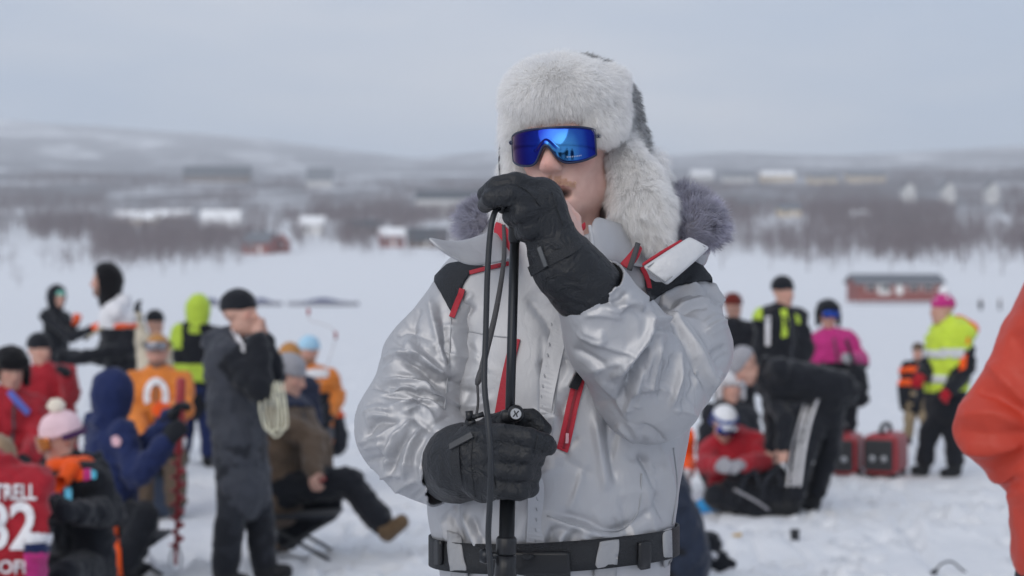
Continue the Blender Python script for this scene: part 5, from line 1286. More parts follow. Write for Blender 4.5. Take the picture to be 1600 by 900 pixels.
# joints of the singer, from the photograph; legs go down to the snow below the frame
J = dict(neck=M(892, 372, 0.04), chest=M(888, 500, 0.03), belly=M(870, 720, 0.03), pelvis=M(868, 960, 0.03),
         shR=M(722, 472, 0.02), elR=M(640, 668, -0.04), wrR=M(706, 730, -0.165), shL=M(1074, 480, 0.02), elL=M(1012, 606, -0.13), wrL=M(902, 425, -0.265))
gzs = ground_z(0.07, SUBJ)
for sd_, px in (('R', 805), ('L', 935)):
    J['hip' + sd_] = M(px, 985, 0.03); J['kn' + sd_] = M(px - 4 if sd_ == 'R' else px + 6, 1430, 0.0)
    J['an' + sd_] = V([J['kn' + sd_][0], SUBJ + 0.06, gzs + 0.10])
HANDL = hand_prims(J['wrL'] + V([-0.01, 0, 0.02]), V([-0.055, 0.0, 0.115]), V([-0.4, 0.75, -0.2]), -1, 0.95, 1.0, 0.009)
HANDR = hand_prims(J['wrR'] + V([0.02, -0.01, 0]), V([0.09, -0.07, 0.01]), V([0.5, 0.8, 0]), 1, 0.95, 1.0, 0.009)
def singer_body(p):
    d = d_flat(p, J['chest'], J['belly'], 0.15, 0.14, (0, 1, 0), 0.65)
    d = smin(d, d_flat(p, J['belly'], J['pelvis'], 0.145, 0.15, (0, 1, 0), 0.7), 0.05)
    d = smin(d, d_cap(p, J['neck'] - V([0, 0, 0.1]), J['neck'] + V([-0.01, -0.02, 0.06]), 0.062, 0.055), 0.04)
    for s in 'RL':
        d = smin(d, d_cap(p, J['chest'] + V([0, 0, 0.06]), J['sh' + s], 0.06, 0.05), 0.03)
        for a, b, ra, rb in (('sh', 'el', 0.05, 0.042), ('el', 'wr', 0.042, 0.028), ('hip', 'kn', 0.085, 0.055), ('kn', 'an', 0.055, 0.04)):
            d = smin(d, d_cap(p, J[a + s], J[b + s], ra, rb), 0.015)
        an = J['an' + s]; d = smin(d, d_cap(p, an - V([0, 0, 0.05]), an + V([0, -0.16, -0.06]), 0.038, 0.03), 0.02)
    for fn, pts in (HANDL, HANDR): d = near(p, pts, 0.04, fn, d)
    hp = HC[None] + V([[-0.1, -0.13, -0.15], [0.1, 0.13, 0.14]])
    return near(p, hp, 0.03, lambda x: head_sdf(x, HC, HF, HS, 0.012), d, 0.02)
allj = list(J.values())
lo, hi = bounds(allj + [HC + V([0, 0, 0.12])], 0.2); lo[2] = gzs - 0.05
sv, sq = sdf_mesh(singer_body, lo, hi, 0.005)
sv = lap(sv, edges_of(sq), 2, 0.4)
singer = obj('person', sv, sq, MAT_SKIN)
tag(singer, 'man in silver jacket and white fur hat holding a microphone stand', 'person')
skin_colours(singer, HC, HF, HS, (0.66, 0.43, 0.37), 0.012, eyes=False)

# --- jacket: trunk and two sleeves, each a skin of shell fabric that buckles into folds
SIL = dict(ax=lambda m: np.tile(V([0, 0, 1.0]), (len(m), 1)))
def trunk_sdf(p):
    F = V([0, 1, 0])
    d = d_flat(p, M(893, 462, 0.03), M(880, 620, 0.03), 0.198, 0.212, F, 0.62)
    d = smin(d, d_flat(p, M(870, 640, 0.02), M(862, 785, 0.02), 0.214, 0.218, F, 0.70), 0.05)
    d = smin(d, d_flat(p, M(868, 850, 0.02), M(868, 880, 0.02), 0.186, 0.186, F, 0.70), 0.022)
    d = smin(d, d_flat(p, M(868, 925, 0.02), M(868, 1010, 0.02), 0.195, 0.205, F, 0.72), 0.025)
    d = smin(d, d_cap(p, M(895, 408, 0.04), M(735, 458, 0.03), 0.06, 0.066), 0.04)
    d = smin(d, d_cap(p, M(895, 408, 0.04), M(1058, 460, 0.03), 0.06, 0.066), 0.04)
    d = smin(d, d_cap(p, M(893, 372, 0.05), M(893, 440, 0.04), 0.072, 0.09), 0.04)
    d = smax(d, -d_cap(p, M(890, 330, -0.02), M(893, 392, 0.04), 0.066, 0.064), 0.01)
    return smax(d, -(p[:, 2] - M(868, 1015)[2]), 0.01)
STR_T = [([(852, 800), (905, 812), (958, 832), (1005, 812), (1030, 780)], 7, -0.008), ([(856, 812), (905, 826), (955, 842)], 7, 0.007),
         ([(948, 640), (952, 700), (962, 760)], 9, -0.009), ([(925, 640), (938, 720), (945, 770)], 9, 0.007), ([(1000, 700), (1022, 760), (1040, 820)], 8, -0.008),
         ([(1030, 690), (1046, 750), (1052, 810)], 7, 0.007), ([(862, 822), (858, 850), (866, 872)], 6, -0.008), ([(870, 830), (878, 860)], 7, 0.006), ([(905, 830), (930, 860)], 10, 0.006),
         ([(700, 800), (712, 830), (725, 856)], 6, -0.007), ([(718, 800), (738, 840), (750, 862)], 6, 0.007), ([(690, 810), (700, 850)], 5, 0.006), ([(735, 805), (756, 850)], 5, -0.006),
         ([(820, 460), (850, 500), (868, 540)], 12, -0.004), ([(846, 520), (846, 640), (842, 760), (838, 850)], 4, -0.004), ([(716, 520), (705, 600), (700, 660)], 8, -0.005), ([(985, 840), (1000, 860)], 8, 0.006)]
E_R, W_R, A_R = M(637, 668, -0.045), M(703, 730, -0.118), M(722, 474, 0.02)
def sleeveR_sdf(p):
    d = d_cap(p, A_R, M(676, 575, -0.005), 0.062, 0.082)
    d = smin(d, d_cap(p, M(676, 575, -0.005), E_R, 0.082, 0.084), 0.03)
    d = smin(d, d_cap(p, E_R, M(664, 704, -0.085), 0.084, 0.079), 0.03)
    d = smin(d, d_cap(p, M(664, 704, -0.085), W_R, 0.079, 0.072), 0.02)
    return d
E_L, W_L, A_L = M(1016, 605, -0.12), M(921, 446, -0.25), M(1072, 482, 0.02)
def sleeveL_sdf(p):
    d = d_cap(p, A_L, M(1064, 545, -0.04), 0.064, 0.083)
    d = smin(d, d_cap(p, M(1064, 545, -0.04), E_L, 0.083, 0.088), 0.03)
    d = smin(d, d_cap(p, E_L, M(962, 528, -0.20), 0.088, 0.080), 0.03)
    d = smin(d, d_cap(p, M(962, 528, -0.20), W_L, 0.080, 0.062), 0.02)
    return d
STR_R = [([(704, 591), (667, 563), (640, 540)], 7, 0.009), ([(695, 624), (653, 599), (597, 592)], 7, 0.010), ([(695, 645), (662, 624), (612, 634)], 7, 0.010),
         ([(692, 634), (643, 611), (585, 604)], 6, -0.011), ([(699, 607), (662, 581), (630, 561)], 6, -0.010), ([(671, 461), (677, 507), (699, 587)], 8, 0.007), ([(690, 500), (695, 540), (706, 580)], 6, -0.006),
         ([(648, 652), (611, 690), (601, 740)], 7, 0.009), ([(657, 668), (637, 704), (632, 750)], 6, 0.009), ([(640, 668), (612, 712), (612, 748)], 6, -0.009), ([(681, 672), (660, 716), (662, 765)], 7, 0.007),
         ([(630, 660), (588, 660), (572, 690)], 8, -0.008), ([(648, 520), (628, 555), (598, 580)], 8, 0.007), ([(655, 480), (640, 520)], 8, -0.005), ([(700, 560), (690, 530)], 6, -0.006)]
STR_L = [([(1017, 502), (1052, 505), (1084, 545), (1104, 590), (1112, 617)], 8, 0.012), ([(1024, 514), (1058, 521), (1080, 556), (1100, 605)], 6, -0.013), ([(1013, 478), (1011, 522), (982, 562), (954, 590)], 8, 0.012),
         ([(1021, 518), (1000, 565), (972, 596)], 7, -0.011), ([(1033, 529), (1022, 573), (1013, 610)], 6, 0.010), ([(1044, 530), (1040, 580), (1028, 625)], 6, -0.010), ([(1056, 540), (1059, 585), (1046, 640)], 7, 0.010),
         ([(1070, 560), (1074, 605), (1062, 645)], 6, -0.008), ([(1004, 575), (986, 617), (980, 645)], 7, 0.009), ([(990, 580), (968, 620)], 7, -0.007), ([(1022, 474), (1063, 451), (1103, 455)], 7, 0.008),
         ([(1036, 482), (1075, 462), (1110, 462)], 5, -0.007), ([(1048, 488), (1085, 473), (1116, 472)], 6, 0.007), ([(880, 478), (923, 462), (956, 432)], 6, 0.008), ([(890, 488), (930, 472), (962, 450)], 5, -0.008),
         ([(938, 474), (968, 474), (982, 456)], 6, -0.008), ([(965, 480), (990, 476), (1006, 486)], 7, 0.009), ([(900, 520), (930, 535), (950, 530)], 9, 0.006), ([(895, 545), (925, 560), (950, 575)], 8, -0.005), ([(930, 590), (960, 620), (985, 660)], 9, 0.005)]
def small_folds(line, half, n, seed, spread=0.6):
    """extra short folds scattered along a limb, roughly across it"""
    r = np.random.default_rng(seed); line = V(line, float); out = []
    for i in range(n):
        t = r.uniform(0, len(line) - 1.001); k = int(t); a, b = line[k], line[k + 1]; c = a + (b - a) * (t - k); u = (b - a) / np.linalg.norm(b - a); w = V([-u[1], u[0]])
        c = c + w * r.uniform(-half, half) * 0.8; d = w * math.cos(q := r.normal(0, spread)) + u * math.sin(q); L = r.uniform(20, 46)
        bend = u * r.normal(0, 6)
        out.append(([c - d * L, c + bend, c + d * L], r.uniform(3, 5.5), r.choice([-1, 1]) * r.uniform(0.002, 0.005)))
    return out
def pleats(strokes, seed):
    """each long fold is narrow and carries fainter ones alongside"""
    r = np.random.default_rng(seed); out = []
    for pts, w, a in strokes:
        p = V(pts, float); out.append((pts, w * 0.62, a)); d = p[-1] - p[0]; n = V([-d[1], d[0]]) / (np.linalg.norm(d) + 1e-6)
        for k in (-1, 1):
            o = n * k * r.uniform(8, 13); s = r.uniform(0.15, 0.35); q = [x + o + d * (s * (0.5 - i / (len(p) - 1))) + r.normal(0, 2, 2) for i, x in enumerate(p)]
            out.append((q, w * r.uniform(0.45, 0.6), a * r.uniform(-0.6, 0.75)))
    return out
STR_R += [([(560, 694), (582, 686), (606, 684)], 6, 0.007), ([(568, 648), (590, 640), (614, 642)], 6, 0.007), ([(566, 726), (588, 718), (612, 716)], 6, -0.007), ([(580, 606), (600, 600), (624, 602)], 6, -0.007), ([(582, 756), (604, 744), (630, 742)], 6, 0.007), ([(598, 566), (618, 556), (644, 556)], 6, 0.007), ([(618, 526), (636, 516), (656, 516)], 6, -0.006), ([(612, 776), (630, 760), (650, 752)], 6, 0.006), ([(640, 790), (655, 772), (668, 760)], 6, -0.006)]
STR_L += [([(1140, 500), (1120, 506), (1098, 520)], 6, 0.007), ([(1136, 540), (1120, 546), (1104, 560)], 6, -0.006), ([(1128, 580), (1116, 586), (1106, 600)], 6, 0.006), ([(1090, 650), (1070, 640), (1050, 640)], 6, 0.006), ([(1040, 690), (1020, 672), (1000, 664)], 6, -0.006), ([(1000, 700), (980, 676), (965, 660)], 6, 0.006), ([(1110, 440), (1120, 462), (1136, 480)], 6, 0.006)]
STR_R, STR_L, STR_T = pleats(STR_R, 1), pleats(STR_L, 2), [(p, w * 0.75, a) for p, w, a in STR_T]
STR_R += small_folds([(700, 480), (660, 570), (640, 660), (670, 735)], 55, 15, 3)
STR_L += small_folds([(1085, 480), (1050, 570), (1005, 620), (940, 470)], 55, 15, 5)
STR_T += small_folds([(700, 800), (800, 815), (920, 845), (1045, 815)], 25, 16, 7, 0.4) + small_folds([(960, 640), (980, 700), (1020, 760)], 35, 7, 9, 1.2) + [(p, w, a * 1.0) for p, w, a in small_folds([(740, 470), (735, 560), (730, 640)], 30, 12, 11, 0.9) + small_folds([(900, 560), (880, 660), (870, 760)], 40, 12, 13, 0.9)]
def limb_axis(pts):
    pts = V(pts)
    def f(m):
        best = np.full(len(m), 1e9); out = np.zeros_like(m)
        for a, b in zip(pts[:-1], pts[1:]):
            ba = b - a; t = np.clip((m - a) @ ba / (ba @ ba), 0, 1); d = np.linalg.norm(m - a - t[:, None] * ba, axis=1)
            k = d < best; best[k] = d[k]; out[k] = nrm(ba)
        return out
    return f
def limb_creases(pts, seed, amp=0.009, tilt=0.8):
    """sharp-crested folds that run round a limb, each slanting and dying out"""
    pts = V(pts)
    def f(v):
        best = np.full(len(v), 1e9); s = np.zeros(len(v)); th = np.zeros(len(v)); acc = 0.0
        for a, b in zip(pts[:-1], pts[1:]):
            ba = b - a; L = np.linalg.norm(ba); u = nrm(ba); e1 = nrm(np.cross(u, [0.2, 1, 0.1])); e2 = np.cross(u, e1)
            t = np.clip((v - a) @ ba / (L * L), 0, 1); r = v - a - t[:, None] * ba; d = np.linalg.norm(r, axis=1); k = d < best
            best[k] = d[k]; s[k] = acc + t[k] * L; th[k] = np.arctan2(r[k] @ e2, r[k] @ e1); acc += L
        c = np.stack([np.cos(th), np.sin(th)], 1)
        w = 0.5 * vnoise(np.concatenate([c * 0.9, s[:, None] / 0.10], 1), seed + 1)
        x = s / 0.045 + w * 1.6 + tilt * c[:, 0]
        n = vnoise(np.concatenate([c * 0.55, x[:, None]], 1), seed)
        m = np.clip(0.55 + vnoise(np.concatenate([c * 1.1, s[:, None] / 0.09], 1), seed + 2), 0.1, 1.2)
        return amp * m * ((1 - np.abs(n)) ** 3 - 0.35)
    return f
def garment(name, fn, lo, hi, h, axis, g_ax, g_ci, strokes, parent, cut=None, plane=None, seed=0, iters=45, kf=0.012, kb=0.10, amp=0.002, gain=1.5, creases=None):
    v, q = sdf_mesh(fn, lo, hi, h)
    v = lap(v, edges_of(q), 4, 0.5)
    N = vnormals(v, q)
    v = wrinkle(v, q, axis, g_ax, g_ci, iters, kf, kb, seed, amp, 16.0)
    if creases: v = v + vnormals(v, q) * creases(v)[:, None]
    N = vnormals(v, q)
    v = v + N * np.clip(gain * strokes_field(v, N, strokes), -0.024, 0.022)[:, None]
    v = lap(v, edges_of(q), 1, 0.25)
    if cut is not None:
        keep = ~cut(v)[q].all(1); q = q[keep]
        u, inv = np.unique(q, return_inverse=True); v = v[u]; q = inv.reshape(q.shape)
        W_, a_ = plane; s_ = (v - W_) @ a_; v = v - np.maximum(s_, 0)[:, None] * a_
    o = obj(name, v, q, MAT_SILVER, parent); subsurf(o, 1) if h > 0.0045 else None
    return o, v, q
jk = [M(640, 400), M(1130, 400), M(860, 1015)]
lo, hi = bounds([M(620, 350, -0.2), M(1140, 1030, 0.28)], 0.02)
jacket, tv_, tq_ = garment('jacket', trunk_sdf, lo, hi, 0.005, SIL['ax'], lambda m: 0.05 + 0.10 * np.exp(-((m[:, 2] - M(0, 840)[2]) / 0.06) ** 2), 0.05, STR_T, singer, seed=2, kf=0.05, amp=0.002, iters=40)
lo, hi = bounds([A_R, E_R, W_R], 0.13)
axR = nrm(V([0.80, -0.45, -0.35]))
slR, rv_, rq_ = garment('sleeve', sleeveR_sdf, lo, hi, 0.0032, limb_axis([A_R, E_R, W_R]), 0.06, 0.03, STR_R, jacket, cut=lambda v: (v - W_R) @ axR > 0.0, plane=(W_R, axR), seed=4, iters=22, creases=limb_creases([A_R, E_R, W_R], 31, 0.009))
lo, hi = bounds([A_L, E_L, W_L], 0.13)
axL = nrm(W_L - M(962, 528, -0.20))
slL, lv_, lq_ = garment('sleeve', sleeveL_sdf, lo, hi, 0.0032, limb_axis([A_L, E_L, W_L]), 0.06, 0.03, STR_L, jacket, cut=lambda v: (v - W_L) @ axL > 0.0, plane=(W_L, axL), seed=6, iters=22, creases=limb_creases([A_L, E_L, W_L], 57, 0.007))
for s in (slR, slL): solid(s, 0.004, -1)

# --- things laid on the jacket: rays from the viewer find the cloth, pieces get their own thickness
def bvh_of(*vq):
    vs, fs, n = [], [], 0
    for v, q in vq:
        vs += [tuple(x) for x in v]; fs += [tuple(int(i) + n for i in f) for f in q]; n += len(v)
    return BVHTree.FromPolygons(vs, fs)
BV_T = bvh_of((tv_, tq_)); BV_ALL = bvh_of((tv_, tq_), (rv_, rq_), (lv_, lq_))
O_CAM = Vector((0, 0, CAMZ))
def lay(px, py, bv, lift=0.003):
    d = Vector(P(px, py, 1.0)) - O_CAM; d.normalize()
    h = bv.ray_cast(O_CAM, d)
    if h[0] is None:
        h = bv.find_nearest(O_CAM + d * SUBJ)
    n = h[1] if h[1].dot(d) < 0 else -h[1]
    return V(h[0] + n * lift), V(n)
def lay_line(pts, bv, n=30, lift=0.003):
    pl = spline(V(pts, float), n)
    r = [lay(a, b, bv, lift) for a, b in pl]
    Pp, Nn = V([x[0] for x in r]), V([x[1] for x in r])
    for _ in range(max(4, n // 3)):
        Pp[1:-1] = 0.5 * Pp[1:-1] + 0.25 * (Pp[:-2] + Pp[2:]); Nn[1:-1] = 0.5 * Nn[1:-1] + 0.25 * (Nn[:-2] + Nn[2:])
    return Pp, nrm(Nn)
def strip(name, pts, width, m, bv=None, parent=None, n=30, lift=0.003, thick=0.003):
    p, nn = lay_line(pts, bv or BV_T, n, lift)
    v, f = ribbon_mesh(p, width, nn, thick)
    return obj(name, v, f, m, parent or jacket, smooth=False)
def seam(name, pts, bv=None, r=0.0011, m=None, n=40, lift=0.001, parent=None):
    p, nn = lay_line(pts, bv or BV_T, n, lift)
    v, f = tube_mesh(p, r, 6)
    return obj(name, v, f, m or MAT_SEAM, parent or jacket)
def panel(name, poly, m, bv, parent=None, step=6.0, lift=0.003, thick=0.003):
    from mathutils.geometry import delaunay_2d_cdt
    poly = V(poly, float); per = []
    for i in range(len(poly)):
        a, b = poly[i], poly[(i + 1) % len(poly)]; k = max(1, int(np.linalg.norm(b - a) / step))
        per += [a + (b - a) * j / k for j in range(k)]
    per = V(per); n = len(per)
    gx_, gy_ = np.meshgrid(np.arange(per[:, 0].min(), per[:, 0].max(), step), np.arange(per[:, 1].min(), per[:, 1].max(), step))
    g = np.stack([gx_.ravel(), gy_.ravel()], 1)
    allp = [Vector(x) for x in np.concatenate([per, g])]
    vo, eo, fo, *_ = delaunay_2d_cdt(allp, [], [list(range(n))], 1, 1e-4)
    used = sorted({i for t in fo for i in t}); ix = {a: b for b, a in enumerate(used)}
    r = [lay(vo[i][0], vo[i][1], bv, lift) for i in used]
    v = V([x[0] for x in r]); f = [tuple(ix[i] for i in x) for x in fo]
    E = np.unique(np.sort(V([(a, b) for t in f for a, b in zip(t, t[1:] + t[:1])]), 1), axis=0)
    v = lap(v, E, 1, 0.4)
    o = obj(name, v, f, m, parent or jacket); solid(o, thick, 0.0)
    return o
panel('shoulder_yoke', [(677, 436), (700, 414), (725, 408), (760, 416), (796, 410), (792, 416), (737, 427), (727, 440), (716, 470), (706, 492), (692, 466)], MAT_JBLACK, BV_ALL)
panel('shoulder_yoke', [(1004, 428), (1022, 440), (1048, 442), (1078, 408), (1096, 416), (1114, 440), (1092, 441), (1060, 447), (1030, 463), (1014, 474), (1008, 455)], MAT_JBLACK, BV_ALL)
strip('piping', [(796, 412), (765, 419), (735, 427)], 0.007, MAT_JRED, BV_ALL)
strip('piping', [(724, 452), (716, 470), (706, 497)], 0.010, MAT_JRED, BV_ALL, lift=0.005)
strip('piping', [(1001, 418), (1010, 438), (1014, 462)], 0.008, MAT_JRED, BV_ALL, lift=0.005)
z1 = strip('zipper', [(806, 530), (792, 590), (781, 650)], 0.017, MAT_JRED)
z2 = strip('zipper', [(905, 588), (893, 640), (879, 703)], 0.020, MAT_JRED)
strip('zipper_teeth', [(905, 588), (893, 640), (880, 700)], 0.004, mat('dark_red', (0.2, 0.01, 0.02), 0.5), parent=z2, lift=0.005)
strip('zipper_pull', [(906, 578), (899, 592), (893, 606)], 0.015, MAT_PLASTIC, parent=z2, lift=0.008, thick=0.005)
strip('zipper_pull', [(886, 676), (884, 690)], 0.005, mat('pink_pull', (0.62, 0.35, 0.38), 0.5), parent=z2, lift=0.006)
strip('placket', [(893, 470), (868, 540), (850, 640), (838, 760), (836, 858)], 0.030, MAT_SILVER, lift=0.0025, thick=0.002, n=60)
seam('seam', [(872, 520), (856, 620), (846, 740), (843, 856)]); seam('seam', [(715, 520), (735, 518), (762, 524), (800, 528)])
seam('seam', [(880, 540), (868, 620), (860, 700)]); seam('seam', [(1002, 740), (1000, 790), (985, 818), (957, 832), (900, 822), (855, 806)])
seam('seam', [(1052, 700), (1058, 760), (1050, 820)]); seam('seam', [(705, 498), (702, 560), (694, 640)], BV_ALL)
for i in range(22):
    y = 505 + i * 16; x = np.interp(y, [500, 620, 740, 860], [868, 852, 843, 840])
    seam('stitch', [(x - 5, y), (x - 4, y + 5)], r=0.0009, n=3, lift=0.004)

# --- belt
bz0, bz1 = M(868, 893, -0.13)[2], M(868, 846, -0.13)[2]
ring = []; c0 = M(868, 868, 0.02)
for k in range(96):
    th = 2 * math.pi * k / 96; rowp = []
    for z in np.linspace(bz0, bz1, 4):
        tilt = 0.010 * math.sin(th)
        o_ = Vector((c0[0] + math.sin(th) * 0.6, c0[1] - math.cos(th) * 0.6, z + tilt)); dd = Vector((c0[0], c0[1], z + tilt)) - o_; dd.normalize()
        h = BV_T.ray_cast(o_, dd); rowp.append(V(h[0]) - V(dd) * 0.001 if h[0] else V(o_))
    ring.append(rowp)
ring = V(ring); rc = ring - c0; rr = np.linalg.norm(rc[:, :, :2], axis=2); rm = rr.mean(1)
for _ in range(4): rm = 0.5 * rm + 0.25 * (np.roll(rm, 1) + np.roll(rm, -1))
ring[:, :, :2] = c0[:2] + rc[:, :, :2] / rr[:, :, None] * (rm[:, None, None] + 0.008)
bq = [((k * 4 + j), ((k + 1) % 96) * 4 + j, ((k + 1) % 96) * 4 + j + 1, k * 4 + j + 1) for k in range(96) for j in range(3)]
belt = obj('belt', ring.reshape(-1, 3), bq, MAT_WEB, singer); solid(belt, 0.004, 1)
BV_B = bvh_of((ring.reshape(-1, 3), bq), (tv_, tq_))
def slab(name, quad, m, bv, parent, thick=0.008, lift=0.004, step=8.0): return panel(name, quad, m, bv, parent, step, lift + thick / 2, thick)
bk = slab('buckle', [(800, 858), (890, 860), (892, 898), (798, 896)], MAT_PLASTIC, BV_B, belt, 0.010)
slab('buckle_catch', [(815, 862), (838, 862), (836, 872), (817, 872)], MAT_WEB, BV_B, bk, 0.006, 0.016)
slab('strap_slider', [(992, 846), (1012, 842), (1012, 886), (992, 890)], MAT_PLASTIC, BV_B, belt, 0.008)
slab('strap_slider', [(686, 840), (697, 842), (697, 884), (686, 882)], MAT_PLASTIC, BV_B, belt, 0.008)
slab('belt_loop', [(698, 826), (722, 835), (736, 908), (708, 908)], MAT_LOOP, BV_B, jacket, 0.002, 0.004)
slab('belt_loop', [(934, 845), (966, 840), (962, 908), (924, 908)], MAT_LOOP, BV_B, jacket, 0.002, 0.004)
slab('belt_loop', [(1030, 828), (1046, 822), (1048, 884), (1032, 888)], MAT_LOOP, BV_B, jacket, 0.002, 0.004)

# --- collar, lapels, hood
def sheet(name, rows, m, parent, thick=0.006, sub=2, inner=None):
    """loft through rows of photo points (px, py, dy)"""
    rows = [spline(V([M(*p) for p in r]), 14) for r in rows]
    k = len(rows[0]); v = np.concatenate(rows)
    f = [(i * k + j, i * k + j + 1, (i + 1) * k + j + 1, (i + 1) * k + j) for i in range(len(rows) - 1) for j in range(k - 1)]
    o = obj(name, v, f, m if inner is None else [m, inner], parent); s_ = solid(o, thick, 0.0)
    if inner is not None: o.modifiers['thickness'].material_offset = 1; o.modifiers['thickness'].use_flip_normals = False
    subsurf(o, sub)
    return o
sheet('collar', [[(930, 336, -0.085), (958, 346, -0.075), (990, 352, -0.03), (1004, 352, 0.04), (985, 345, 0.12), (900, 342, 0.15), (815, 348, 0.11), (790, 356, 0.04), (800, 372, -0.04)],
                 [(922, 352, -0.10), (955, 362, -0.095), (994, 372, -0.045), (1012, 374, 0.04), (990, 368, 0.13), (900, 366, 0.165), (806, 370, 0.12), (782, 378, 0.04), (796, 392, -0.055)],
                 [(922, 378, -0.115), (955, 386, -0.11), (1000, 396, -0.06), (1022, 400, 0.04), (1000, 396, 0.14), (900, 396, 0.175), (800, 396, 0.13), (772, 402, 0.04), (796, 412, -0.07)],
                 [(925, 402, -0.12), (958, 410, -0.115), (1008, 420, -0.07), (1035, 425, 0.04), (1010, 425, 0.13), (900, 425, 0.17), (790, 425, 0.12), (760, 425, 0.04), (800, 425, -0.08)]], MAT_SILVER, jacket, 0.007)
seam('collar_edge', [(921, 352), (925, 375), (928, 398)], bvh_of((V([M(900, 340, -0.125), M(960, 340, -0.125), M(960, 420, -0.13), M(900, 420, -0.13)]), V([[0, 1, 2, 3]]))), r=0.003, m=MAT_SILVERMATT)
sheet('lapel', [[(666, 370, -0.16), (705, 377, -0.13), (735, 372, -0.10), (765, 362, -0.07), (790, 368, -0.05)],
                [(676, 380, -0.165), (708, 388, -0.15), (738, 388, -0.13), (768, 384, -0.11), (796, 388, -0.09)],
                [(690, 392, -0.165), (712, 400, -0.155), (740, 405, -0.145), (770, 404, -0.125), (800, 402, -0.11)],
                [(703, 398, -0.16), (722, 411, -0.155), (746, 415, -0.15), (775, 411, -0.13), (802, 404, -0.115)]], MAT_SILVER, jacket, 0.006)
tab = sheet('hood_tab', [[(1003, 417, -0.145), (1038, 394, -0.135), (1076, 370, -0.10)], [(1016, 428, -0.150), (1051, 403, -0.142), (1088, 376, -0.105)],
                         [(1030, 438, -0.150), (1064, 412, -0.140), (1099, 382, -0.105)], [(1042, 447, -0.145), (1076, 418, -0.135), (1110, 387, -0.10)]], MAT_SILVERMATT, jacket, 0.008, 1)
tq = lambda a, b: tube_mesh(V([M(*a), M(*b)]), 0.0012, 5)
for a, b in (((1012, 417, -0.153), (1076, 375, -0.110)), ((1040, 440, -0.155), (1102, 389, -0.110)), ((1011, 420, -0.153), (1040, 441, -0.155)), ((1077, 374, -0.109), (1102, 386, -0.110))):
    v, f = tq(a, b); obj('stitching', v, f, MAT_SEAM, tab)
sheet('red_lining', [[(775, 345, -0.04), (790, 352, -0.06), (803, 372, -0.085)], [(770, 366, -0.06), (786, 380, -0.085), (804, 392, -0.10)], [(778, 384, -0.08), (790, 398, -0.10), (803, 407, -0.112)]], MAT_JRED, jacket, 0.006)
sheet('red_lining', [[(994, 380, -0.115), (984, 394, -0.13), (968, 412, -0.138)], [(1000, 384, -0.12), (991, 400, -0.135), (976, 418, -0.142)], [(1004, 388, -0.125), (997, 405, -0.138), (984, 422, -0.144)]], MAT_JRED, jacket, 0.006)
sheet('red_lining', [[(1002, 412, -0.138), (1034, 391, -0.125), (1064, 374, -0.095)], [(1004, 417, -0.140), (1037, 396, -0.127), (1068, 377, -0.098)]], MAT_JRED, jacket, 0.004)
sheet('red_lining', [[(902, 346, -0.125), (908, 350, -0.125), (914, 346, -0.12)], [(903, 360, -0.13), (909, 362, -0.13), (915, 358, -0.125)]], MAT_JRED, jacket, 0.005)
def hood_sdf(p):
    d = d_ell(p, M(918, 392, 0.17), (0.205, 0.095, 0.075))
    return smin(d, d_cap(p, M(760, 385, 0.06), M(1070, 392, 0.08), 0.04, 0.045), 0.05)
lo, hi = bounds([M(700, 300, -0.05), M(1130, 470, 0.3)], 0.04)
hood = sdf_obj('hood', hood_sdf, lo, hi, 0.009, MAT_SILVER, jacket, 3, 1, disp=lambda v: 0.006 * vnoise(v * 22, 3) + 0.003 * vnoise(v * 50, 4))
def ruff_sdf(p):
    pts = [M(752, 352, 0.02), M(745, 346, 0.07), M(790, 335, 0.17), M(920, 330, 0.26), M(1030, 330, 0.17), M(1072, 338, 0.06), M(1098, 352, -0.01), M(1086, 362, -0.05)]
    rs = [0.022, 0.030, 0.042, 0.042, 0.042, 0.044, 0.036, 0.022]
    d = np.full(len(p), 9.0)
    for i in range(len(pts) - 1): d = smin(d, d_cap(p, pts[i], pts[i + 1], rs[i], rs[i + 1]), 0.015)
    return d
lo, hi = bounds([M(700, 290, -0.1), M(1140, 400, 0.36)], 0.05)
fv, fq = sdf_mesh(ruff_sdf, lo, hi, 0.008); fv = lap(fv, edges_of(fq), 2)
ruff = obj('fur_ruff', fv, fq, MAT_FURG, hood)
rc_ = M(915, 380, 0.08)
fur('fur_strands', fv, fq, 42000, 0.023, lambda p: nrm(p - rc_) * 0.35 + V([0.1, 0, 0.05]), MAT_FURG, hood, lift=0.8, width=0.0009, clump=0.011)

# --- ushanka hat
def hat_crown(p):
    q = (p - HC) @ HF
    d = d_ell(q, (0, -0.035, 0.068), (0.116, 0.122, 0.098))
    d = smin(d, d_cap(q, (-0.085, -0.06, 0.0), (0.085, -0.06, 0.0), 0.04, 0.04), 0.05)
    return smax(d, -d_ell(q, (0, 0.02, -0.03), (0.085, 0.12, 0.11)), 0.01)
def hat_brim(p):
    q = (p - HC) @ HF
    d = d_ell(q, (0, 0.040, 0.090), (0.100, 0.078, 0.066))
    d = smin(d, d_cap(q, (-0.070, 0.050, 0.029), (0.070, 0.050, 0.033), 0.030, 0.030), 0.03)
    d = smin(d, d_cap(q, (-0.084, 0.02, 0.04), (-0.088, 0.0, 0.11), 0.028, 0.024), 0.03)
    d = smin(d, d_cap(q, (0.080, 0.02, 0.04), (0.082, 0.0, 0.11), 0.028, 0.024), 0.03)
    return smax(d, -head_sdf(p, HC, HF, HS * 1.02, 0, False), 0.008)
FL = [M(962, 240, 0.0), M(990, 290, -0.01), M(1004, 335, -0.045), M(1024, 374, -0.07)]
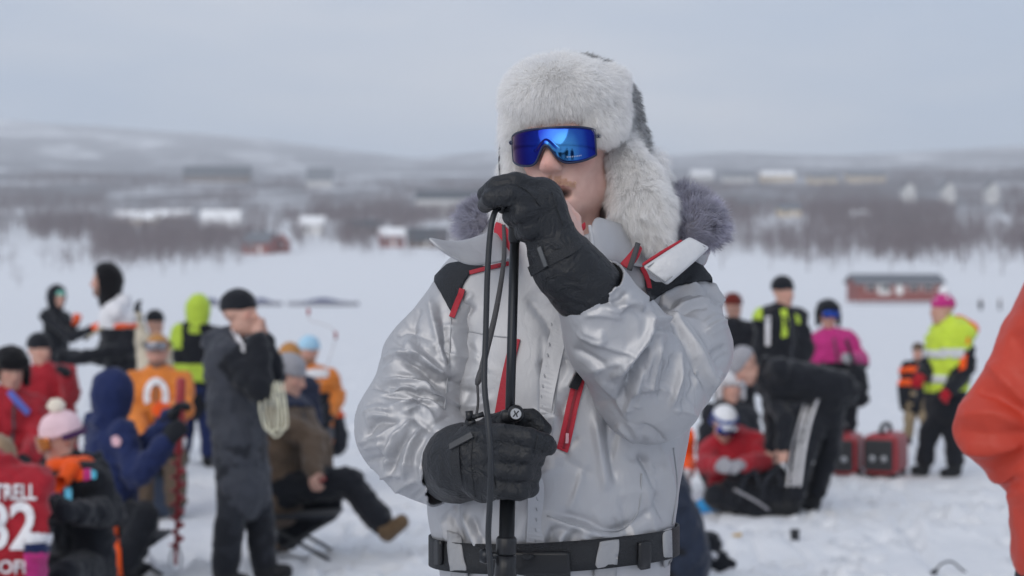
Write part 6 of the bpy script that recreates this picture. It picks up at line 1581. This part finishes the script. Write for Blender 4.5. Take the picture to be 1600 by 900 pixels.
def hat_flapL(p):
    d = d_flat(p, FL[0], FL[1], 0.036, 0.044, (0.3, 0.9, 0), 0.62)
    d = smin(d, d_flat(p, FL[1], FL[2], 0.044, 0.045, (0.3, 0.9, 0), 0.62), 0.02)
    d = smin(d, d_flat(p, FL[2], FL[3], 0.045, 0.026, (0.3, 0.9, 0), 0.62), 0.02)
    d = smin(d, d_cap(p, M(1016, 262, 0.06), M(1024, 284, 0.06), 0.024, 0.022), 0.015)
    return smax(d, -head_sdf(p, HC, HF, HS, 0, True), 0.006)
FR = [M(801, 205, 0.02), M(806, 260, 0.02), M(800, 330, -0.01), M(792, 356, -0.03)]
def hat_flapR(p):
    d = np.full(len(p), 9.0)
    for i, (a, b) in enumerate(((0.016, 0.022), (0.022, 0.030), (0.030, 0.016))): d = smin(d, d_cap(p, FR[i], FR[i + 1], a, b), 0.015)
    return smax(d, -head_sdf(p, HC, HF, HS, 0, True), 0.006)
lo, hi = bounds([hl(a, b, c) for a in (-0.15, 0.15) for b in (-0.18, 0.15) for c in (-0.08, 0.2)], 0.01)
cv, cq = sdf_mesh(hat_crown, lo, hi, 0.006); cv = lap(cv, edges_of(cq), 2)
hat = obj('hat', cv, cq, MAT_CROWN, singer)
o = fur('crown_pile', cv, cq, 20000, 0.014, lambda p: nrm(p - hl(0, 0, 0.2)) * V([1, 1, 1.0]) * 0.8, MAT_CROWN, hat, lift=0.5, width=0.001, clump=0.012)
bv_, bq_ = sdf_mesh(hat_brim, lo, hi, 0.006); bv_ = lap(bv_, edges_of(bq_), 2)
brim = obj('front_flap', bv_, bq_, MAT_FURW, hat)
btop = hl(0, 0.06, 0.13)
fur('fur_strands', bv_, bq_, 120000, 0.0165, lambda p: nrm(p - btop) * V([0.7, 0.7, 1.0]) + V([0.1, 0, -0.15]), MAT_FURW, hat, lift=0.8, width=0.00045, clump=0.008, tuftk=0.32)
for fn, ctl, n in ((hat_flapL, FL, 85000), (hat_flapR, FR, 18000)):
    lo, hi = bounds(ctl, 0.09)
    ear_v, ear_q = sdf_mesh(fn, lo, hi, 0.006); ear_v = lap(ear_v, edges_of(ear_q), 2)
    obj('ear_flap', ear_v, ear_q, MAT_FURW, hat)
    c_ = (ctl[0] + ctl[1]) / 2
    fur('fur_strands', ear_v, ear_q, n, 0.024, lambda p: nrm(ctl[-1] - ctl[0]) * 0.8 + nrm(p - c_) * 0.25, MAT_FURW, hat, lift=0.65, width=0.00045, clump=0.009, tuftk=0.4)
v, f = ribbon_mesh(spline([M(997, 380, -0.13), M(990, 402, -0.145), M(983, 422, -0.15)], 12), 0.009, (0, -1, 0), 0.003); obj('tie_cord', v, f, MAT_STRAP, hat)
v, f = tube_mesh(spline([M(803, 120, 0.10), M(784, 200, 0.05), M(780, 245, 0.02), M(781, 278, 0.0)], 16), 0.0016, 6); obj('tie_cord', v, f, MAT_STRAP, hat)
v, f = ribbon_mesh(spline([M(787, 352, -0.06), M(788, 395, -0.115), M(783, 440, -0.145), M(772, 500, -0.155), M(757, 560, -0.165), M(751, 590, -0.17)], 30), np.linspace(0.006, 0.012, 30), (0, -1, 0), 0.003); tc_ = obj('tie_cord', v, f, MAT_STRAP, hat)
v, f = tube_mesh(spline([M(753, 575, -0.165), M(748, 592, -0.172), M(745, 602, -0.172)], 8), V([0.004, 0.005, 0.0055, 0.0055, 0.0055, 0.005, 0.004, 0.003]), 8); obj('cord_end', v, f, MAT_STRAP, tc_)
v, f = tube_mesh(spline([M(746, 602, -0.172), M(747, 630, -0.17), M(743, 655, -0.17)], 10), 0.0022, 6); obj('cord_tail', v, f, MAT_STRAP, tc_)

# --- shield sunglasses
def lens_nodes(nt, b, tc):
    L = nt.links.new; N = nt.nodes.new
    lw = N('ShaderNodeLayerWeight'); lw.inputs['Blend'].default_value = 0.35
    rp = N('ShaderNodeValToRGB'); e = rp.color_ramp.elements
    e[0].position = 0.0; e[0].color = (0.07, 0.28, 0.62, 1); e[1].position = 1.0; e[1].color = (0.30, 0.10, 0.05, 1)
    x = e.new(0.03); x.color = (0.03, 0.11, 0.44, 1); x = e.new(0.09); x.color = (0.012, 0.028, 0.27, 1); x = e.new(0.22); x.color = (0.012, 0.012, 0.15, 1); x = e.new(0.4); x.color = (0.04, 0.012, 0.10, 1)
    L(lw.outputs['Facing'], rp.inputs['Fac']); L(rp.outputs['Color'], b.inputs['Base Color'])
MAT_LENS = mat('mirror_lens', (0.03, 0.12, 0.6), 0.09, metal=1.0, build=lens_nodes)
MAT_FRAME = mat('navy_frame', (0.012, 0.02, 0.06), 0.3)
nt_, nz_ = 61, 15; lens = np.zeros((nt_, nz_, 3))
for i, th in enumerate(np.linspace(-R(68), R(68), nt_)):
    x = 0.077 * math.sin(th); y = 0.058 + 0.058 * math.cos(th)
    edge = abs(math.sin(th)) / math.sin(R(68))
    top = 0.029 - 0.006 * edge ** 4; low = -0.030 + 0.012 * edge ** 5 + 0.031 * math.exp(-(x / 0.0155) ** 2)
    for j, t in enumerate(np.linspace(0, 1, nz_)):
        z = low * (1 - t) + top * t
        lens[i, j] = hl(x, y - 0.004 * (z / 0.03) ** 2 + (0.006 if t < 0.3 else 0) * math.exp(-(x / 0.014) ** 2), z - 0.001)
gl = obj('sunglasses', lens.reshape(-1, 3), [(i * nz_ + j, i * nz_ + j + 1, (i + 1) * nz_ + j + 1, (i + 1) * nz_ + j) for i in range(nt_ - 1) for j in range(nz_ - 1)], MAT_LENS, singer)
solid(gl, 0.002, 0)
loop = np.concatenate([lens[:, 0], lens[-1, 1:], lens[::-1, -1][1:], lens[0, ::-1][1:]])
v, f = tube_mesh(loop, 0.0022, 6, False); obj('frame', v, f, MAT_FRAME, gl)
for sx in (-1, 1):
    v, f = tube_mesh(spline([hl(sx * 0.0745, 0.078, 0.012), hl(sx * 0.083, 0.03, 0.012), hl(sx * 0.086, -0.03, 0.008)], 10), 0.004, 6); obj('temple', v, f, MAT_FRAME, gl)
for i in range(9):
    p0 = lens[11 + i, 2]; v, f = tube_mesh(V([p0, p0 + (lens[11 + i, 3] - p0) * 0.5]) + HF[:, 1] * 0.0018, 0.0006, 5); obj('lens_print', v, f, mat('pale_print', (0.55, 0.6, 0.75), 0.5), gl)

# --- moustache, stubble
mv, mq = sv, sq
def stache(c, n):
    q = (c - HC) @ HF / HS
    return (np.abs(q[:, 0]) < 0.034) * (q[:, 1] > 0.06) * (np.abs(q[:, 2] + 0.0525 + np.abs(q[:, 0]) * 0.34) < 0.0075 - np.abs(q[:, 0]) * 0.12)
MAT_GINGER = mat('ginger_hair', (0.68, 0.47, 0.34), 0.6, var=0.2, vscale=90)
fur('moustache', mv, mq, 1700, 0.007, lambda p: np.sign((p - HC) @ HF[:, 0])[:, None] * HF[:, 0] * 0.6 - HF[:, 2] * 0.8, MAT_GINGER, singer, lift=0.5, width=0.0004, clump=0.004, mask=stache)
def stub(c, n):
    q = (c - HC) @ HF / HS
    return ((q[:, 1] > 0.02) & (q[:, 2] < -0.085) & (q[:, 2] > -0.13)).astype(float)
fur('stubble', mv, mq, 1800, 0.003, (0, 0, -1), MAT_GINGER, singer, lift=0.5, width=0.0003, clump=0.004, mask=stub)

# --- gloves
def chain(p, pts, rs, d, k=0.006):
    for i in range(len(pts) - 1): d = smin(d, d_cap(p, pts[i], pts[i + 1], rs[i], rs[i + 1]), k if i else k * 2)
    return d
GU = dict(index=[M(842, 296, -0.285), M(805, 284, -0.305), M(775, 291, -0.300), M(758, 302, -0.265)], middle=[M(838, 312, -0.305), M(798, 305, -0.325), M(768, 310, -0.315), M(758, 321, -0.275)],
          ring=[M(838, 332, -0.31), M(815, 333, -0.325), M(800, 338, -0.30), M(802, 345, -0.26)], little=[M(840, 352, -0.305), M(826, 358, -0.312), M(818, 362, -0.285), M(822, 366, -0.255)],
          thumb=[M(872, 366, -0.235), M(850, 315, -0.215), M(815, 300, -0.215), M(790, 300, -0.225)])
def glove_up(p):
    d = d_cap(p, M(868, 392, -0.28), M(850, 320, -0.285), 0.038, 0.034)
    d = smin(d, d_cap(p, M(860, 380, -0.27), M(846, 305, -0.27), 0.034, 0.028), 0.02)
    for k, pts in GU.items(): d = chain(p, pts, [0.0170, 0.0160, 0.0155, 0.0135] if k != 'thumb' else [0.022, 0.019, 0.017, 0.014], d, 0.004)
    d = smin(d, d_cap(p, M(873, 398, -0.275), M(884, 416, -0.27), 0.047, 0.050), 0.012)
    d = smin(d, d_cap(p, M(884, 416, -0.27), M(914, 448, -0.253), 0.055, 0.0585), 0.006)
    return d
GL = dict(index=[M(788, 678, -0.315), M(826, 684, -0.325), M(850, 692, -0.305), M(858, 698, -0.29)], middle=[M(788, 708, -0.318), M(822, 711, -0.322), M(836, 716, -0.295), M(822, 718, -0.255)],
          ring=[M(786, 736, -0.315), M(818, 738, -0.318), M(831, 741, -0.292), M(818, 742, -0.255)], little=[M(784, 764, -0.308), M(812, 766, -0.312), M(827, 762, -0.290), M(816, 762, -0.255)],
          thumb=[M(770, 668, -0.25), M(800, 655, -0.245), M(830, 655, -0.245), M(848, 670, -0.25)])
def glove_lo(p):
    d = d_cap(p, M(752, 690, -0.265), M(756, 752, -0.262), 0.034, 0.034)
    d = smin(d, d_cap(p, M(780, 682, -0.300), M(780, 760, -0.297), 0.021, 0.021), 0.025)
    for k, pts in GL.items(): d = chain(p, pts, [0.0165, 0.0165, 0.0160, 0.0145] if k != 'thumb' else [0.023, 0.018, 0.017, 0.015], d, 0.0025)
    d = smin(d, d_cap(p, M(742, 716, -0.245), M(726, 720, -0.215), 0.054, 0.058), 0.012)
    d = smin(d, d_cap(p, M(724, 720, -0.208), M(712, 727, -0.140), 0.062, 0.064), 0.006)
    return d
lo, hi = bounds([p for c in GU.values() for p in c] + [M(905, 446, -0.25)], 0.085)
glove1 = sdf_obj('glove', glove_up, lo, hi, 0.0035, MAT_GLOVE, singer, 2, 0, disp=lambda v: 0.0010 * fbm(v * 45, 2, 3) + 0.0012 * np.clip(0.5 - np.abs(fbm(v * V([22, 22, 40]), 2, 7)) * 3, -0.5, 0.5))
lo, hi = bounds([p for c in GL.values() for p in c] + [M(690, 732, -0.19)], 0.085)
glove2 = sdf_obj('glove', glove_lo, lo, hi, 0.0035, MAT_GLOVE, singer, 2, 0, disp=lambda v: 0.0010 * fbm(v * 45, 2, 13) + 0.0012 * np.clip(0.5 - np.abs(fbm(v * V([40, 22, 22]), 2, 17)) * 3, -0.5, 0.5))
def obj_bvh(o):
    me = o.data; return BVHTree.FromPolygons([v.co[:] for v in me.vertices], [p.vertices[:] for p in me.polygons])
B1, B2 = obj_bvh(glove1), obj_bvh(glove2)
for pts in ([(833, 418), (860, 402), (893, 392), (920, 366)], [(850, 440), (875, 430), (905, 440)], [(862, 300), (872, 330), (880, 352)], [(808, 290), (826, 300), (845, 322)]): seam('glove_seam', pts, B1, 0.0012, MAT_WEB, 24, 0.0005, glove1)
strip('wrist_strap', [(830, 424), (862, 404), (895, 388), (912, 368)], 0.016, MAT_WEB, B1, glove1, 24, 0.002, 0.003)
strip('strap_buckle', [(901, 352), (905, 362)], 0.018, MAT_PLASTIC, B1, glove1, 4, 0.006, 0.008)
strip('zipper_pull', [(845, 386), (850, 400), (856, 415)], 0.007, mat('grey_metal', (0.12, 0.125, 0.13), 0.4, 0.6), B1, glove1, 8, 0.005, 0.004)
for pts in ([(770, 660), (768, 700), (772, 750), (778, 780)], [(842, 672), (838, 690), (836, 704)], [(742, 662), (736, 720), (742, 776)]): seam('glove_seam', pts, B2, 0.0012, MAT_WEB, 24, 0.0005, glove2)
strip('wrist_strap', [(716, 668), (712, 720), (722, 770), (744, 786)], 0.018, MAT_WEB, B2, glove2, 24, 0.002, 0.003)
strip('strap_end', [(706, 700), (724, 690), (740, 680)], 0.010, mat('grey_tab', (0.06, 0.062, 0.066), 0.5), B2, glove2, 8, 0.005, 0.003)
m = MB(); m.tube(V([M(733, 642, -0.27), M(734, 656, -0.27)]), [0.0062, 0.0062], 12); m.tube(V([M(734, 656, -0.27), M(738, 664, -0.265)]), [0.009, 0.007], 12); m.tube(V([M(738, 652, -0.275), M(756, 647, -0.275)]), [0.004, 0.0045], 10)
m.build('cord_lock', MAT_PLASTIC, glove2, True)
strip('logo_tag', [(742, 787), (758, 789)], 0.014, mat('wine_tag', (0.10, 0.012, 0.02), 0.5), B2, glove2, 6, 0.004, 0.004)

# --- trousers and boots below the frame
MAT_TROU = mat('grey_trousers', (0.05, 0.052, 0.058), 0.7, bump=0.3, bscale=40)
def trou(p):
    d = d_flat(p, J['pelvis'] + V([0, 0, 0.06]), J['pelvis'] - V([0, 0, 0.04]), 0.165, 0.17, (0, 1, 0), 0.75)
    for s in 'RL':
        d = smin(d, d_cap(p, J['hip' + s], J['kn' + s], 0.105, 0.085), 0.03); d = smin(d, d_cap(p, J['kn' + s], J['an' + s] + V([0, 0, 0.08]), 0.085, 0.085), 0.02)
    return d
lo, hi = bounds([J[k] for k in ('hipR', 'hipL', 'knR', 'knL', 'anR', 'anL', 'pelvis')], 0.2)
sdf_obj('trousers', trou, lo, hi, 0.014, MAT_SILVER, singer, 2, 1, disp=lambda v: 0.008 * fbm(v * V([9, 9, 14]), 3, 5))
for s in 'RL':
    a = J['an' + s]
    def boot(p, a=a):
        d = d_cap(p, a + V([0, 0, 0.16]), a - V([0, 0, 0.03]), 0.066, 0.06)
        d = smin(d, d_cap(p, a + V([0, -0.02, -0.045]), a + V([0, -0.17, -0.055]), 0.052, 0.045), 0.03)
        return smax(d, -(p[:, 2] - gzs + 0.01), 0.006)
    lo, hi = bounds([a + V([0, -0.24, -0.12]), a + V([0, 0.08, 0.2])], 0.08)
    sdf_obj('boot', boot, lo, hi, 0.009, MAT_PLASTIC, singer, 2)

# ------------------------------------------------------------------ microphone, cable, stand
MAT_METALK = mat('black_metal', (0.03, 0.033, 0.038), 0.32, 0.6)
MAT_CABLE = mat('black_rubber', (0.022, 0.025, 0.03), 0.5)
mp0, mp1 = M(790, 322, -0.285), M(832, 308, -0.25)
mic = MB(); md = nrm(mp1 - mp0)
mic.tube(V([mp0, mp0 + md * 0.02, mp0 + md * 0.07, mp1]), [0.0105, 0.0125, 0.014, 0.019], 20)
mico = mic.build('microphone', MAT_METALK, None, True)
tag(mico, 'black handheld microphone gripped in the raised glove at the mouth', 'microphone')
gr = MB(); 
gp = spline([mp1, mp1 + md * 0.012, mp1 + md * 0.03, mp1 + md * 0.038, mp1 + md * 0.042], 10); gr.tube(gp, [0.019, 0.023, 0.0255, 0.026, 0.0255, 0.024, 0.021, 0.016, 0.010, 0.003], 20)
gr.build('grille', mat('mesh_grille', (0.25, 0.25, 0.26), 0.35, 0.9, bump=0.8, bscale=700), mico, True)
pl = MB(); pl.tube(V([mp0 - md * 0.014, mp0 - md * 0.008, mp0 + md * 0.012]), [0.0075, 0.0115, 0.0115], 16)
pl.build('plug', MAT_PLASTIC, mico, True)
cb = spline([mp0 - md * 0.012, M(774, 330, -0.30), M(767, 356, -0.31), M(762, 420, -0.315), M(759, 520, -0.32), M(757, 600, -0.335), M(763, 660, -0.365), M(767, 720, -0.37), M(765, 790, -0.345), M(763, 840, -0.33), M(767, 900, -0.33), M(772, 1050, -0.33),
             M(800, 1400, -0.33), V([-0.08, SUBJ - 0.42, gzs + 0.3]), V([-0.12, SUBJ - 0.5, gzs + 0.02]), V([-0.5, SUBJ - 0.6, gzs + 0.012])], 120)
v, f = tube_mesh(cb, 0.0047, 10); tag(obj('microphone_cable', v, f, MAT_CABLE), 'black microphone cable hanging in front of the silver jacket', 'cable')
st0, st1 = M(805, 345, -0.262), M(789, 930, -0.262)
sdir = nrm(st1 - st0)
at_ = lambda py: st0 + (st1 - st0) * (py - 345) / (930 - 345)
stand = empty('microphone_stand', (at_(1850)[0], SUBJ - 0.262, gzs)); tag(stand, 'black microphone stand gripped by the lower glove', 'microphone stand')
m = MB(); m.tube(V([at_(350), at_(810)]), [0.0078, 0.0078], 16); m.build('upper_tube', MAT_METALK, stand, True)
m = MB(); m.tube(V([at_(775), V([at_(1800)[0], st0[1], gzs + 0.16])]), [0.0125, 0.0125], 18); m.build('lower_tube', MAT_METALK, stand, True)
m = MB(); m.tube(V([at_(338), at_(344), at_(374), at_(379)]), [0.008, 0.0105, 0.0105, 0.0085], 16); m.box(at_(332) + V([0.0, 0.0, 0.004]), (0.012, 0.02, 0.03), bevel=0.003); m.build('microphone_clip', MAT_PLASTIC, stand, True)
m = MB(); m.tube(V([at_(838), at_(842), at_(862), at_(866)]), [0.014, 0.0165, 0.0165, 0.0155], 20); m.tube(V([at_(868), at_(886), at_(890), at_(960)]), [0.0165, 0.0172, 0.0180, 0.0180], 20); m.build('clutch', MAT_PLASTIC, stand, True)
kb_ = at_(868) + V([-0.028, -0.004, 0])
m = MB(); m.tube(V([at_(868), kb_]), [0.006, 0.006], 10); m.tube(V([kb_ + V([0.004, 0, 0]), kb_ - V([0.006, 0, 0]), kb_ - V([0.014, 0, 0])]), [0.011, 0.013, 0.009], 14); m.build('clutch_knob', MAT_METALK, stand, True)
cc = M(806, 646, -0.262 - 0.03)
m = MB(); m.tube(V([cc + V([0, 0.02, 0]), cc + V([0, -0.004, 0]), cc + V([0, -0.008, 0])]), [0.013, 0.013, 0.0105], 20); m.box(at_(650), (0.03, 0.03, 0.02), bevel=0.006); kn = m.build('clamp_screw', MAT_PLASTIC, stand, True)
MAT_SILV = mat('bright_metal', (0.62, 0.63, 0.65), 0.3, 0.9)
m = MB(); m.tube(V([cc + V([0, -0.0075, 0]), cc + V([0, -0.0092, 0])]), [0.0088, 0.0085], 20); em = m.build('emblem', MAT_SILV, kn)
v, f = tube_mesh(spline([cc + V([-0.0045, -0.0098, -0.0045]), cc + V([-0.001, -0.0098, 0.0]), cc + V([-0.0025, -0.0098, 0.005])], 6), 0.0011, 5); obj('emblem_mark', v, f, MAT_PLASTIC, em)
v, f = tube_mesh(spline([cc + V([0.0045, -0.0098, 0.0045]), cc + V([0.001, -0.0098, 0.0]), cc + V([0.0025, -0.0098, -0.005])], 6), 0.0011, 5); obj('emblem_mark', v, f, MAT_PLASTIC, em)
bs = V([at_(1800)[0], st0[1], gzs])
for k in range(3):
    a = 0.5 + k * 2.0944; m = MB(); m.tube(V([bs + V([0, 0, 0.17]), bs + V([math.cos(a) * 0.14, math.sin(a) * 0.14, 0.09]), bs + V([math.cos(a) * 0.27, math.sin(a) * 0.27, 0.02])]), [0.008, 0.008, 0.009], 10)
    m.build('leg', MAT_METALK, stand, True)

# ------------------------------------------------------------------ onlookers behind the camera, mirrored in the singer's sunglasses
for i, (x, y, yaw, m_) in enumerate(((-0.75, -1.3, 175, CHAR), (0.15, -1.9, 185, BLACK), (0.95, -1.1, 190, NAVY))):
    px_ = lambda X, Z, Y=y: (CX + X / Y * FPX, HY - (Z - CAMZ) / Y * FPX)
    person('onlooker in %s facing the singer from behind the camera, mirrored in the blue lens' % ('charcoal jacket', 'black jacket', 'navy jacket')[i], y, yaw, dict(neck=px_(x, 1.48), pelvis=px_(x, 0.95)), m_, BLACK, hat=('beanie', BLACK), gloves=BLACK, res=2.0, group='onlookers behind the camera')
